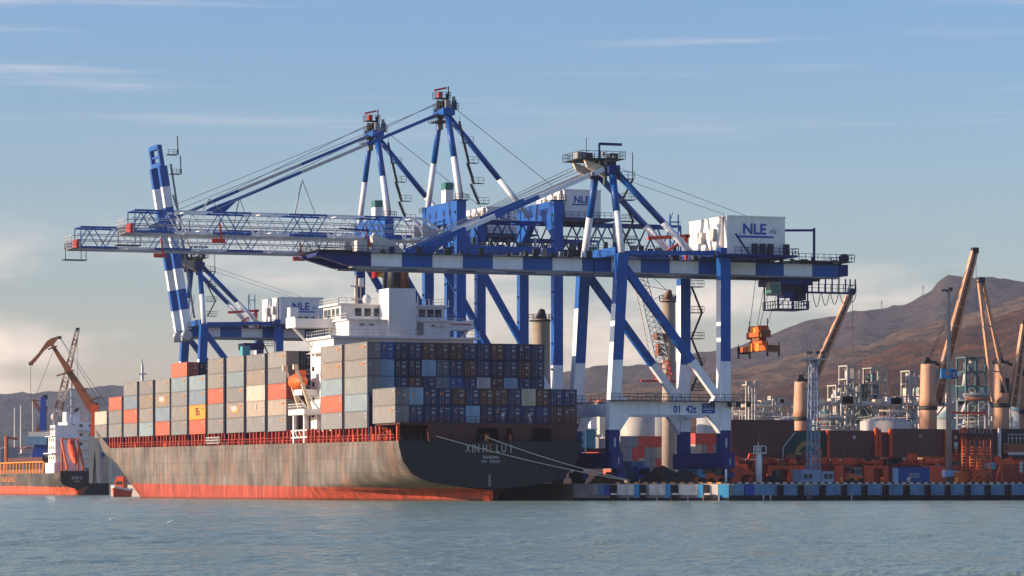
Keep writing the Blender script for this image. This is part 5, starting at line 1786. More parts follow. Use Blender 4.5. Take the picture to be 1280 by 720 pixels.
for q in range(10): m.box(x + .3, x + .8, y - 1.3, y - 1.1, QZ + 3 + q * .9, QZ + 3.35 + q * .9, 'orange_red' if q % 2 else 'grey_steel')
m.build('cable_box', lm)
m = MB(); m.box(vx(1003, 4), vx(1027, 4), 4, 8, QZ, zz(587, x, 4), 'pale_blue'); m.box(vx(1026.9, 4), vx(1041, 4), 3.6, 7.4, QZ, zz(589, x, 4), 'pale_blue')
sh = solo(m, 'blue_hut', 'low blue hut with small windows at the foot of the lattice mast', 'hut', (x, 6, QZ))
for px in (1006, 1012, 1030, 1036):
    m = MB(); xx = vx(px, 3.6); m.box(xx, xx + .7, 3.5 if px > 1026 else 3.92, 3.6 if px > 1026 else 4.0, QZ + .9, QZ + 1.7, 'glass_dark'); m.build('window', sh)

# tall lamp mast with a blue sign
x, y = vx(1186, 8), 8
pm = thing('lamp_mast', 'tall grey lamp mast carrying a small crosshead and a blue sign box', 'mast', (x, y, QZ))
m = MB(); m.tube((x, y, QZ), (x, y, zz(363, x, y)), .62, .28, 'grey_post', 14); m.build('pole', pm)
m = MB(); zt = zz(363, x, y); m.box(x - 1.3, x + .6, y - .2, y + .2, zt - .2, zt + .15, 'dark_steel'); m.cbox((x - 1.0, y, zt + .1), (.6, .5, .3), 'grey_steel'); m.cbox((x + .4, y, zt + .35), (.6, .5, .4), 'dark_steel'); m.build('crosshead', pm)
m = MB(); x0, x1 = vx(1173, y), vx(1192, y)
m.box(x0, x1, y - 1.1, y - .75, zz(473.5, x, y), zz(461.5, x, y), 'azure'); m.box(vx(1185.5, y), x1 + .01, y - 1.12, y - 1.1, zz(473.5, x, y), zz(462.5, x, y), 'royal_blue'); sg = m.build('sign_box', pm)
m = MB(); text_mesh(m, 'E', vx(1189, y), y - 1.15, zz(471, x, y), 1.2, 'lettering_white', .02, .03); m.cbox((vx(1180.5, y), y - 1.13, zz(467, x, y)), (.6, .05, .7), 'placard_orange'); m.build('lettering', sg)
m = MB(); m.cbox((vx(1195, y), y - .8, zz(467, x, y)), (.7, .6, .8), 'white_paint'); m.build('floodlight', pm)
m = MB(); m.box(x - 1.5, x + 1.0, y - 1.6, y - .9, QZ + 1.3, QZ + 2.4, 'sky_blue'); m.box(x - 1.9, x - 1.5, y - 1.5, y - 1.0, QZ + 1.2, QZ + 2.5, 'white_paint'); m.build('switch_box', pm)

# blue container with a light end
x0 = vx(1123.5, 2.4)
bc = container('bright blue', 0, 0, 0, 'royal blue container standing alone on the quay with pale end doors and white lettering', 'container on the quay', 20, False)
bc.rotation_euler.z = -R(90); bc.location = (x0 + 3.0, 2.4 + 1.2, QZ + .02); bc['group'] = ''; del bc['group']
m = MB(); w = CW / 2 + .005
for z, runs in ((1.55, ((-.9, -.62), (-.55, -.3), (-.22, .02), (.1, .38), (.46, .75), (.82, 1.05))), (1.05, ((-1.0, -.7), (-.62, -.4), (-.3, .0), (.08, .35), (.42, .66), (.75, 1.1)))):
    for a_, b_ in runs:
        m.box(w, w + .02, a_, b_, z, z + .09, 'lettering_white'); m.box(w, w + .02, a_, b_, z + .24, z + .33, 'lettering_white'); m.box(w, w + .02, a_, a_ + .08, z + .09, z + .24, 'lettering_white')
d = m.build('painted_mark'); d.parent = bc
m = MB(); m.box(-CW / 2 + .17, CW / 2 - .17, -3.06, -3.01, .16, CH - .14, 'sky_blue')
for xx in (-.75, -.3, .3, .75): m.bar((xx, -3.09, .1), (xx, -3.09, CH - .1), .05, .05, 'light_steel')
d = m.build('door'); d.parent = bc

# orange scaffold stair
xa, xb, y = vx(1208, 4), vx(1239, 4), 4.0
sc_ = thing('scaffold_tower', 'orange tubular access stair tower with railed top on the quay', 'scaffold', ((xa + xb) / 2, y, QZ))
zt = zz(558, xa, y)
cols_ = [xa, xa + 1.6, xa + 3.0, xb - 1.5, xb - .1]
for xx in cols_:
    m = MB()
    for yy in (y, y + 1.6): m.tube((xx, yy, QZ), (xx, yy, zt + (1.2 if xx in (cols_[0], cols_[1], cols_[3], cols_[4]) else 0)), .11, .11, 'orange', 8)
    q = QZ + .5
    while q < zt:
        m.bar((xx, y, q), (xx, y + 1.6, q), .09, .09, 'orange'); m.bar((xx - .28, y - .02, q), (xx + .28, y - .02, q), .09, .09, 'orange'); q += .55
    m.build('ladder_frame', sc_)
m = MB()
for a_, b_ in ((cols_[0], cols_[1]), (cols_[3], cols_[4])):
    m.box(a_, b_, y - .1, y + 1.7, zt - 1.5, zt - 1.4, 'orange'); m.rail([(a_, y - .1, zt - 1.4), (b_, y - .1, zt - 1.4)], 'orange', 1.1, .8, .09); m.rail([(a_, y + 1.7, zt - 1.4), (b_, y + 1.7, zt - 1.4)], 'orange', 2.2, .8, .09)
m.box(cols_[1], cols_[3], y, y + 1.6, zt - 1.55, zt - 1.45, 'orange')
m.build('landing', sc_)
m = MB()
for a_, b_, z0 in ((cols_[0], cols_[2], QZ), (cols_[2], cols_[3], QZ), (cols_[1], cols_[4], QZ + .2)):
    for yy in (y - .05, y + 1.65):
        m.bar((a_ + .2, yy, z0), (b_, yy, z0 + 2.2), .16, .16, 'orange'); m.bar((a_ + .2, yy, z0 + 1), (b_, yy, z0 + 3.0), .09, .09, 'orange')
m.build('stair', sc_)
x = vx(1249, 4)
m = MB()
m.bar((x - .8, 4, QZ), (x + .5, 4, zz(576, x, 4)), .22, .22, 'orange_red'); m.bar((x + .5, 4, QZ), (x + .6, 4, zz(576, x, 4)), .2, .2, 'orange_red')
for q in range(4): m.bar((x - .75 + q * .32, 4, QZ + q * 1.0 + .3), (x + .5, 4, QZ + q * 1.0 + .3), .1, .1, 'orange_red')
m.bar((x + .5, 4, zz(577, x, 4)), (x + 2.6, 4, zz(570, x, 4)), .14, .14, 'orange_red'); m.box(x - 1.2, x + 1.2, 3.4, 4.6, QZ, QZ + .5, 'rust_brown')
solo(m, 'lifting_trestle', 'small orange-red triangular lifting frame beside the orange stair tower', 'frame', (x, 4, QZ))

def small_tractor(name, label, px, y, body, cab, rz=1, big=1.0):
    x = vx(px, y)
    r = thing(name, label, 'vehicle', (x, y, QZ))
    b_ = big
    m = MB(); m.box(x - 1.3 * b_, x + 1.2 * b_, y - .8, y + .8, QZ + .5, QZ + 1.35 * b_, body); m.box(x - 1.2 * b_, x - .2 * b_, y - .7, y + .7, QZ + 1.35 * b_, QZ + 1.7 * b_, body); m.build('body', r)
    m = MB(); m.box(x - .15 * b_, x + 1.0 * b_, y - .75, y + .75, QZ + 1.36 * b_, QZ + 2.7 * b_, cab); c = m.build('cab', r)
    m = MB(); m.box(x + .0, x + .85 * b_, y - .79, y - .75, QZ + 1.6 * b_, QZ + 2.5 * b_, 'glass_dark'); m.box(x - .2 * b_, x - .15 * b_, y - .6, y + .6, QZ + 1.7 * b_, QZ + 2.5 * b_, 'glass_dark'); m.build('window', c)
    for xx in (-.85, .8):
        for yy in (-.85, .65):
            m = MB(); m.tube((x + xx * b_, y + yy, QZ + .5 * b_), (x + xx * b_, y + yy + .25, QZ + .5 * b_), .5 * b_, .5 * b_, 'black_rubber', 14); m.build('wheel', r)
    if rz:
        m = MB(); m.bar((x + 1.3 * b_, y - .3, QZ + .3), (x + 1.3 * b_, y - .3, QZ + 3.0 * b_), .14, .2, 'dark_steel'); m.bar((x + 1.3 * b_, y + .3, QZ + .3), (x + 1.3 * b_, y + .3, QZ + 3.0 * b_), .14, .2, 'dark_steel')
        m.bar((x + 1.3 * b_, y - .3, QZ + .3), (x + 2.3 * b_, y - .3, QZ + .25), .12, .08, 'dark_steel'); m.build('lift_mast', r)
    return r
small_tractor('forklift', 'yellow forklift with grey cab parked on the quay between the lattice mast and blue container', 1068, 6, 'orange', 'grey_steel', 1, 1.05)
small_tractor('forklift', 'dark forklift beside the white round beacon and the red ship hull', 968, 8, 'dark_steel', 'dark_steel', 1, .9)
small_tractor('yard_tractor', 'orange yard tractor standing under the land legs of the crane marked 01', 893, 0, 'orange', 'dark_steel', 0, 1.05)

def truck(label, px, y, cabc, boxc, gl):
    x = vx(px, y)
    r = thing('truck', label, 'truck', (x, y, QZ), gl)
    m = MB(); m.box(x - 1.2, x + 1.2, y - .1, y + 9, QZ + .7, QZ + 1.05, 'dark_steel'); m.build('chassis', r)
    m = MB(); m.box(x - 1.2, x + 1.2, y + .8, y + 8.9, QZ + 1.06, QZ + 4.0, boxc); m.build('cargo_box', r)
    m = MB(); m.prism([(x - 1.15, y - 2.0, QZ + .7), (x - 1.15, y - 1.7, QZ + 2.9), (x - 1.15, y + .5, QZ + 3.1), (x - 1.15, y + .5, QZ + .7)], (2.3, 0, 0), cabc); c = m.build('cab', r)
    m = MB(); m.box(x - .95, x + .95, y - 2.03, y - 1.86, QZ + 1.7, QZ + 2.6, 'glass_dark'); m.build('windscreen', c)
    for yy in (-1.2, 5.6, 7.2):
        for xx in (-1.2, .9):
            m = MB(); m.tube((x + xx, y + yy, QZ + .5), (x + xx + .3, y + yy, QZ + .5), .5, .5, 'black_rubber', 14); m.build('wheel', r)
    return r
truck('blue box lorry on the quay between the crane legs, beneath the terminal stacks', 800, 14, 'royal_blue', 'pier_blue', 'lorries on the quay')
truck('pale blue lorry standing by the far land leg of the crane marked 01', 880, 10, 'sky_blue', 'pier_blue', 'lorries on the quay')

# rusty clamshell grab, scrap heap, huts, bollards
x, y = vx(769, 2.0), 1.5
gr = thing('grab_bucket', 'rusty brown clamshell grab lying open at the quay edge by the mooring ropes', 'grab', (x, y, QZ))
for sg in (-1, 1):
    m = MB()
    pts = [(x + sg * .1, y - .9, QZ + .1)] + [(x + sg * (.2 + 1.5 * math.sin(a_)), y - .9, QZ + 1.9 - 1.8 * math.cos(a_)) for a_ in [R(10 + 15 * k) for k in range(6)]] + [(x + sg * .2, y - .9, QZ + 2.1)]
    m.prism(pts if sg > 0 else pts[::-1], (0, 1.8, 0), 'rust_brown'); m.build('jaw', gr)
m = MB(); m.box(x - .5, x + .5, y - .6, y + .6, QZ + 2.1, QZ + 2.7, 'crane_brown'); m.bar((x - .3, y, QZ + 2.7), (x + .2, y, QZ + 3.6), .2, .2, 'rust_brown'); m.build('head_block', gr)
def heap(label, px, y, w, h, mt, seed):
    x = vx(px, y); m = MB(); rnd = random.Random(seed)
    n, k = 20, 8
    for j in range(k + 1):
        for i in range(n):
            t = j / k; a_ = 2 * math.pi * i / n
            rr_ = w * (1 - t) * (1 + .22 * mnoise.noise(Vector((math.cos(a_) * 1.5 + seed, math.sin(a_) * 1.5, t * 2))))
            m.v.append((x + rr_ * math.cos(a_), y + rr_ * .7 * math.sin(a_), QZ + h * (1 - (1 - t) ** 1.6) * (1 + .15 * rnd.uniform(-1, 1)) - .02))
    for j in range(k):
        for i in range(n):
            m.face([j * n + i, j * n + (i + 1) % n, (j + 1) * n + (i + 1) % n, (j + 1) * n + i], mt)
    return solo(m, 'scrap_heap', label, 'heap', (x, y, QZ), 'heaps of dark cargo on the quay')
heap('dark scrap heap behind the lorry at the middle of the crane gap', 828, 8, 4.6, 2.9, 'scrap', 3)
heap('low brown heap stretching from the ship stern to the grab', 752, 4.8, 2.4, 1.6, 'rust_brown', 5)
heap('long low dark heap in front of the land-side crane legs', 856, 3, 4.6, 2.2, 'scrap', 8)
for k, (px, c_, lab) in enumerate(((938, 'signal_red', 'short red bollard at the kerb, between the crane leg and the white beacon'), (907.5, 'white_paint', 'slim white post at the kerb beside the crane leg'), (871, 'orange', 'short orange bollard on the kerb by the pale blue lorry'),
                                   (1103, 'orange', 'short orange bollard just before the blue quay container'), (1052, 'yellow_orange', 'yellow bollard between the blue hut and the forklift'), (1136, 'cream_paint', 'cream bollard in front of the blue quay container'),
                                   (1196, 'yellow_orange', 'squat amber bollard between lamp mast and stair tower'))):
    yy = -6 if px > 905 else -2; x = vx(px, yy); m = MB()
    m.lathe(x, yy, [(.26, QZ), (.22, QZ + .7), (.34, QZ + .8), (.34, QZ + 1.0), (.1, QZ + 1.1)] if k != 1 else [(.2, QZ), (.2, QZ + 2.4), (.1, QZ + 2.5)], c_, 12)
    solo(m, 'quay_bollard', lab, 'bollard', (x, yy, QZ))
x = vx(1201, 5); m = MB(); m.box(x - .9, x + .9, 4.2, 5.8, QZ, QZ + 2.0, 'orange'); m.prism([(x - .9, 4.2, QZ + 2.0), (x + .9, 4.2, QZ + 2.0), (x, 4.2, QZ + 2.3)], (0, 1.6, 0), 'orange')
solo(m, 'generator_cabinet', 'amber steel cabinet beside the orange stair tower', 'cabinet', (x, 5, QZ))

# ------------------------------------------------------------------ the bulk carrier behind the pier
YB = 50.0
xs0 = vx(914, YB)
bk = thing('bulk_carrier', 'red bulk carrier with raised maroon hatch covers lying behind the pier', 'ship', ((xs0 + 175) / 2, 61, 0))
def Vb(px, y=YB): return vx(px, y)
def Zb(py, px=1080, y=YB): return zz(py, vx(px, y), y)
m = MB()
prof = []
xe = 185
zt = Zb(580)
n = 26
for j, (z, f) in enumerate(((-1, .96), (2, .99), (4, 1), (zt, 1))):
    for i in range(n):
        a_ = 2 * math.pi * i / n
        ex = .28
        cx_, sx__ = math.cos(a_), math.sin(a_)
        X_ = math.copysign(abs(cx_) ** ex, cx_); Y_ = math.copysign(abs(sx__) ** ex, sx__)
        m.v.append(((xs0 + xe) / 2 + f * X_ * (xe - xs0) / 2, 62 + f * Y_ * 12, z))
for j in range(3):
    for i in range(n):
        m.face([j * n + i, j * n + (i + 1) % n, (j + 1) * n + (i + 1) % n, (j + 1) * n + i], 'carrier_red')
m.face([3 * n + i for i in range(n)], 'deck_red')
m.build('hull', bk)
m = MB()
m.box(xs0 + 1.5, xe - 2, YB + .35, YB + .9, zt, Zb(575), 'orange_red')
m.rail([(xs0 + 1.5, YB + .3, zt), (xe - 2, YB + .3, zt)], 'orange_red', 1.0, 2.2, .09)
m.build('bulwark', bk)
for px in (920, 965, 985, 1003, 1030, 1045, 1062, 1085, 1105, 1125, 1140, 1160, 1178, 1196, 1212, 1233, 1248, 1262):
    m = MB(); xx = Vb(px); zt2 = Zb(573 + (px * 7 % 4))
    m.prism([(xx - 1.3, YB + .2, zt + .5), (xx + 1.3, YB + .2, zt + .5), (xx + .5, YB + .2, zt2 + .5), (xx - .5, YB + .2, zt2 + .5)], (0, .14, 0), 'orange_red'); m.build('coaming_bracket', bk)
for a_, b_ in ((958, 974), (983.5, 1004), (1150, 1186), (914, 924), (1041, 1052), (1078, 1090), (1214, 1222), (1102, 1108)):
    m = MB(); m.prism([(Vb(a_), YB - .8, 1.2), (Vb(b_), YB - .8, 1.2), (Vb(b_), YB - .8, Zb(582)), (Vb(a_), YB - .8, Zb(582))], (0, .75, 0), 'orange_red'); m.build('hull_fender_plate', bk)
hatches = [(914, 993, 525.5, 574), (993.3, 1034, 538.5, 574), (1036, 1095.5, 538, 574), (1101, 1111, 540, 572), (1115, 1181.5, 535.5, 571.5), (1183.5, 1203, 536, 571), (1208, 1250, 534.5, 570)]
hc = []
for k, (a_, b_, t_, bt_) in enumerate(hatches):
    m = MB(); x0, x1 = Vb(a_, YB + 1.5), Vb(b_, YB + 1.5); z0, z1 = Zb(bt_), Zb(t_)
    m.box(x0, x1, YB + 1.5, YB + 2.3, z0, z1, 'hatch_maroon')
    m.box(x0 + .1, x1 - .1, YB + 1.35, YB + 1.5, z0 + .05, z0 + .45, 'rust_brown')
    if b_ - a_ > 30:
        nn = max(2, int((x1 - x0) / 2.4))
        for q in range(1, nn): m.box(x0 + (x1 - x0) * q / nn - .035, x0 + (x1 - x0) * q / nn + .035, YB + 1.46, YB + 1.5, z0 + .5, z1 - .05, 'hatch_maroon')
    h_ = m.build('hatch_cover', bk); hc.append(h_)
h_ = hc[0]
m = MB()                                                     # the painted house emblem: green field, gold ring, white bar
xa, xb = Vb(978.5, YB + 1.4), Vb(1034, YB + 1.4); z0, z1 = Zb(573.5), Zb(540)
zm = Zb(560)
ye = YB + 1.30
m.prism([(xa, ye, z0), (xb, ye, z0), (xb, ye, z1), (Vb(994, YB + 1.4), ye, z1), (xa, ye, zm)], (0, .04, 0), 'emblem_green')
m.bar((xa, ye - .02, z0), (xa, ye - .02, zm), .22, .04, 'light_steel', (0, 1, 0)); m.bar((xa, ye - .02, zm), (Vb(994, YB + 1.4), ye - .02, z1), .22, .04, 'light_steel', (0, 1, 0))
cx_, cz_ = Vb(1010, YB + 1.4), Zb(570)
r0, r1 = 2.0, 2.9
for k in range(18):
    a0, a1 = math.pi * k / 18, math.pi * (k + 1) / 18
    m.prism([(cx_ + r0 * math.cos(a0), ye - .03, cz_ + r0 * math.sin(a0)), (cx_ + r1 * math.cos(a0), ye - .03, cz_ + r1 * math.sin(a0)), (cx_ + r1 * math.cos(a1), ye - .03, cz_ + r1 * math.sin(a1)), (cx_ + r0 * math.cos(a1), ye - .03, cz_ + r0 * math.sin(a1))][::-1], (0, .03, 0), 'emblem_gold')
m.box(Vb(1001), Vb(1018), ye - .05, ye - .02, Zb(568.5), Zb(566), 'light_steel')
m.build('painted_emblem', hc[1])
m = MB(); m.tube((Vb(996, YB + .4), YB + 1.1, zt), (Vb(996, YB + .4), YB + 1.1, Zb(575)), .9, .9, 'cream_paint', 12); m.build('vent_cowl', bk)
for k, px, py, mt in ((2, 1068, 546.5, 'light_steel'), (4, 1151, 545, 'emblem_gold'), (5, 1195, 546, 'light_steel')):
    m = MB(); m.tube((Vb(px, YB + 1.4), YB + 1.46, Zb(py)), (Vb(px, YB + 1.4), YB + 1.49, Zb(py)), .36, .36, mt, 12); m.build('lifting_lug', hc[k])
for a_, b_, t_ in ((1093.5, 1096.5, 535), (1098, 1100.6, 536), (1111.5, 1114.6, 536), (1181.8, 1183.3, 536), (1201, 1203.4, 534), (1204.2, 1206.6, 533), (911.6, 913.6, 527), (1033.6, 1035.8, 538)):
    m = MB(); x0, x1 = Vb(a_, YB + 1), Vb(b_, YB + 1)
    m.box(x0, x1, YB + .7, YB + 1.45, zt, Zb(t_), 'orange_red'); q = zt + .4
    while q < Zb(t_): m.box(x0 - .12, x1 + .12, YB + .62, YB + .7, q, q + .18, 'orange_red'); q += .8
    m.build('hatch_post', bk)
m = MB()
m.box(Vb(1194), Vb(1243), YB + 3, YB + 3.6, Zb(516), Zb(513), 'orange_red')
for px in (1197, 1241): m.box(Vb(px), Vb(px + 1.6), YB + 3, YB + 3.6, Zb(540), Zb(516), 'grey_steel')
m.build('crosshead', bk)
m = MB()
for px in range(1200, 1242, 5): m.bar((Vb(px), YB + .4, Zb(541)), (Vb(px + 2), YB + .4, Zb(545)), .3, .3, 'dark_steel'); m.bar((Vb(px), YB + .4, Zb(534)), (Vb(px), YB + .4, Zb(541)), .07, .07, 'light_steel')
m.build('hatch_chain', bk)
m = MB(); m.box(Vb(1250.3), Vb(1253), YB + .5, YB + 1.2, zt, Zb(534), 'light_steel'); m.build('gangway_post', bk)
m = MB(); m.box(Vb(1253.5), xe - 4, YB + 1.5, YB + 18, zt, Zb(536, 1270), 'hull_black'); m.box(Vb(1257), Vb(1282), YB + .7, YB + 1.48, Zb(566), Zb(553), 'crane_brown'); m.box(Vb(1262), Vb(1282), YB + .6, YB + .7, Zb(568), Zb(564.5), 'light_steel')
m.rail([(Vb(1264), YB + 1.2, Zb(552)), (Vb(1284), YB + 1.2, Zb(552))], 'light_steel', 1.6, .9, .1)
m.box(Vb(1258.5), Vb(1261), YB + .6, YB + .7, Zb(561), Zb(556), 'dark_steel')
dh = m.build('deckhouse', bk)
m = MB(); q = MB()
for k, (px, py) in enumerate(((1276.5, 583), (1276.5, 578.5), (1276.5, 588))):
    m.tube((Vb(px), YB + .02, Zb(py)), (Vb(px), YB + .06, Zb(py)), .42, .42, 'light_steel', 10)
m.build('draught_mark', bk)
for px, py, c_ in ((1130, 586, 'maroon'), (1086, 588, 'maroon'), (1195, 581, 'emblem_green'), (1236, 582, 'teal_box'), (1004, 574, 'deck_red'), (1112, 577, 'hull_black'), (1120, 575, 'scrap')):
    m = MB(); xx = Vb(px); m.box(xx - 1.1, xx + 1.1, YB - .6, YB + .2, Zb(py + 4), Zb(py - 4), c_); m.build('deck_locker', bk)
m = MB(); m.tube((Vb(1198), YB + 1, Zb(580)), (Vb(1198), YB + 1, Zb(552)), .3, .3, 'signal_red', 8); m.tube((Vb(1197.4), YB + .9, Zb(561)), (Vb(1197.4), YB + .9, Zb(552)), .42, .42, 'shed_green', 8); m.build('vent_pipe', bk)

frn = random.Random(77)
for k in range(46):
    px = frn.uniform(916, 1248); xx = Vb(px); w_ = frn.uniform(.3, 1.5); z0 = zt + frn.uniform(-2.6, 1.0); h_ = frn.uniform(.4, 1.8); y1 = YB - .12 - k * .004
    m = MB(); mt = frn.choice(['orange_red', 'orange_red', 'maroon', 'deck_red', 'hull_black', 'rust_brown', 'orange_red', 'grey_steel'])
    if k % 3 == 0:
        m.tube((xx, y1 - .3, z0), (xx, y1 - .3, z0 + h_ * 1.4), .14, .14, mt, 8); m.tube((xx, y1 - .3, z0 + h_ * 1.4), (xx + w_, y1 - .3, z0 + h_ * 1.4), .14, .14, mt, 8); m.build('deck_pipe', bk)
    else:
        m.prism([(xx - w_, y1 - .5, z0), (xx + w_, y1 - .5, z0), (xx + w_ * .7, y1 - .5, z0 + h_), (xx - w_ * .7, y1 - .5, z0 + h_)], (0, .5, 0), mt); m.build('deck_winch', bk)
for k in range(9):
    px = 925 + k * 37; m = MB(); xx = Vb(px); q = zt
    m.bar((xx, YB - .05, 1.5), (xx, YB - .05, zt + .9), .12, .12, 'maroon'); m.bar((xx + .5, YB - .05, 1.5), (xx + .5, YB - .05, zt + .9), .12, .12, 'maroon')
    for r_ in range(9): m.bar((xx, YB - .05, 1.8 + r_ * .7), (xx + .5, YB - .05, 1.8 + r_ * .7), .08, .08, 'maroon')
    m.build('pilot_ladder', bk)
def deck_crane(px0, px1, ytop, yband, jib, cables, twin=None, window=False):
    yc = YB + 8
    x0, x1 = vx(px0, yc), vx(px1, yc); x = (x0 + x1) / 2; r_ = (x1 - x0) / 2
    Z_ = lambda py: zz(py, x, yc)
    m = MB()
    m.lathe(x, yc, [(r_, zt - 1), (r_, Z_(yband + 2)), (r_ * 1.0, Z_(yband))], 'tan_post', 28)
    m.lathe(x, yc, [(r_ * 1.02, Z_(yband)), (r_ * .98, Z_(yband - 12)), (r_ * .86, Z_(ytop + 4)), (r_ * .84, Z_(ytop))], 'tan_post', 28)
    m.lathe(x, yc, [(r_ * 1.08, Z_(yband + 2.4)), (r_ * 1.1, Z_(yband + 1)), (r_ * 1.08, Z_(yband - 2.4))], 'dark_steel', 28)
    dc = m.build('deck_crane', bk)
    m = MB(); m.box(x - r_ * .8, x + r_ * .8, yc - 1, yc + 1, Z_(ytop), Z_(ytop - 3.5), 'dark_steel'); m.prism([(x - r_ * .6, yc - .7, Z_(ytop - 3.5)), (x + r_ * .3, yc - .7, Z_(ytop - 3.5)), (x - r_ * .1, yc - .7, Z_(ytop - 8)), (x - r_ * .5, yc - .7, Z_(ytop - 8.5))], (0, 1.4, 0), 'dark_steel')
    m.bar((x + r_ * .5, yc, Z_(ytop - 2)), (x + r_ * 1.5, yc, Z_(ytop + 1)), .4, .5, 'dark_steel'); m.build('crane_top', dc)
    if window:
        m = MB(); m.box(x - r_ * .55, x + r_ * .55, yc - r_ - .25, yc - r_ * .5, Z_(491), Z_(473), 'dark_steel'); m.build('operator_window', dc)
    else:
        m = MB(); m.prism([(x + r_ * .3, yc - 1.2, Z_(yband - 2)), (x + r_ * 1.5, yc - 1.2, Z_(yband - 3)), (x + r_ * 1.25, yc - 1.2, Z_(ytop + 12)), (x + r_ * .5, yc - 1.2, Z_(ytop + 3))], (0, 2.4, 0), 'grey_post'); m.box(x + r_ * 1.0, x + r_ * 1.7, yc - 1.3, yc + .5, Z_(yband - 4), Z_(yband - 12), 'dark_steel'); m.build('operator_cab', dc)
    m = MB()
    (fx_, fy_), (tx_, ty_), wf, wt = jib
    P0 = Vector((vx(fx_, yc - 1), yc - 1, zz(fy_, vx(fx_, yc - 1), yc - 1)))
    yt = yc - (9 if twin else 1)
    P1 = Vector((vx(tx_, yt), yt, zz(ty_, vx(tx_, yt), yt)))
    side = Vector((1, 0, 0)) if twin else Vector((0, 1, 0))
    d_ = (P1 - P0).normalized(); per = d_.cross(Vector((0, 1, 0))).normalized() if not twin else side
    for sg in (-1, 1):
        m.bar(P0 + per * sg * wf, P1 + per * sg * wt, .42, 1.0 if not twin else .7, 'tan_post', (0, 1, 0))
    for k in range(1, 8):
        t = k / 8
        if twin and k not in (2, 5): continue
        c = P0.lerp(P1, t); w_ = wf + (wt - wf) * t
        m.bar(c - per * w_, c + per * w_, .25, .6, 'tan_post', (0, 1, 0))
    if not twin:
        m.bar(P0, P1, wf * 1.5, .5, 'crane_brown', (0, 1, 0), wt * 1.5, .4)
    m.cbox(P1, (1.3, 1.0, 1.1), 'dark_steel')
    m.build('jib', dc)
    for k in range(3):
        m = MB(); a_ = Vector((x - r_ * .2 + .25 * k, yc - .6, Z_(ytop - 7))); m.bar(a_, P1 + Vector((.1 * k, 0, -.9 * k)), .08, .08, 'wire'); m.build('luffing_cable', dc)
    m = MB(); m.bar(P1 + Vector((.3, 0, -.3)), P1 + Vector((.3, 0, -14)), .06, .06, 'wire'); m.build('hook_rope', dc)
deck_crane(992.5, 1010.5, 477, 523.5, ((1011, 487), (1064, 365), .75, .35), None)
deck_crane(1150.5, 1170, 455, 510, ((1171, 502), (1218.5, 313), 1.05, .4), None)
deck_crane(1241.5, 1260.5, 455, 507, ((1250, 502), (1226, 350), 1.6, .5), None, True, True)
deck_crane(1275.5, 1295, 470, 515, ((1266, 508), (1281, 404), .7, .4), None)

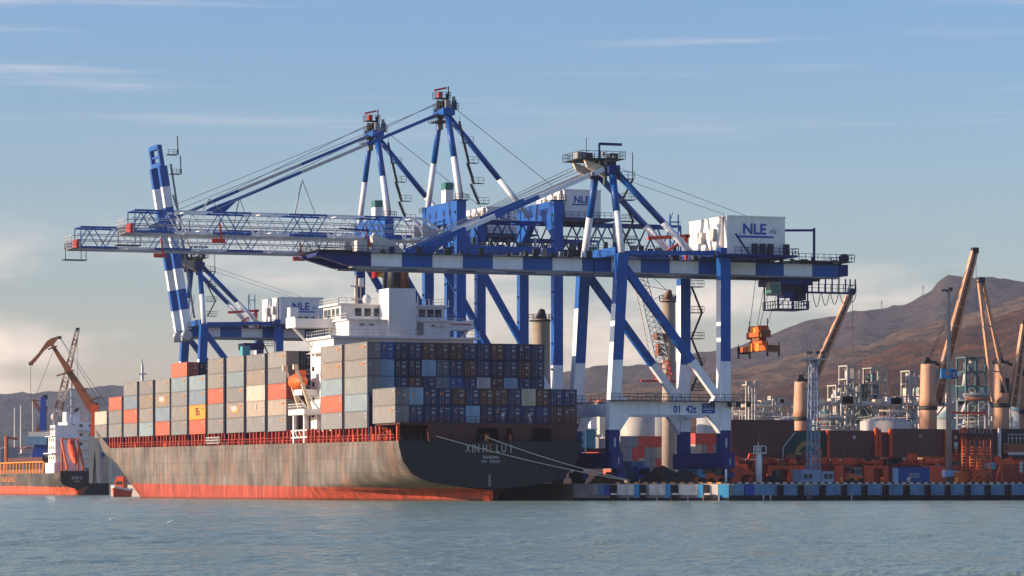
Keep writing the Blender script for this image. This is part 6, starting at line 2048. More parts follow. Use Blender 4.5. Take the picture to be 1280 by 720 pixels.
# ------------------------------------------------------------------ terminal behind: harbour crane towers, silos, stacks
def harbour_tower(px0, px1, ytop, y, label, jib):
    x0, x1 = vx(px0, y), vx(px1, y); x = (x0 + x1) / 2; r_ = (x1 - x0) / 2
    Z_ = lambda py: zz(py, x, y)
    t_ = thing('harbour_crane', label, 'crane', (x, y, QZ), 'harbour cranes behind the quay cranes')
    m = MB()
    m.lathe(x, y, [(r_ * 1.1, QZ), (r_ * 1.05, Z_(500)), (r_, Z_(470)), (r_, Z_(ytop + 4)), (r_ * 1.02, Z_(ytop + 4) + .05), (r_ * 1.02, Z_(ytop))], 'grey_post', 24); m.build('tower', t_)
    m = MB(); m.lathe(x, y, [(r_ * 1.35, Z_(ytop + 2.6)), (r_ * 1.35, Z_(ytop + 1.2))], 'dark_steel', 20)
    ring = [(x + r_ * 1.5 * math.cos(a_), y + r_ * 1.5 * math.sin(a_), Z_(ytop + 1.2)) for a_ in [2 * math.pi * k / 10 for k in range(11)]]
    m.rail(ring, 'dark_steel', 1.2, 2, .1); m.build('top_platform', t_)
    m = MB(); m.prism([(x - r_ * .7, y - .6, Z_(ytop)), (x + r_ * .6, y - .6, Z_(ytop)), (x + r_ * .3, y - .6, Z_(ytop - 12)), (x - r_ * .1, y - .6, Z_(ytop - 13))], (0, 1.2, 0), 'rust_brown' if jib else 'dark_steel'); m.build('slewing_head', t_)
    if jib:
        m = MB(); m.bar((x + r_ * .6, y, Z_(ytop - 1)), (x + r_ * 3.6, y, Z_(ytop - 9)), .9, .9, 'pale_blue'); m.rail([(x + r_ * .6, y - .6, Z_(ytop - 1)), (x + r_ * 3.6, y - .6, Z_(ytop - 9))], 'pale_blue', 1.1, 1.2, .1); m.build('counter_arm', t_)
        m = MB(); m.box(x - r_ * 2.3, x - r_, y - 1.2, y + 1.2, Z_(425), Z_(417), 'rust_brown'); m.box(x - r_ * 2.0, x - r_, y - .8, y + .8, Z_(445), Z_(430), 'crane_brown'); m.build('cab', t_)
        # pale lattice jib leaning to seaward
        p0 = Vector((vx(831, y - 2), y - 2, Z_(478))); p1 = Vector((vx(797, y - 2), y - 2, Z_(336)))
        d_ = (p1 - p0).normalized(); s1 = d_.cross(Vector((0, 1, 0))).normalized()
        m = MB(); n = 22
        for k in range(n):
            a_, b_ = p0.lerp(p1, k / n), p0.lerp(p1, (k + 1) / n)
            wa, wb = 1.6 - .5 * k / n, 1.6 - .5 * (k + 1) / n
            if k == 0: wa = .5
            mt = 'light_steel' if (k // 4) % 2 == 1 or k > 4 else 'signal_red'
            for sg in (-1, 1):
                for q in (-1, 1):
                    m.bar(a_ + s1 * sg * wa + Vector((0, q * wa, 0)), b_ + s1 * sg * wb + Vector((0, q * wb, 0)), .2, .2, mt)
                m.bar(a_ + s1 * sg * wa + Vector((0, -wa, 0)), b_ - s1 * sg * wb + Vector((0, -wb, 0)), .12, .12, mt)
                m.bar(a_ + s1 * sg * wa + Vector((0, -wa, 0)), b_ + s1 * sg * wb + Vector((0, wb, 0)), .12, .12, mt)
        m.build('jib', t_)
        for k in range(3):
            m = MB(); m.bar((x - .5 + .5 * k, y, Z_(ytop - 12)), p1 + Vector((.6 * k + 1.2, 0, -4 * k)), .12, .12, 'pale_wire'); m.build('luffing_cable', t_)
        m = MB()
        p, q = (x - 8.2, y - 3, Z_(477)), (x + 3.6, y - 3, Z_(477)); m.bar(p, q, .5, .4, 'signal_red'); m.build('cross_arm', t_)
    return t_
harbour_tower(828.5, 843.5, 375, 180, 'brown round harbour crane tower with pale lattice jib, seen between the crane legs', True)
harbour_tower(666, 687, 399, 150, 'dark round crane tower rising above the stern stacks, with railed top', False)

TSG = 'containers stacked in the terminal yard'
yrow = 300
trnd = random.Random(21)
def yard(px0, px1, ytop, rows, n, where):
    x0, x1 = vx(px0, yrow), vx(px1, yrow)
    p_ = (x1 - x0) / n
    ztop_ = zz(ytop, (x0 + x1) / 2, yrow)
    for c_ in range(n):
        for r_ in range(rows):
            z = ztop_ - (r_ + 1) * 2.92
            if z < QZ - .2: z = QZ
            pick = trnd.choice(['red', 'red', 'grey', 'blue grey', 'orange red', 'pale cream', 'beige grey', 'blue grey', 'red'])
            o = container(pick, x0 + (c_ + .5) * p_, yrow + 6, z, f'{pick} yard container {where}, {ORD[r_ + 1]} tier down, {ORD[c_ + 1]} column', TSG, 40)
            o.scale.x = p_ / 2.52
yard(775, 828, 545, 4, 7, 'between the crane legs')
yard(869, 899, 541.5, 2, 4, 'beside the land leg')
yard(748, 761, 548, 2, 2, 'close to the ship quarter')

def teal_crate(px0, px1, py0, py1, y):
    x0, x1 = vx(px0, y), vx(px1, y); x = (x0 + x1) / 2
    r_ = thing('loading_hopper', 'teal box hopper with white frame seen just past the ship quarter', 'hopper', (x, y, QZ))
    m = MB(); m.box(x0, x1, y, y + 4, zz(py1, x, y), zz(py0, x, y), 'teal_box'); m.build('bin', r_)
    m = MB()
    for xx in (x0 - 1.4, x0 - .2): m.box(xx - .12, xx + .12, y - .3, y - .05, QZ, zz(py0 - 3, x, y), 'white_paint')
    m.box(x0 - 1.5, x1 + .3, y - .4, y - .05, zz(py0, x, y), zz(py0 - 1.5, x, y), 'white_paint')
    for q in range(8): m.box(x0 - 1.3, x0 - .3, y - .3, y - .1, QZ + 3 + q * 1.4, QZ + 3.15 + q * 1.4, 'white_paint')
    m.box(x0 - 1.5, x1 + 5, y - .2, y + 4, zz(py1 + 5, x, y), zz(py1 + .2, x, y), 'maroon'); m.build('frame', r_)
teal_crate(732.5, 744.5, 537, 560, 60)

def silo(px0, px1, yeave, ypeak, y, label, wall='silo_steel', roof='silo_roof'):
    x0, x1 = vx(px0, y), vx(px1, y); x = (x0 + x1) / 2; r_ = (x1 - x0) / 2
    s_ = thing('silo', label, 'silo', (x, y, QZ), 'silos of the grain terminal')
    ze, zp = zz(yeave, x, y), zz(ypeak, x, y)
    m = MB(); m.lathe(x, y, [(r_, QZ), (r_, QZ + (ze - QZ) * .33), (r_ * 1.012, QZ + (ze - QZ) * .34), (r_, QZ + (ze - QZ) * .36), (r_, QZ + (ze - QZ) * .66), (r_ * 1.012, QZ + (ze - QZ) * .67), (r_, QZ + (ze - QZ) * .69), (r_, ze)], wall, 40); m.build('wall', s_)
    m = MB(); m.lathe(x, y, [(r_ * 1.03, ze + .01), (r_ * 1.03, ze + .25), (r_ * .1, zp), (r_ * .1, zp + .8), (.05, zp + .9)], roof, 40); m.build('roof', s_)
for k, (a_, b_, e_, p_, y, lab) in enumerate(((1016, 1046, 523, 511, 300, 'grey cone-roofed silo behind the lattice mast'), (1065, 1098, 522, 511, 306, 'cone-roofed silo under the stepped process tower'), (1108, 1143, 523, 511, 300, 'cone-roofed silo just before the second deck crane'),
                                              (942, 968, 524, 513, 300, 'small cone-roofed silo behind the white beacon'), (1168, 1200, 524, 512, 312, 'cone-roofed silo behind the lamp mast'), (1256, 1282, 514, 503, 290, 'dark cone-roofed silo at the edge of the grain terminal'))):
    silo(a_, b_, e_, p_, y, lab, 'silo_steel')
for a_, b_, e_, p_, y, lab in ((1078, 1134, 527, 521, 250, 'wide pale storage tank with low domed roof behind the hatch covers'), (968, 1012, 526, 520, 255, 'wide low tank behind the first deck crane')):
    x0, x1 = vx(a_, y), vx(b_, y); x = (x0 + x1) / 2; r_ = (x1 - x0) / 2; ze, zp = zz(e_, x, y), zz(p_, x, y)
    m = MB(); m.lathe(x, y, [(r_, QZ), (r_, ze), (r_ * .8, ze + (zp - ze) * .5), (r_ * .4, ze + (zp - ze) * .9), (.3, zp)], 'silo_white', 44)
    m.rail([(x + r_ * math.cos(t), y + r_ * math.sin(t), ze) for t in [2 * math.pi * q / 24 for q in range(25)]], 'truss_grey', 1.1, 3, .1)
    solo(m, 'storage_tank', lab, 'tank', (x, y, QZ), 'storage tanks of the terminal')
for a_, b_, e_, y, w_, lab in ((777, 817, 514, 400, 'silo_white', 'tall white round silo seen through the crane portal'), (806, 845, 518, 416, 'silo_steel', 'tall steel-blue silo beside the white one, seen through the crane portal'),
                               (872, 904, 516, 400, 'silo_steel', 'tall grey silo framed by the land-side crane legs')):
    silo(a_, b_, e_, e_ - 3, y, lab, w_, 'silo_steel')

# conveyor gallery on trestles
y = 292
x0, x1 = vx(908, y), vx(1300, y)
cg = thing('conveyor_gallery', 'long pale conveyor gallery on trestles running over the silos', 'conveyor', ((x0 + x1) / 2, y, QZ))
z0, z1 = zz(507.5, 240, y), zz(501.5, 240, y)
m = MB(); m.box(x0, x1, y, y + 3, z0, z0 + .5, 'truss_grey'); m.box(x0, x1, y + .3, y + 2.7, z0 + .5, z0 + .5 + (z1 - z0) * .35, 'truss_grey'); m.rail([(x0, y, z0 + .5), (x1, y, z0 + .5)], 'truss_grey', 1.4, 2.2, .14); m.build('deck', cg)
crn = random.Random(2)
for k in range(30):
    m = MB(); xx = x0 + (x1 - x0) * crn.random(); m.box(xx, xx + crn.uniform(.8, 4), y - .2, y + 2, z0 + .5, z0 + crn.uniform(1.2, 2.6), crn.choice(['truss_grey', 'light_steel', 'cream_paint']))
    m.build('conveyor_drive', cg)
for px in (924, 958, 985, 1046, 1103, 1112, 1144, 1160, 1215, 1268):
    m = MB(); xx = vx(px, y)
    for d_ in (-1.0, 1.0): m.box(xx + d_ - .3, xx + d_ + .3, y + 1, y + 1.6, QZ, z0, 'truss_grey')
    for q in range(4): m.bar((xx - 1, y + 1.3, QZ + q * 4), (xx + 1, y + 1.3, QZ + q * 4 + 3.5), .2, .2, 'truss_grey')
    m.bar((xx + 1, y + 1.3, z0 - 5), (xx + 5.5, y + 1.3, z0), .35, .35, 'truss_grey'); m.bar((xx - 1, y + 1.3, z0 - 5), (xx - 5.5, y + 1.3, z0), .35, .35, 'truss_grey')
    m.build('trestle', cg)

def process_tower(px0, px1, ytop, y, label, mt, eq, seed):
    x0, x1 = vx(px0, y), vx(px1, y); x = (x0 + x1) / 2; d_ = 5.0
    zt_ = zz(ytop, x, y)
    t_ = thing('process_tower', label, 'tower', (x, y, QZ), 'open steel towers of the grain terminal')
    n = max(3, int((zt_ - QZ) / 3.4)); m = MB()
    xm_ = (x0 + x1) / 2
    for xx in (x0, xm_, x1):
        for yy in (y, y + d_): m.box(xx - .22, xx + .22, yy - .22, yy + .22, QZ, zt_, mt)
    for k in range(n + 1):
        z = QZ + (zt_ - QZ) * k / n
        m.box(x0 - .3, x1 + .3, y - .3, y + d_ + .3, z - .35, z, mt)
        if k < n:
            z2 = QZ + (zt_ - QZ) * (k + 1) / n
            m.bar((x0, y, z), (xm_, y, z2) if k % 2 else (xm_, y, z), .16, .16, mt); m.bar((xm_, y, z2), (x1, y, z), .16, .16, mt)
            m.rail([(x0, y - .2, z), (x1, y - .2, z)], mt, 1.1, 1.2, .1)
    m.build('steel_frame', t_)
    rnd = random.Random(seed); m = MB()
    for k in range(n):
        z = QZ + (zt_ - QZ) * k / n
        for q in range(3):
            xx = rnd.uniform(x0 + .5, x1 - 1.2); r_ = rnd.uniform(.3, .8)
            m.tube((xx, y + rnd.uniform(1, 4), z), (xx, y + rnd.uniform(1, 4), z + rnd.uniform(1.4, 3.2)), r_, r_, rnd.choice(eq), 10)
    m.build('process_pipework', t_)
process_tower(1059.5, 1075, 456.5, 300, 'tall pale open steel tower beside the stepped one, behind the hatch covers', 'truss_grey', ['light_steel', 'silo_steel', 'tower_teal'], 1)
process_tower(1045.5, 1059, 481, 296, 'lower stepped pale steel tower next to the tall one', 'truss_grey', ['light_steel', 'silo_white'], 2)
process_tower(1074, 1083, 480, 303, 'blue-grey narrow tower leaning against the tall pale tower', 'tower_teal', ['tower_teal', 'silo_steel'], 6)
process_tower(1090, 1108, 459.5, 300, 'pale open steel tower standing apart between two deck cranes', 'truss_grey', ['light_steel', 'silo_steel', 'tower_teal'], 3)
process_tower(1137.5, 1150, 463, 300, 'narrow pale tower hard against the second deck crane', 'truss_grey', ['light_steel', 'cream_paint'], 4)
process_tower(1207.5, 1232, 446, 250, 'dark teal steel tower between the lamp mast and the third deck crane', 'tower_teal', ['tower_teal', 'rust_brown', 'light_steel', 'sky_blue'], 5)
y = 340; x0, x1 = vx(1187, y), vx(1310, y)
m = MB(); m.box(x0, x1, y, y + 30, QZ, zz(490, x0, y), 'shed_pink'); m.box(x0 - .3, x1, y - .3, y + 30, zz(490, x0, y), zz(482, x0, y), 'shed_green')
for k in range(18): m.box(x0 + k * 1.7, x0 + k * 1.7 + .12, y - .08, y, QZ, zz(490, x0, y), 'shed_pink')
for k in range(16): m.box(x0 + 1 + k * 1.9, x0 + 1.9 + k * 1.9, y - .06, y, zz(500, x0, y), zz(496, x0, y), 'cream_paint')

solo(m, 'warehouse', 'long pink warehouse with pale green upper band behind the teal tower', 'warehouse', ((x0 + x1) / 2, y, QZ))
y = 270; x = vx(940.5, y)
wt = thing('lighting_tower', 'white four-legged lighting tower with boxy lamp head rising over the conveyor', 'tower', (x, y, QZ))
m = MB()
for d_ in (-.9, .9): m.bar((x + d_, y, QZ), (x + d_, y, zz(482, x, y)), .45, .45, 'silo_white'); m.bar((x + d_, y + 1.8, QZ), (x + d_, y + 1.8, zz(482, x, y)), .45, .45, 'silo_white')
q = QZ + 2
while q < zz(486, x, y): m.box(x - .9, x + .9, y - .1, y + .1, q, q + .3, 'silo_white'); q += 2.4
m.build('frame', wt)
m = MB(); m.box(x - 1.9, x + 2.0, y - .6, y + 2.4, zz(482, x, y), zz(480.5, x, y), 'silo_white'); m.build('platform', wt)
for d_ in (-1.5, -.6, .9, 1.7):
    m = MB(); m.box(x + d_ - .4, x + d_ + .4, y - .5, y + .2, zz(480.4, x, y), zz(476.5, x, y), 'silo_white'); m.build('floodlight', wt)

for y, px0, px1, zl_, seed, lab in ((284, 1012, 1075, (523, 530, 536), 31, 'pale pipe rack low between the lattice mast and the stepped tower'), (283, 1098, 1152, (517, 526, 533), 32, 'pale pipe rack low before the second deck crane'),
                                    (246, 1196, 1262, (497, 520, 529), 33, 'tangled pipe rack at the foot of the teal tower'), (280, 915, 990, (511, 518, 524), 34, 'pale pipe rack above the largest hatch cover')):
    x0, x1 = vx(px0, y), vx(px1, y); rk = thing('pipe_rack', lab, 'pipework', ((x0 + x1) / 2, y, QZ), 'pipe racks of the terminal'); rnd = random.Random(seed)
    for py in zl_:
        z = zz(py, (x0 + x1) / 2, y)
        for q in range(3):
            m = MB(); a_ = x0 + (x1 - x0) * rnd.uniform(0, .3); b_ = x0 + (x1 - x0) * rnd.uniform(.6, 1); r_ = rnd.uniform(.16, .42); dz = rnd.uniform(-.9, .9); yy = y + q * .9
            mt = rnd.choice(['truss_grey', 'light_steel', 'silo_steel', 'cream_paint', 'grey_steel', 'crane_brown'])
            m.tube((a_, yy, z + dz), (b_, yy, z + dz), r_, r_, mt, 8); m.tube((b_ - r_, yy, z + dz), (b_ - r_, yy, z + dz + rnd.uniform(-4, 4)), r_, r_, mt, 8); m.build('pipe', rk)
    n = int((x1 - x0) / 2.6)
    for k in range(n + 1):
        m = MB(); xx = x0 + (x1 - x0) * k / n; zt_ = zz(zl_[0], xx, y) + rnd.uniform(-2, 2.6)
        m.box(xx - .16, xx + .16, y - .6, y - .3, QZ, zt_, 'truss_grey'); m.bar((xx, y - .45, zt_ - 3.2), (xx + 2.4, y - .45, zt_ - .4), .14, .14, 'truss_grey'); m.build('post', rk)
# houses on the slope beyond the stern
hrnd = random.Random(8)
places = [(729, 524), (733, 517), (737, 529), (741, 513), (745, 522), (748, 530), (752, 516), (756, 525), (760, 511), (763, 531), (735, 508), (750, 507)]
hl = ['pale house with red roof closest to the ship quarter', 'house half up the slope behind the teal hopper', 'low house just over the teal hopper', 'upper house in the gap between ship and crane leg', 'small house in the middle of the hillside gap', 'low house beside the red yard containers',
      'high house near the crane leg under the portal beam', 'house next to the crane leg at mid slope', 'topmost house close to the crane leg', 'lowest house touching the crane leg', 'topmost house close to the ship stacks', 'top middle house in the hillside gap']
for (px, py), lab in zip(places, hl):
    D = 1500 + hrnd.uniform(-80, 200); p = at(px, py, D); r_ = thing('hillside_house', lab, 'house', (p.x, p.y, p.z - 9), 'houses on the hillside beyond the stern')
    w_, l_, h_ = hrnd.uniform(1.3, 2.2), hrnd.uniform(1.4, 2.4), hrnd.uniform(3.5, 5)
    m = MB(); m.box(p.x - w_, p.x + w_, p.y - l_, p.y + l_, p.z - 9, p.z + h_ * .5 - 1, hrnd.choice(['house_wall', 'white_paint', 'cream_paint'])); m.build('wall', r_)
    m = MB(); z = p.z + h_ * .5 - 1; m.prism([(p.x - w_ - .3, p.y - l_ - .2, z), (p.x + w_ + .3, p.y - l_ - .2, z), (p.x, p.y - l_ - .2, z + w_ * .8)], (0, 2 * l_ + .4, 0), 'house_roof'); m.build('roof', r_)
    m = MB(); m.box(p.x - w_ * .5, p.x + w_ * .1, p.y - l_ - .05, p.y - l_, z - 1.8, z - .8, 'glass_dark'); m.build('window', r_)
for px, py, D, lab in ((1102, 384, 5000, 'thin lattice pylon on the middle of the ridge line'), (1154, 365, 5000, 'slim pylon on the ridge near the summit')):
    p = at(px, py + 3, D); m = MB(); m.bar(p - Vector((2, 0, 4)), p + Vector((0, 0, 14)), .4, .4, 'wire'); m.bar(p + Vector((2, 0, -4)), p + Vector((0, 0, 14)), .4, .4, 'wire'); m.bar(p + Vector((-3, 0, 10)), p + Vector((3, 0, 10)), .3, .3, 'wire')
    solo(m, 'pylon', lab, 'pylon', p, 'pylons on the ridge')

# ------------------------------------------------------------------ ships and cranes beyond the bow
cx0 = at(97, 619, 990)
cs = thing('cargo_ship', 'small orange-bottomed cargo ship with white wheelhouse lying beyond the big bow', 'ship', (cx0.x, cx0.y + 30, 0))
hb = 5.1; Y0 = cx0.y
m = MB()
st_ = [0, 2, 5, 9, 14, 20, 60, 80, 92, 100]
def cb(u, z):
    f = min(1, (u + .3) / (14 if z < 2 else (7 if z < 3.5 else .4))) ** .6 if u < 14 else 1
    if u > 80: f *= 1 - ((u - 80) / 20.5) ** 2
    return hb * max(.05, f)
zsx = [-1, 0, 1, 2.2, 3, 4, 5.2, 6.4]
for sg in (-1, 1):
    o = len(m.v)
    for u in st_:
        for z in zsx: m.v.append((cx0.x + sg * cb(u, z), Y0 + u, z + (1.6 * max(0, (u - 80) / 20) if z > 5 else 0)))
    n = len(zsx)
    for i in range(len(st_) - 1):
        for j in range(n - 1):
            a_ = o + i * n + j; q = [a_, a_ + 1, a_ + n + 1, a_ + n]; m.face(q if sg < 0 else q[::-1], 'coaster_hull', True)
m.build('hull', cs)
m = MB()
pr = [(1.8, .3), (2.2, 2.2), (2.8, 4.0), (3.6, 4.8), (5, 5.05), (7.0, 5.1)]
m.prism([(cx0.x - b, Y0 - .1, z) for z, b in pr] + [(cx0.x + b, Y0 - .1, z) for z, b in pr[::-1]], (0, .3, 0), 'hull_black')
tr = m.build('transom', cs)
m = MB(); text_mesh(m, 'SUN S', cx0.x - .3, Y0 - .2, 4.6, 1.15, 'lettering_white', .02, .02); m.box(cx0.x - 1.1, cx0.x + .6, Y0 - .2, Y0 - .16, 3.9, 4.1, 'lettering_white'); m.build('lettering', tr)
m = MB(); m.box(cx0.x - .3, cx0.x + .3, Y0 - .6, Y0 + .6, -1, 1.5, 'orange_red'); m.build('rudder', cs)
m = MB(); m.box(cx0.x - 4.9, cx0.x + 4.9, Y0 + .3, Y0 + 78, 6.25, 6.4, 'deck_red'); m.build('deck', cs)
XS_, = (cx0.x,)
m = MB(); m.box(XS_ - 4.6, XS_ + 4.2, Y0 + 10, Y0 + 24, 6.4, 9.4, 'white_paint'); m.box(XS_ - 3.6, XS_ + 3.4, Y0 + 13, Y0 + 22, 9.4, 17.0, 'white_paint'); m.box(XS_ - 5.0, XS_ + 4.6, Y0 + 12, Y0 + 22.5, 12.0, 12.3, 'white_paint'); m.box(XS_ - 4.4, XS_ + 4.2, Y0 + 14, Y0 + 23, 17.0, 17.3, 'white_paint')
hs = m.build('deckhouse', cs)
for z in (10.4, 13.4, 15.6):
    for u in (14.5, 17, 19.5):
        w = MB(); w.box(XS_ - 3.68, XS_ - 3.6, Y0 + u, Y0 + u + 1.1, z, z + .9, 'glass_dark'); w.build('window', hs)
m = MB(); m.box(XS_ - 3.2, XS_ + 3.0, Y0 + 15, Y0 + 21.5, 17.31, 20.4, 'white_paint'); wh = m.build('wheelhouse', cs)
for u in (15.6, 17.6, 19.6):
    w = MB(); w.box(XS_ - 3.27, XS_ - 3.2, Y0 + u, Y0 + u + 1.3, 18.8, 19.8, 'glass_dark'); w.build('window', wh)
m = MB(); m.lathe(XS_ - 2.6, Y0 + 19, [(.2, 21.6), (.85, 22.2), (1.0, 22.9), (.8, 23.6), (.1, 24.0)], 'silo_white', 14); m.bar((XS_ - 2.6, Y0 + 19, 20.4), (XS_ - 2.6, Y0 + 19, 21.8), .5, .5, 'light_steel'); m.build('radar_dome', wh)
m = MB(); xm = XS_ + 2.4; m.bar((xm, Y0 + 18, 20.4), (xm, Y0 + 18, 33.5), .5, .5, 'light_steel')
for z in (24, 26, 28.5, 31): m.bar((xm - 1.1, Y0 + 18, z), (xm + 1.1, Y0 + 18, z), .3, .4, 'light_steel')
m.build('signal_mast', cs)
m = MB(); m.rail([(XS_ - 4.4, Y0 + 14, 17.3), (XS_ - 4.4, Y0 + 23, 17.3)], 'light_steel', 1.1, 1.3, .1); m.rail([(XS_ - 4.9, Y0 + .4, 6.4), (XS_ + 4.9, Y0 + .4, 6.4)], 'light_steel', 1.1, 1.3, .09); m.rail([(XS_ + 4.9, Y0 + .4, 6.4), (XS_ + 4.9, Y0 + 12, 6.4)], 'light_steel', 1.1, 1.3, .09); m.build('railing', cs)
m = MB()
for xx in (XS_ - 2.6, XS_ + 2.2):
    m.bar((xx, Y0 + 9.5, 16.4), (xx - .1, Y0 + 1.0, 7.4), .5, .7, 'orange'); m.bar((xx, Y0 + 3.2, 6.4), (xx, Y0 + 3.2, 9.6), .45, .45, 'orange'); m.bar((xx, Y0 + 8.6, 6.4), (xx, Y0 + 8.6, 16.4), .45, .45, 'orange')
m.bar((XS_ - 2.6, Y0 + 9.5, 16.3), (XS_ + 2.2, Y0 + 9.5, 16.3), .4, .4, 'orange'); m.build('lifeboat_slip', cs)
fb = thing('lifeboat', 'orange free-fall lifeboat on the stern slip of the small cargo ship', 'lifeboat', (XS_ - .2, Y0 + 5.5, 12))
m = MB(); p, q = Vector((XS_ - .2, Y0 + 1.2, 8.9)), Vector((XS_ - .2, Y0 + 9.2, 16.2)); rr_ = [.25, .9, 1.2, 1.3, 1.3, 1.2, .9, .3]
for k in range(7): m.tube(p.lerp(q, k / 7), p.lerp(q, (k + 1) / 7), rr_[k], rr_[k + 1], 'orange_red', 14, k in (0, 6))
m.build('hull', fb)
m = MB(); c = p.lerp(q, .72); m.cbox(c + Vector((0, -.6, 1.3)), (1.5, 1.5, 1.0), 'orange_red'); m.build('helm_dome', fb)
m = MB(); m.box(XS_ - 5.0, XS_ - 1.5, Y0 + 40, Y0 + 72, 6.4, 8.6, 'hull_black'); m.box(XS_ - 4.6, XS_ + 4.6, Y0 + 26, Y0 + 76, 6.41, 11.2, 'maroon'); m.build('hatch_coaming', cs)
for k in range(14):
    m = MB(); u = Y0 + 22 + k * 4.6; m.box(XS_ - 5.15, XS_ - 4.75, u, u + .5, 6.3, 9.6, 'yellow_orange'); m.build('bulwark_stay', cs)
m = MB(); m.box(XS_ - 5.12, XS_ - 4.9, Y0 + 22, Y0 + 84, 9.6, 9.9, 'yellow_orange'); m.box(XS_ - 5.05, XS_ - 4.7, Y0 + 22, Y0 + 84, 6.3, 7.6, 'rust_brown'); m.box(XS_ - 4.9, XS_ - 4.8, Y0 + 22, Y0 + 84, 7.6, 9.2, 'maroon'); m.build('bulwark', cs)
m = MB(); gx = at(8, 560, 1060); m.bar((gx.x, gx.y, 6.4), (gx.x, gx.y, 18), .9, 1.0, 'orange'); m.bar((gx.x, gx.y, 17.6), (gx.x + 3.5, gx.y, 17.2), .6, .7, 'orange'); m.bar((gx.x, gx.y - 1.4, 6.4), (gx.x, gx.y - 1.4, 18), .5, .5, 'crane_brown'); m.build('gantry_arm', cs)
m = MB()
for k in range(6):
    u = Y0 + 62 + k * 3.4
    m.box(XS_ - 5.2, XS_ - 5.14, u, u + .7, 3.9, 5.5, 'lettering_rust'); m.box(XS_ - 5.2, XS_ - 5.14, u + 1.4, u + 2.1, 3.9, 5.5, 'lettering_rust')
    m.box(XS_ - 5.2, XS_ - 5.14, u + .7, u + 1.4, 4.5 if k % 2 else 3.9, 4.9 if k % 2 else 4.3, 'lettering_rust')
m.build('lettering', cs)

# a second, larger ship hidden behind: tiers of white accommodation
c2 = at(106, 619, 1080)
s2 = thing('moored_ship', 'shaded white ship accommodation with tiered balconies rising behind the small cargo ship', 'ship', (c2.x, c2.y + 20, 0))
m = MB(); m.box(c2.x - 7.5, c2.x + 8, c2.y + 1, c2.y + 70, -1, 8.4, 'hull_black'); m.build('hull', s2)
m = MB()
zl = [8.4, 11.3, 14.2, 17.1, 20.0, 22.8]
for k, (z0, z1) in enumerate(zip(zl, zl[1:])):
    ins = .5 * k
    m.box(c2.x - 5.5 + ins * .3, c2.x + 7.5 - ins, c2.y + 3, c2.y + 16, z0 + .25, z1, 'white_paint'); m.box(c2.x - 6.5, c2.x + 8.2 - ins * .6, c2.y + 1, c2.y + 17, z0, z0 + .25, 'white_paint')
dk_ = m.build('accommodation_block', s2)
for k, z in enumerate(zl[1:5]):
    for xx in (-3.5, -1, 2, 4.5):
        w = MB(); w.box(c2.x + xx, c2.x + xx + 1.0, c2.y + 2.93, c2.y + 3.0, z + 1.2, z + 2.1, 'glass_dark'); w.build('window', dk_)
m = MB()
for k, z in enumerate(zl[:5]): m.rail([(c2.x - 6.5, c2.y + 1.05, z + .25), (c2.x + 8 - k * .3, c2.y + 1.05, z + .25)], 'light_steel', 1.1, 1.4, .09)
m.build('railing', s2)
m = MB(); m.box(c2.x - 4.8, c2.x - .5, c2.y + 5, c2.y + 10, 22.8, 26.0, 'white_paint'); m.tube((c2.x - 3, c2.y + 7, 26), (c2.x - 3, c2.y + 7, 28), .5, .5, 'dark_steel', 10); m.tube((c2.x - 1.6, c2.y + 7, 26), (c2.x - .6, c2.y + 7, 27.2), .5, .5, 'dark_steel', 10); m.build('funnel', s2)
m = MB(); m.bar((c2.x + 4.4, c2.y + 8, 22.8), (c2.x + 4.4, c2.y + 8, 29.6), .35, .35, 'tower_teal'); m.box(c2.x + 2.6, c2.x + 6.2, c2.y + 7.8, c2.y + 8.2, 28.4, 29.0, 'dark_steel'); m.bar((c2.x + 3.4, c2.y + 8, 22.8), (c2.x + 3.4, c2.y + 8, 29), .2, .2, 'tower_teal'); m.build('radar_mast', s2)

# level-luffing crane: brown box boom with a bent jib head
Dc = 960
lc = thing('luffing_crane', 'brown luffing harbour crane with a bent jib head over the small cargo ship', 'crane', tuple(at(122, 619, Dc).xy) + (2.5,))
def A(px, py): return at(px, py, Dc)
cr_dir = Vector((ST, CT, 0))                                  # away from the water
def plate(m, pts, t_, mt):
    m.prism([A(*p) - cr_dir * t_ / 2 for p in pts], cr_dir * t_, mt)
m = MB(); plate(m, [(63, 431), (66.5, 430), (119, 505), (118, 520), (111, 514)][::-1], 2.0, 'crane_brown'); m.build('boom', lc)
m = MB(); plate(m, [(37.5, 453), (39, 456.5), (44, 452), (55, 438), (63, 432), (67, 430), (72, 423.5), (75, 422), (74.5, 420), (64, 423), (59, 426.5), (48, 442)][::-1], 1.5, 'crane_brown'); m.build('jib_head', lc)
m = MB(); m.cbox(A(38.5, 454.5), (1.0, 1.2, 1.0), 'dark_steel'); m.cbox(A(74.5, 422), (.8, 1.4, .8), 'dark_steel'); m.build('sheave', lc)
m = MB()
for a_, b_ in (((61, 437), (72, 433)), ((72, 470), (93, 463)), ((103, 488), (110, 486)), ((112, 501), (128, 496))):
    m.bar(A(*a_) - cr_dir * 1.4, A(*b_) - cr_dir * 1.4, 1.6, .3, 'rust_brown')
m.build('catwalk', lc)
for a_, b_ in (((76, 423), (133, 505)), ((76, 424), (128, 508)), ((66, 440), (43, 500)), ((38.5, 456), (38.3, 500))):
    m = MB(); m.bar(A(*a_), A(*b_), .1, .1, 'wire'); m.build('cable', lc)
m = MB(); plate(m, [(116, 506), (123, 506), (124, 545), (114, 545)][::-1], 5, 'orange_red'); m.build('machine_house', lc)
m = MB(); plate(m, [(113, 545), (125, 545), (126, 604), (123, 604), (120, 560), (117, 604), (113, 604)][::-1], 6, 'grey_steel'); m.build('portal', lc)

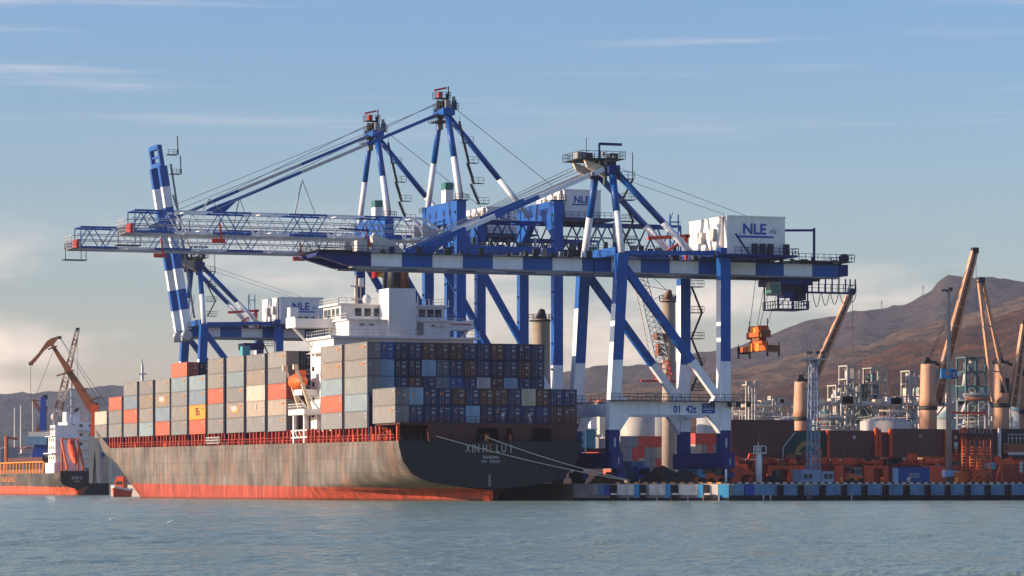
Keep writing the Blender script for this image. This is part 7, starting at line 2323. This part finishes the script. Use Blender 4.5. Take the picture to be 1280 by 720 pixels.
# second crane: blue with brown arm and rope hook, third: pale lattice boom
Dc = 1100
bl = thing('slewing_crane', 'blue slewing crane with folded brown arm on a blue portal behind the small cargo ship', 'crane', tuple(at(48, 619, Dc).xy) + (2.5,))
m = MB(); plate(m, [(51.5, 496), (57, 496), (58, 538), (50, 538)][::-1], 2.2, 'royal_blue'); m.cbox(A(56, 496.5), (1.6, 1.4, 1.4), 'dark_steel'); m.build('mast', bl)
m = MB(); plate(m, [(40, 500), (43, 499), (56, 518), (53, 522)][::-1], 1.6, 'rust_brown'); plate(m, [(55, 508), (59, 508), (57, 524), (47, 543), (42, 543), (54, 520)][::-1], 1.4, 'rust_brown'); m.build('arm', bl)
m = MB(); plate(m, [(34, 546), (60, 546), (60, 556), (34, 556)][::-1], 7, 'pier_blue'); plate(m, [(37, 540), (58, 540), (58, 545.8), (37, 545.8)][::-1], 5, 'light_steel'); m.build('machine_house', bl)
m = MB(); plate(m, [(44, 556.3), (60, 556.3), (53, 580), (62, 604), (57, 604), (48, 582), (38, 604), (34, 604)][::-1], 4, 'royal_blue'); m.build('portal', bl)
m = MB(); m.bar(A(41.5, 501), A(41.5, 540), .5, .5, 'light_steel'); m.bar(A(44, 501), A(44, 540), .4, .4, 'light_steel'); m.build('ladder_post', bl)
m = MB(); m.bar(A(38.5, 500), A(56, 502), .25, .25, 'dark_steel'); m.build('stay', bl)
la = thing('lattice_crane', 'pale lattice-boom harbour crane leaning behind the brown luffing crane', 'crane', tuple(at(66, 619, Dc).xy) + (2.5,))
m = MB()
p0, p1 = A(67, 538), A(97, 412); xx = Vector((CT, -ST, 0)); d_ = (p1 - p0).normalized(); s1 = (xx - d_ * d_.dot(xx)).normalized()
n = 24
for k in range(n):
    a_, b_ = p0.lerp(p1, k / n), p0.lerp(p1, (k + 1) / n); wa, wb = 1.25 - .75 * k / n, 1.25 - .75 * (k + 1) / n
    mt = 'crane_brown' if k % 5 < 2 else 'cream_paint'
    for sg in (-1, 1):
        for q in (-1, 1): m.bar(a_ + s1 * sg * wa + cr_dir * q * wa, b_ + s1 * sg * wb + cr_dir * q * wb, .3, .3, mt)
        m.bar(a_ + s1 * sg * wa - cr_dir * wa, b_ - s1 * sg * wb - cr_dir * wb, .2, .2, mt)
m.cbox(p1, (1.0, 1.0, 1.2), 'dark_steel')
m.build('boom', la)
m = MB(); plate(m, [(62, 520), (74, 520), (74, 545), (62, 545)][::-1], 4, 'grey_steel'); m.build('machine_house', la)
m = MB(); plate(m, [(64, 545.3), (72, 545.3), (75, 604), (61, 604)][::-1], 3, 'grey_steel'); m.build('tower', la)
m = MB(); m.bar(A(97, 414), A(96.8, 490), .09, .09, 'wire'); m.build('hook_rope', la)
Dc = 1010
pd = thing('stone_shed', 'cream stone shed with blue canopy on the far pier under the bow', 'shed', tuple(at(130, 619, Dc).xy) + (0,))
m = MB(); plate(m, [(121, 566), (138, 564), (138, 604), (121, 604)][::-1], 8, 'cream_paint'); m.build('wall', pd)
m = MB(); m.prism([A(116, 575) - cr_dir * 5, A(128, 564) - cr_dir * 5, A(133, 568) - cr_dir * 5, A(124, 582) - cr_dir * 5][::-1], cr_dir * 1.0, 'royal_blue'); m.build('canopy', pd)
Dc = 1190
m = MB(); plate(m, [(-60, 606), (175, 606), (175, 622), (-60, 622)][::-1], 6, 'concrete')
solo(m, 'far_pier', 'low concrete pier in the distance beneath the harbour cranes beyond the bow', 'pier', tuple(A(45, 604)))
# chimneys and sheds on the far left shore
for px0, px1, yt, D, lab in ((17.5, 19.8, 510, 3300, 'slimmer of two pale far chimneys against the hill'), (25.2, 27.6, 507, 3300, 'taller of two pale far chimneys against the hill')):
    a_, b_ = at(px0, 552, D), at(px1, 552, D); r_ = (b_ - a_).length / 2; c = (a_ + b_) / 2; m = MB(); m.lathe(c.x, c.y, [(r_ * 1.3, 0), (r_, at(px0, yt, D).z)], 'silo_white', 14)
    solo(m, 'chimney', lab, 'chimney', (c.x, c.y, 0), 'far chimneys')
srn = random.Random(14)
for k in range(14):
    px = -4 + k * 6.2 + srn.uniform(-2, 2); py = 572 + srn.uniform(-14, 16); D = 2600 + srn.uniform(-200, 300); p = at(px, py, D); w_ = srn.uniform(3, 7)
    m = MB(); m.box(p.x - w_, p.x + w_, p.y - 5, p.y + 5, 0, p.z, srn.choice(['silo_white', 'house_wall', 'grey_steel', 'silo_steel'])); m.prism([(p.x - w_ - .3, p.y - 5.2, p.z), (p.x + w_ + .3, p.y - 5.2, p.z), (p.x, p.y - 5.2, p.z + w_ * .35)], (0, 10.4, 0), srn.choice(['house_roof', 'silo_roof', 'grey_steel']))
    solo(m, 'shore_building', 'far building in the hazy town below the blue hill beyond the bow', 'building', (p.x, p.y, 0), 'hazy far shore buildings')
# pilot boat under the bow
pb0 = at(150, 620.5, 830)
pt = thing('pilot_boat', 'small red and white workboat lying under the bow of the container ship', 'boat', (pb0.x, pb0.y, 0))
m = MB(); sec = []
for k in range(9):
    t = k / 8; u = -4.5 + 9 * t; w_ = 1.6 * (1 - max(0, (t - .45) / .56) ** 2) if t > .45 else 1.6; h_ = 1.6 + 1.4 * max(0, t - .4) ** 1.5
    sec.append((u, max(.05, w_), h_))
dirb = Vector((-.55, -.83, 0)).normalized(); sdb = Vector((dirb.y, -dirb.x, 0))
for u, w_, h_ in sec:
    c = Vector((pb0.x, pb0.y, 0)) + dirb * u
    for sx_, z in ((-1, h_), (-.8, -.4), (.8, -.4), (1, h_)): q = c + sdb * w_ * sx_; m.v.append((q.x, q.y, z))
for k in range(8):
    for j in range(3): m.face([k * 4 + j, k * 4 + j + 1, k * 4 + j + 5, k * 4 + j + 4], 'orange_red')
    m.face([k * 4 + 3, k * 4, k * 4 + 4, k * 4 + 7], 'light_steel')
m.face([0, 1, 2, 3], 'orange_red'); m.build('hull', pt)
rb = math.atan2(dirb.y, dirb.x)
m = MB()
for k in range(8):
    for sg in (-1, 1):
        (u, w_, h_), (u2, w2, h2) = sec[k], sec[k + 1]; c, c2_ = Vector((pb0.x, pb0.y, 0)) + dirb * u + sdb * sg * w_, Vector((pb0.x, pb0.y, 0)) + dirb * u2 + sdb * sg * w2
        m.bar((c.x, c.y, h_ + .15), (c2_.x, c2_.y, h2 + .15), .3, .5, 'white_paint')
m.build('gunwale', pt)
m = MB(); c = Vector((pb0.x, pb0.y, 0)) - dirb * .8; m.cbox((c.x, c.y, 2.9), (3.0, 2.2, 2.4), 'orange_red', rb); m.cbox((c.x, c.y, 4.5), (1.8, 1.8, .8), 'orange_red', rb); m.bar((c.x, c.y, 4.9), (c.x, c.y, 7), .12, .12, 'grey_steel'); wc = m.build('wheelhouse', pt)
m = MB(); m.cbox((c.x, c.y, 3.3), (2.0, 2.24, .7), 'glass_dark', rb); m.cbox((c.x, c.y, 3.3), (3.04, 1.6, .7), 'glass_dark', rb); m.build('window', wc)
# gulls resting on the water
for px, py, lab in ((212, 655, 'white gull sitting on the water off the ship bow'), (139, 651, 'small white gull further out on the water beyond the other')):
    D = CAMZ * FPX / (py - 609); p = at(px, py, D); g_ = MB()
    for k, (u, z, r_) in enumerate(((-.22, .08, .02), (-.12, .09, .08), (0, .1, .1), (.12, .11, .08), (.18, .2, .05), (.22, .24, .055), (.3, .23, .012))):
        for q in range(8): g_.v.append((p.x + u * .7, p.y + .7 * r_ * math.cos(q * math.pi / 4), .03 + .7 * (z + r_ * math.sin(q * math.pi / 4))))
    for k in range(6):
        for q in range(8): g_.face([k * 8 + q, k * 8 + (q + 1) % 8, (k + 1) * 8 + (q + 1) % 8, (k + 1) * 8 + q], 'gull_white', True)
    solo(g_, 'gull', lab, 'bird', (p.x, p.y, 0), 'gulls on the water')
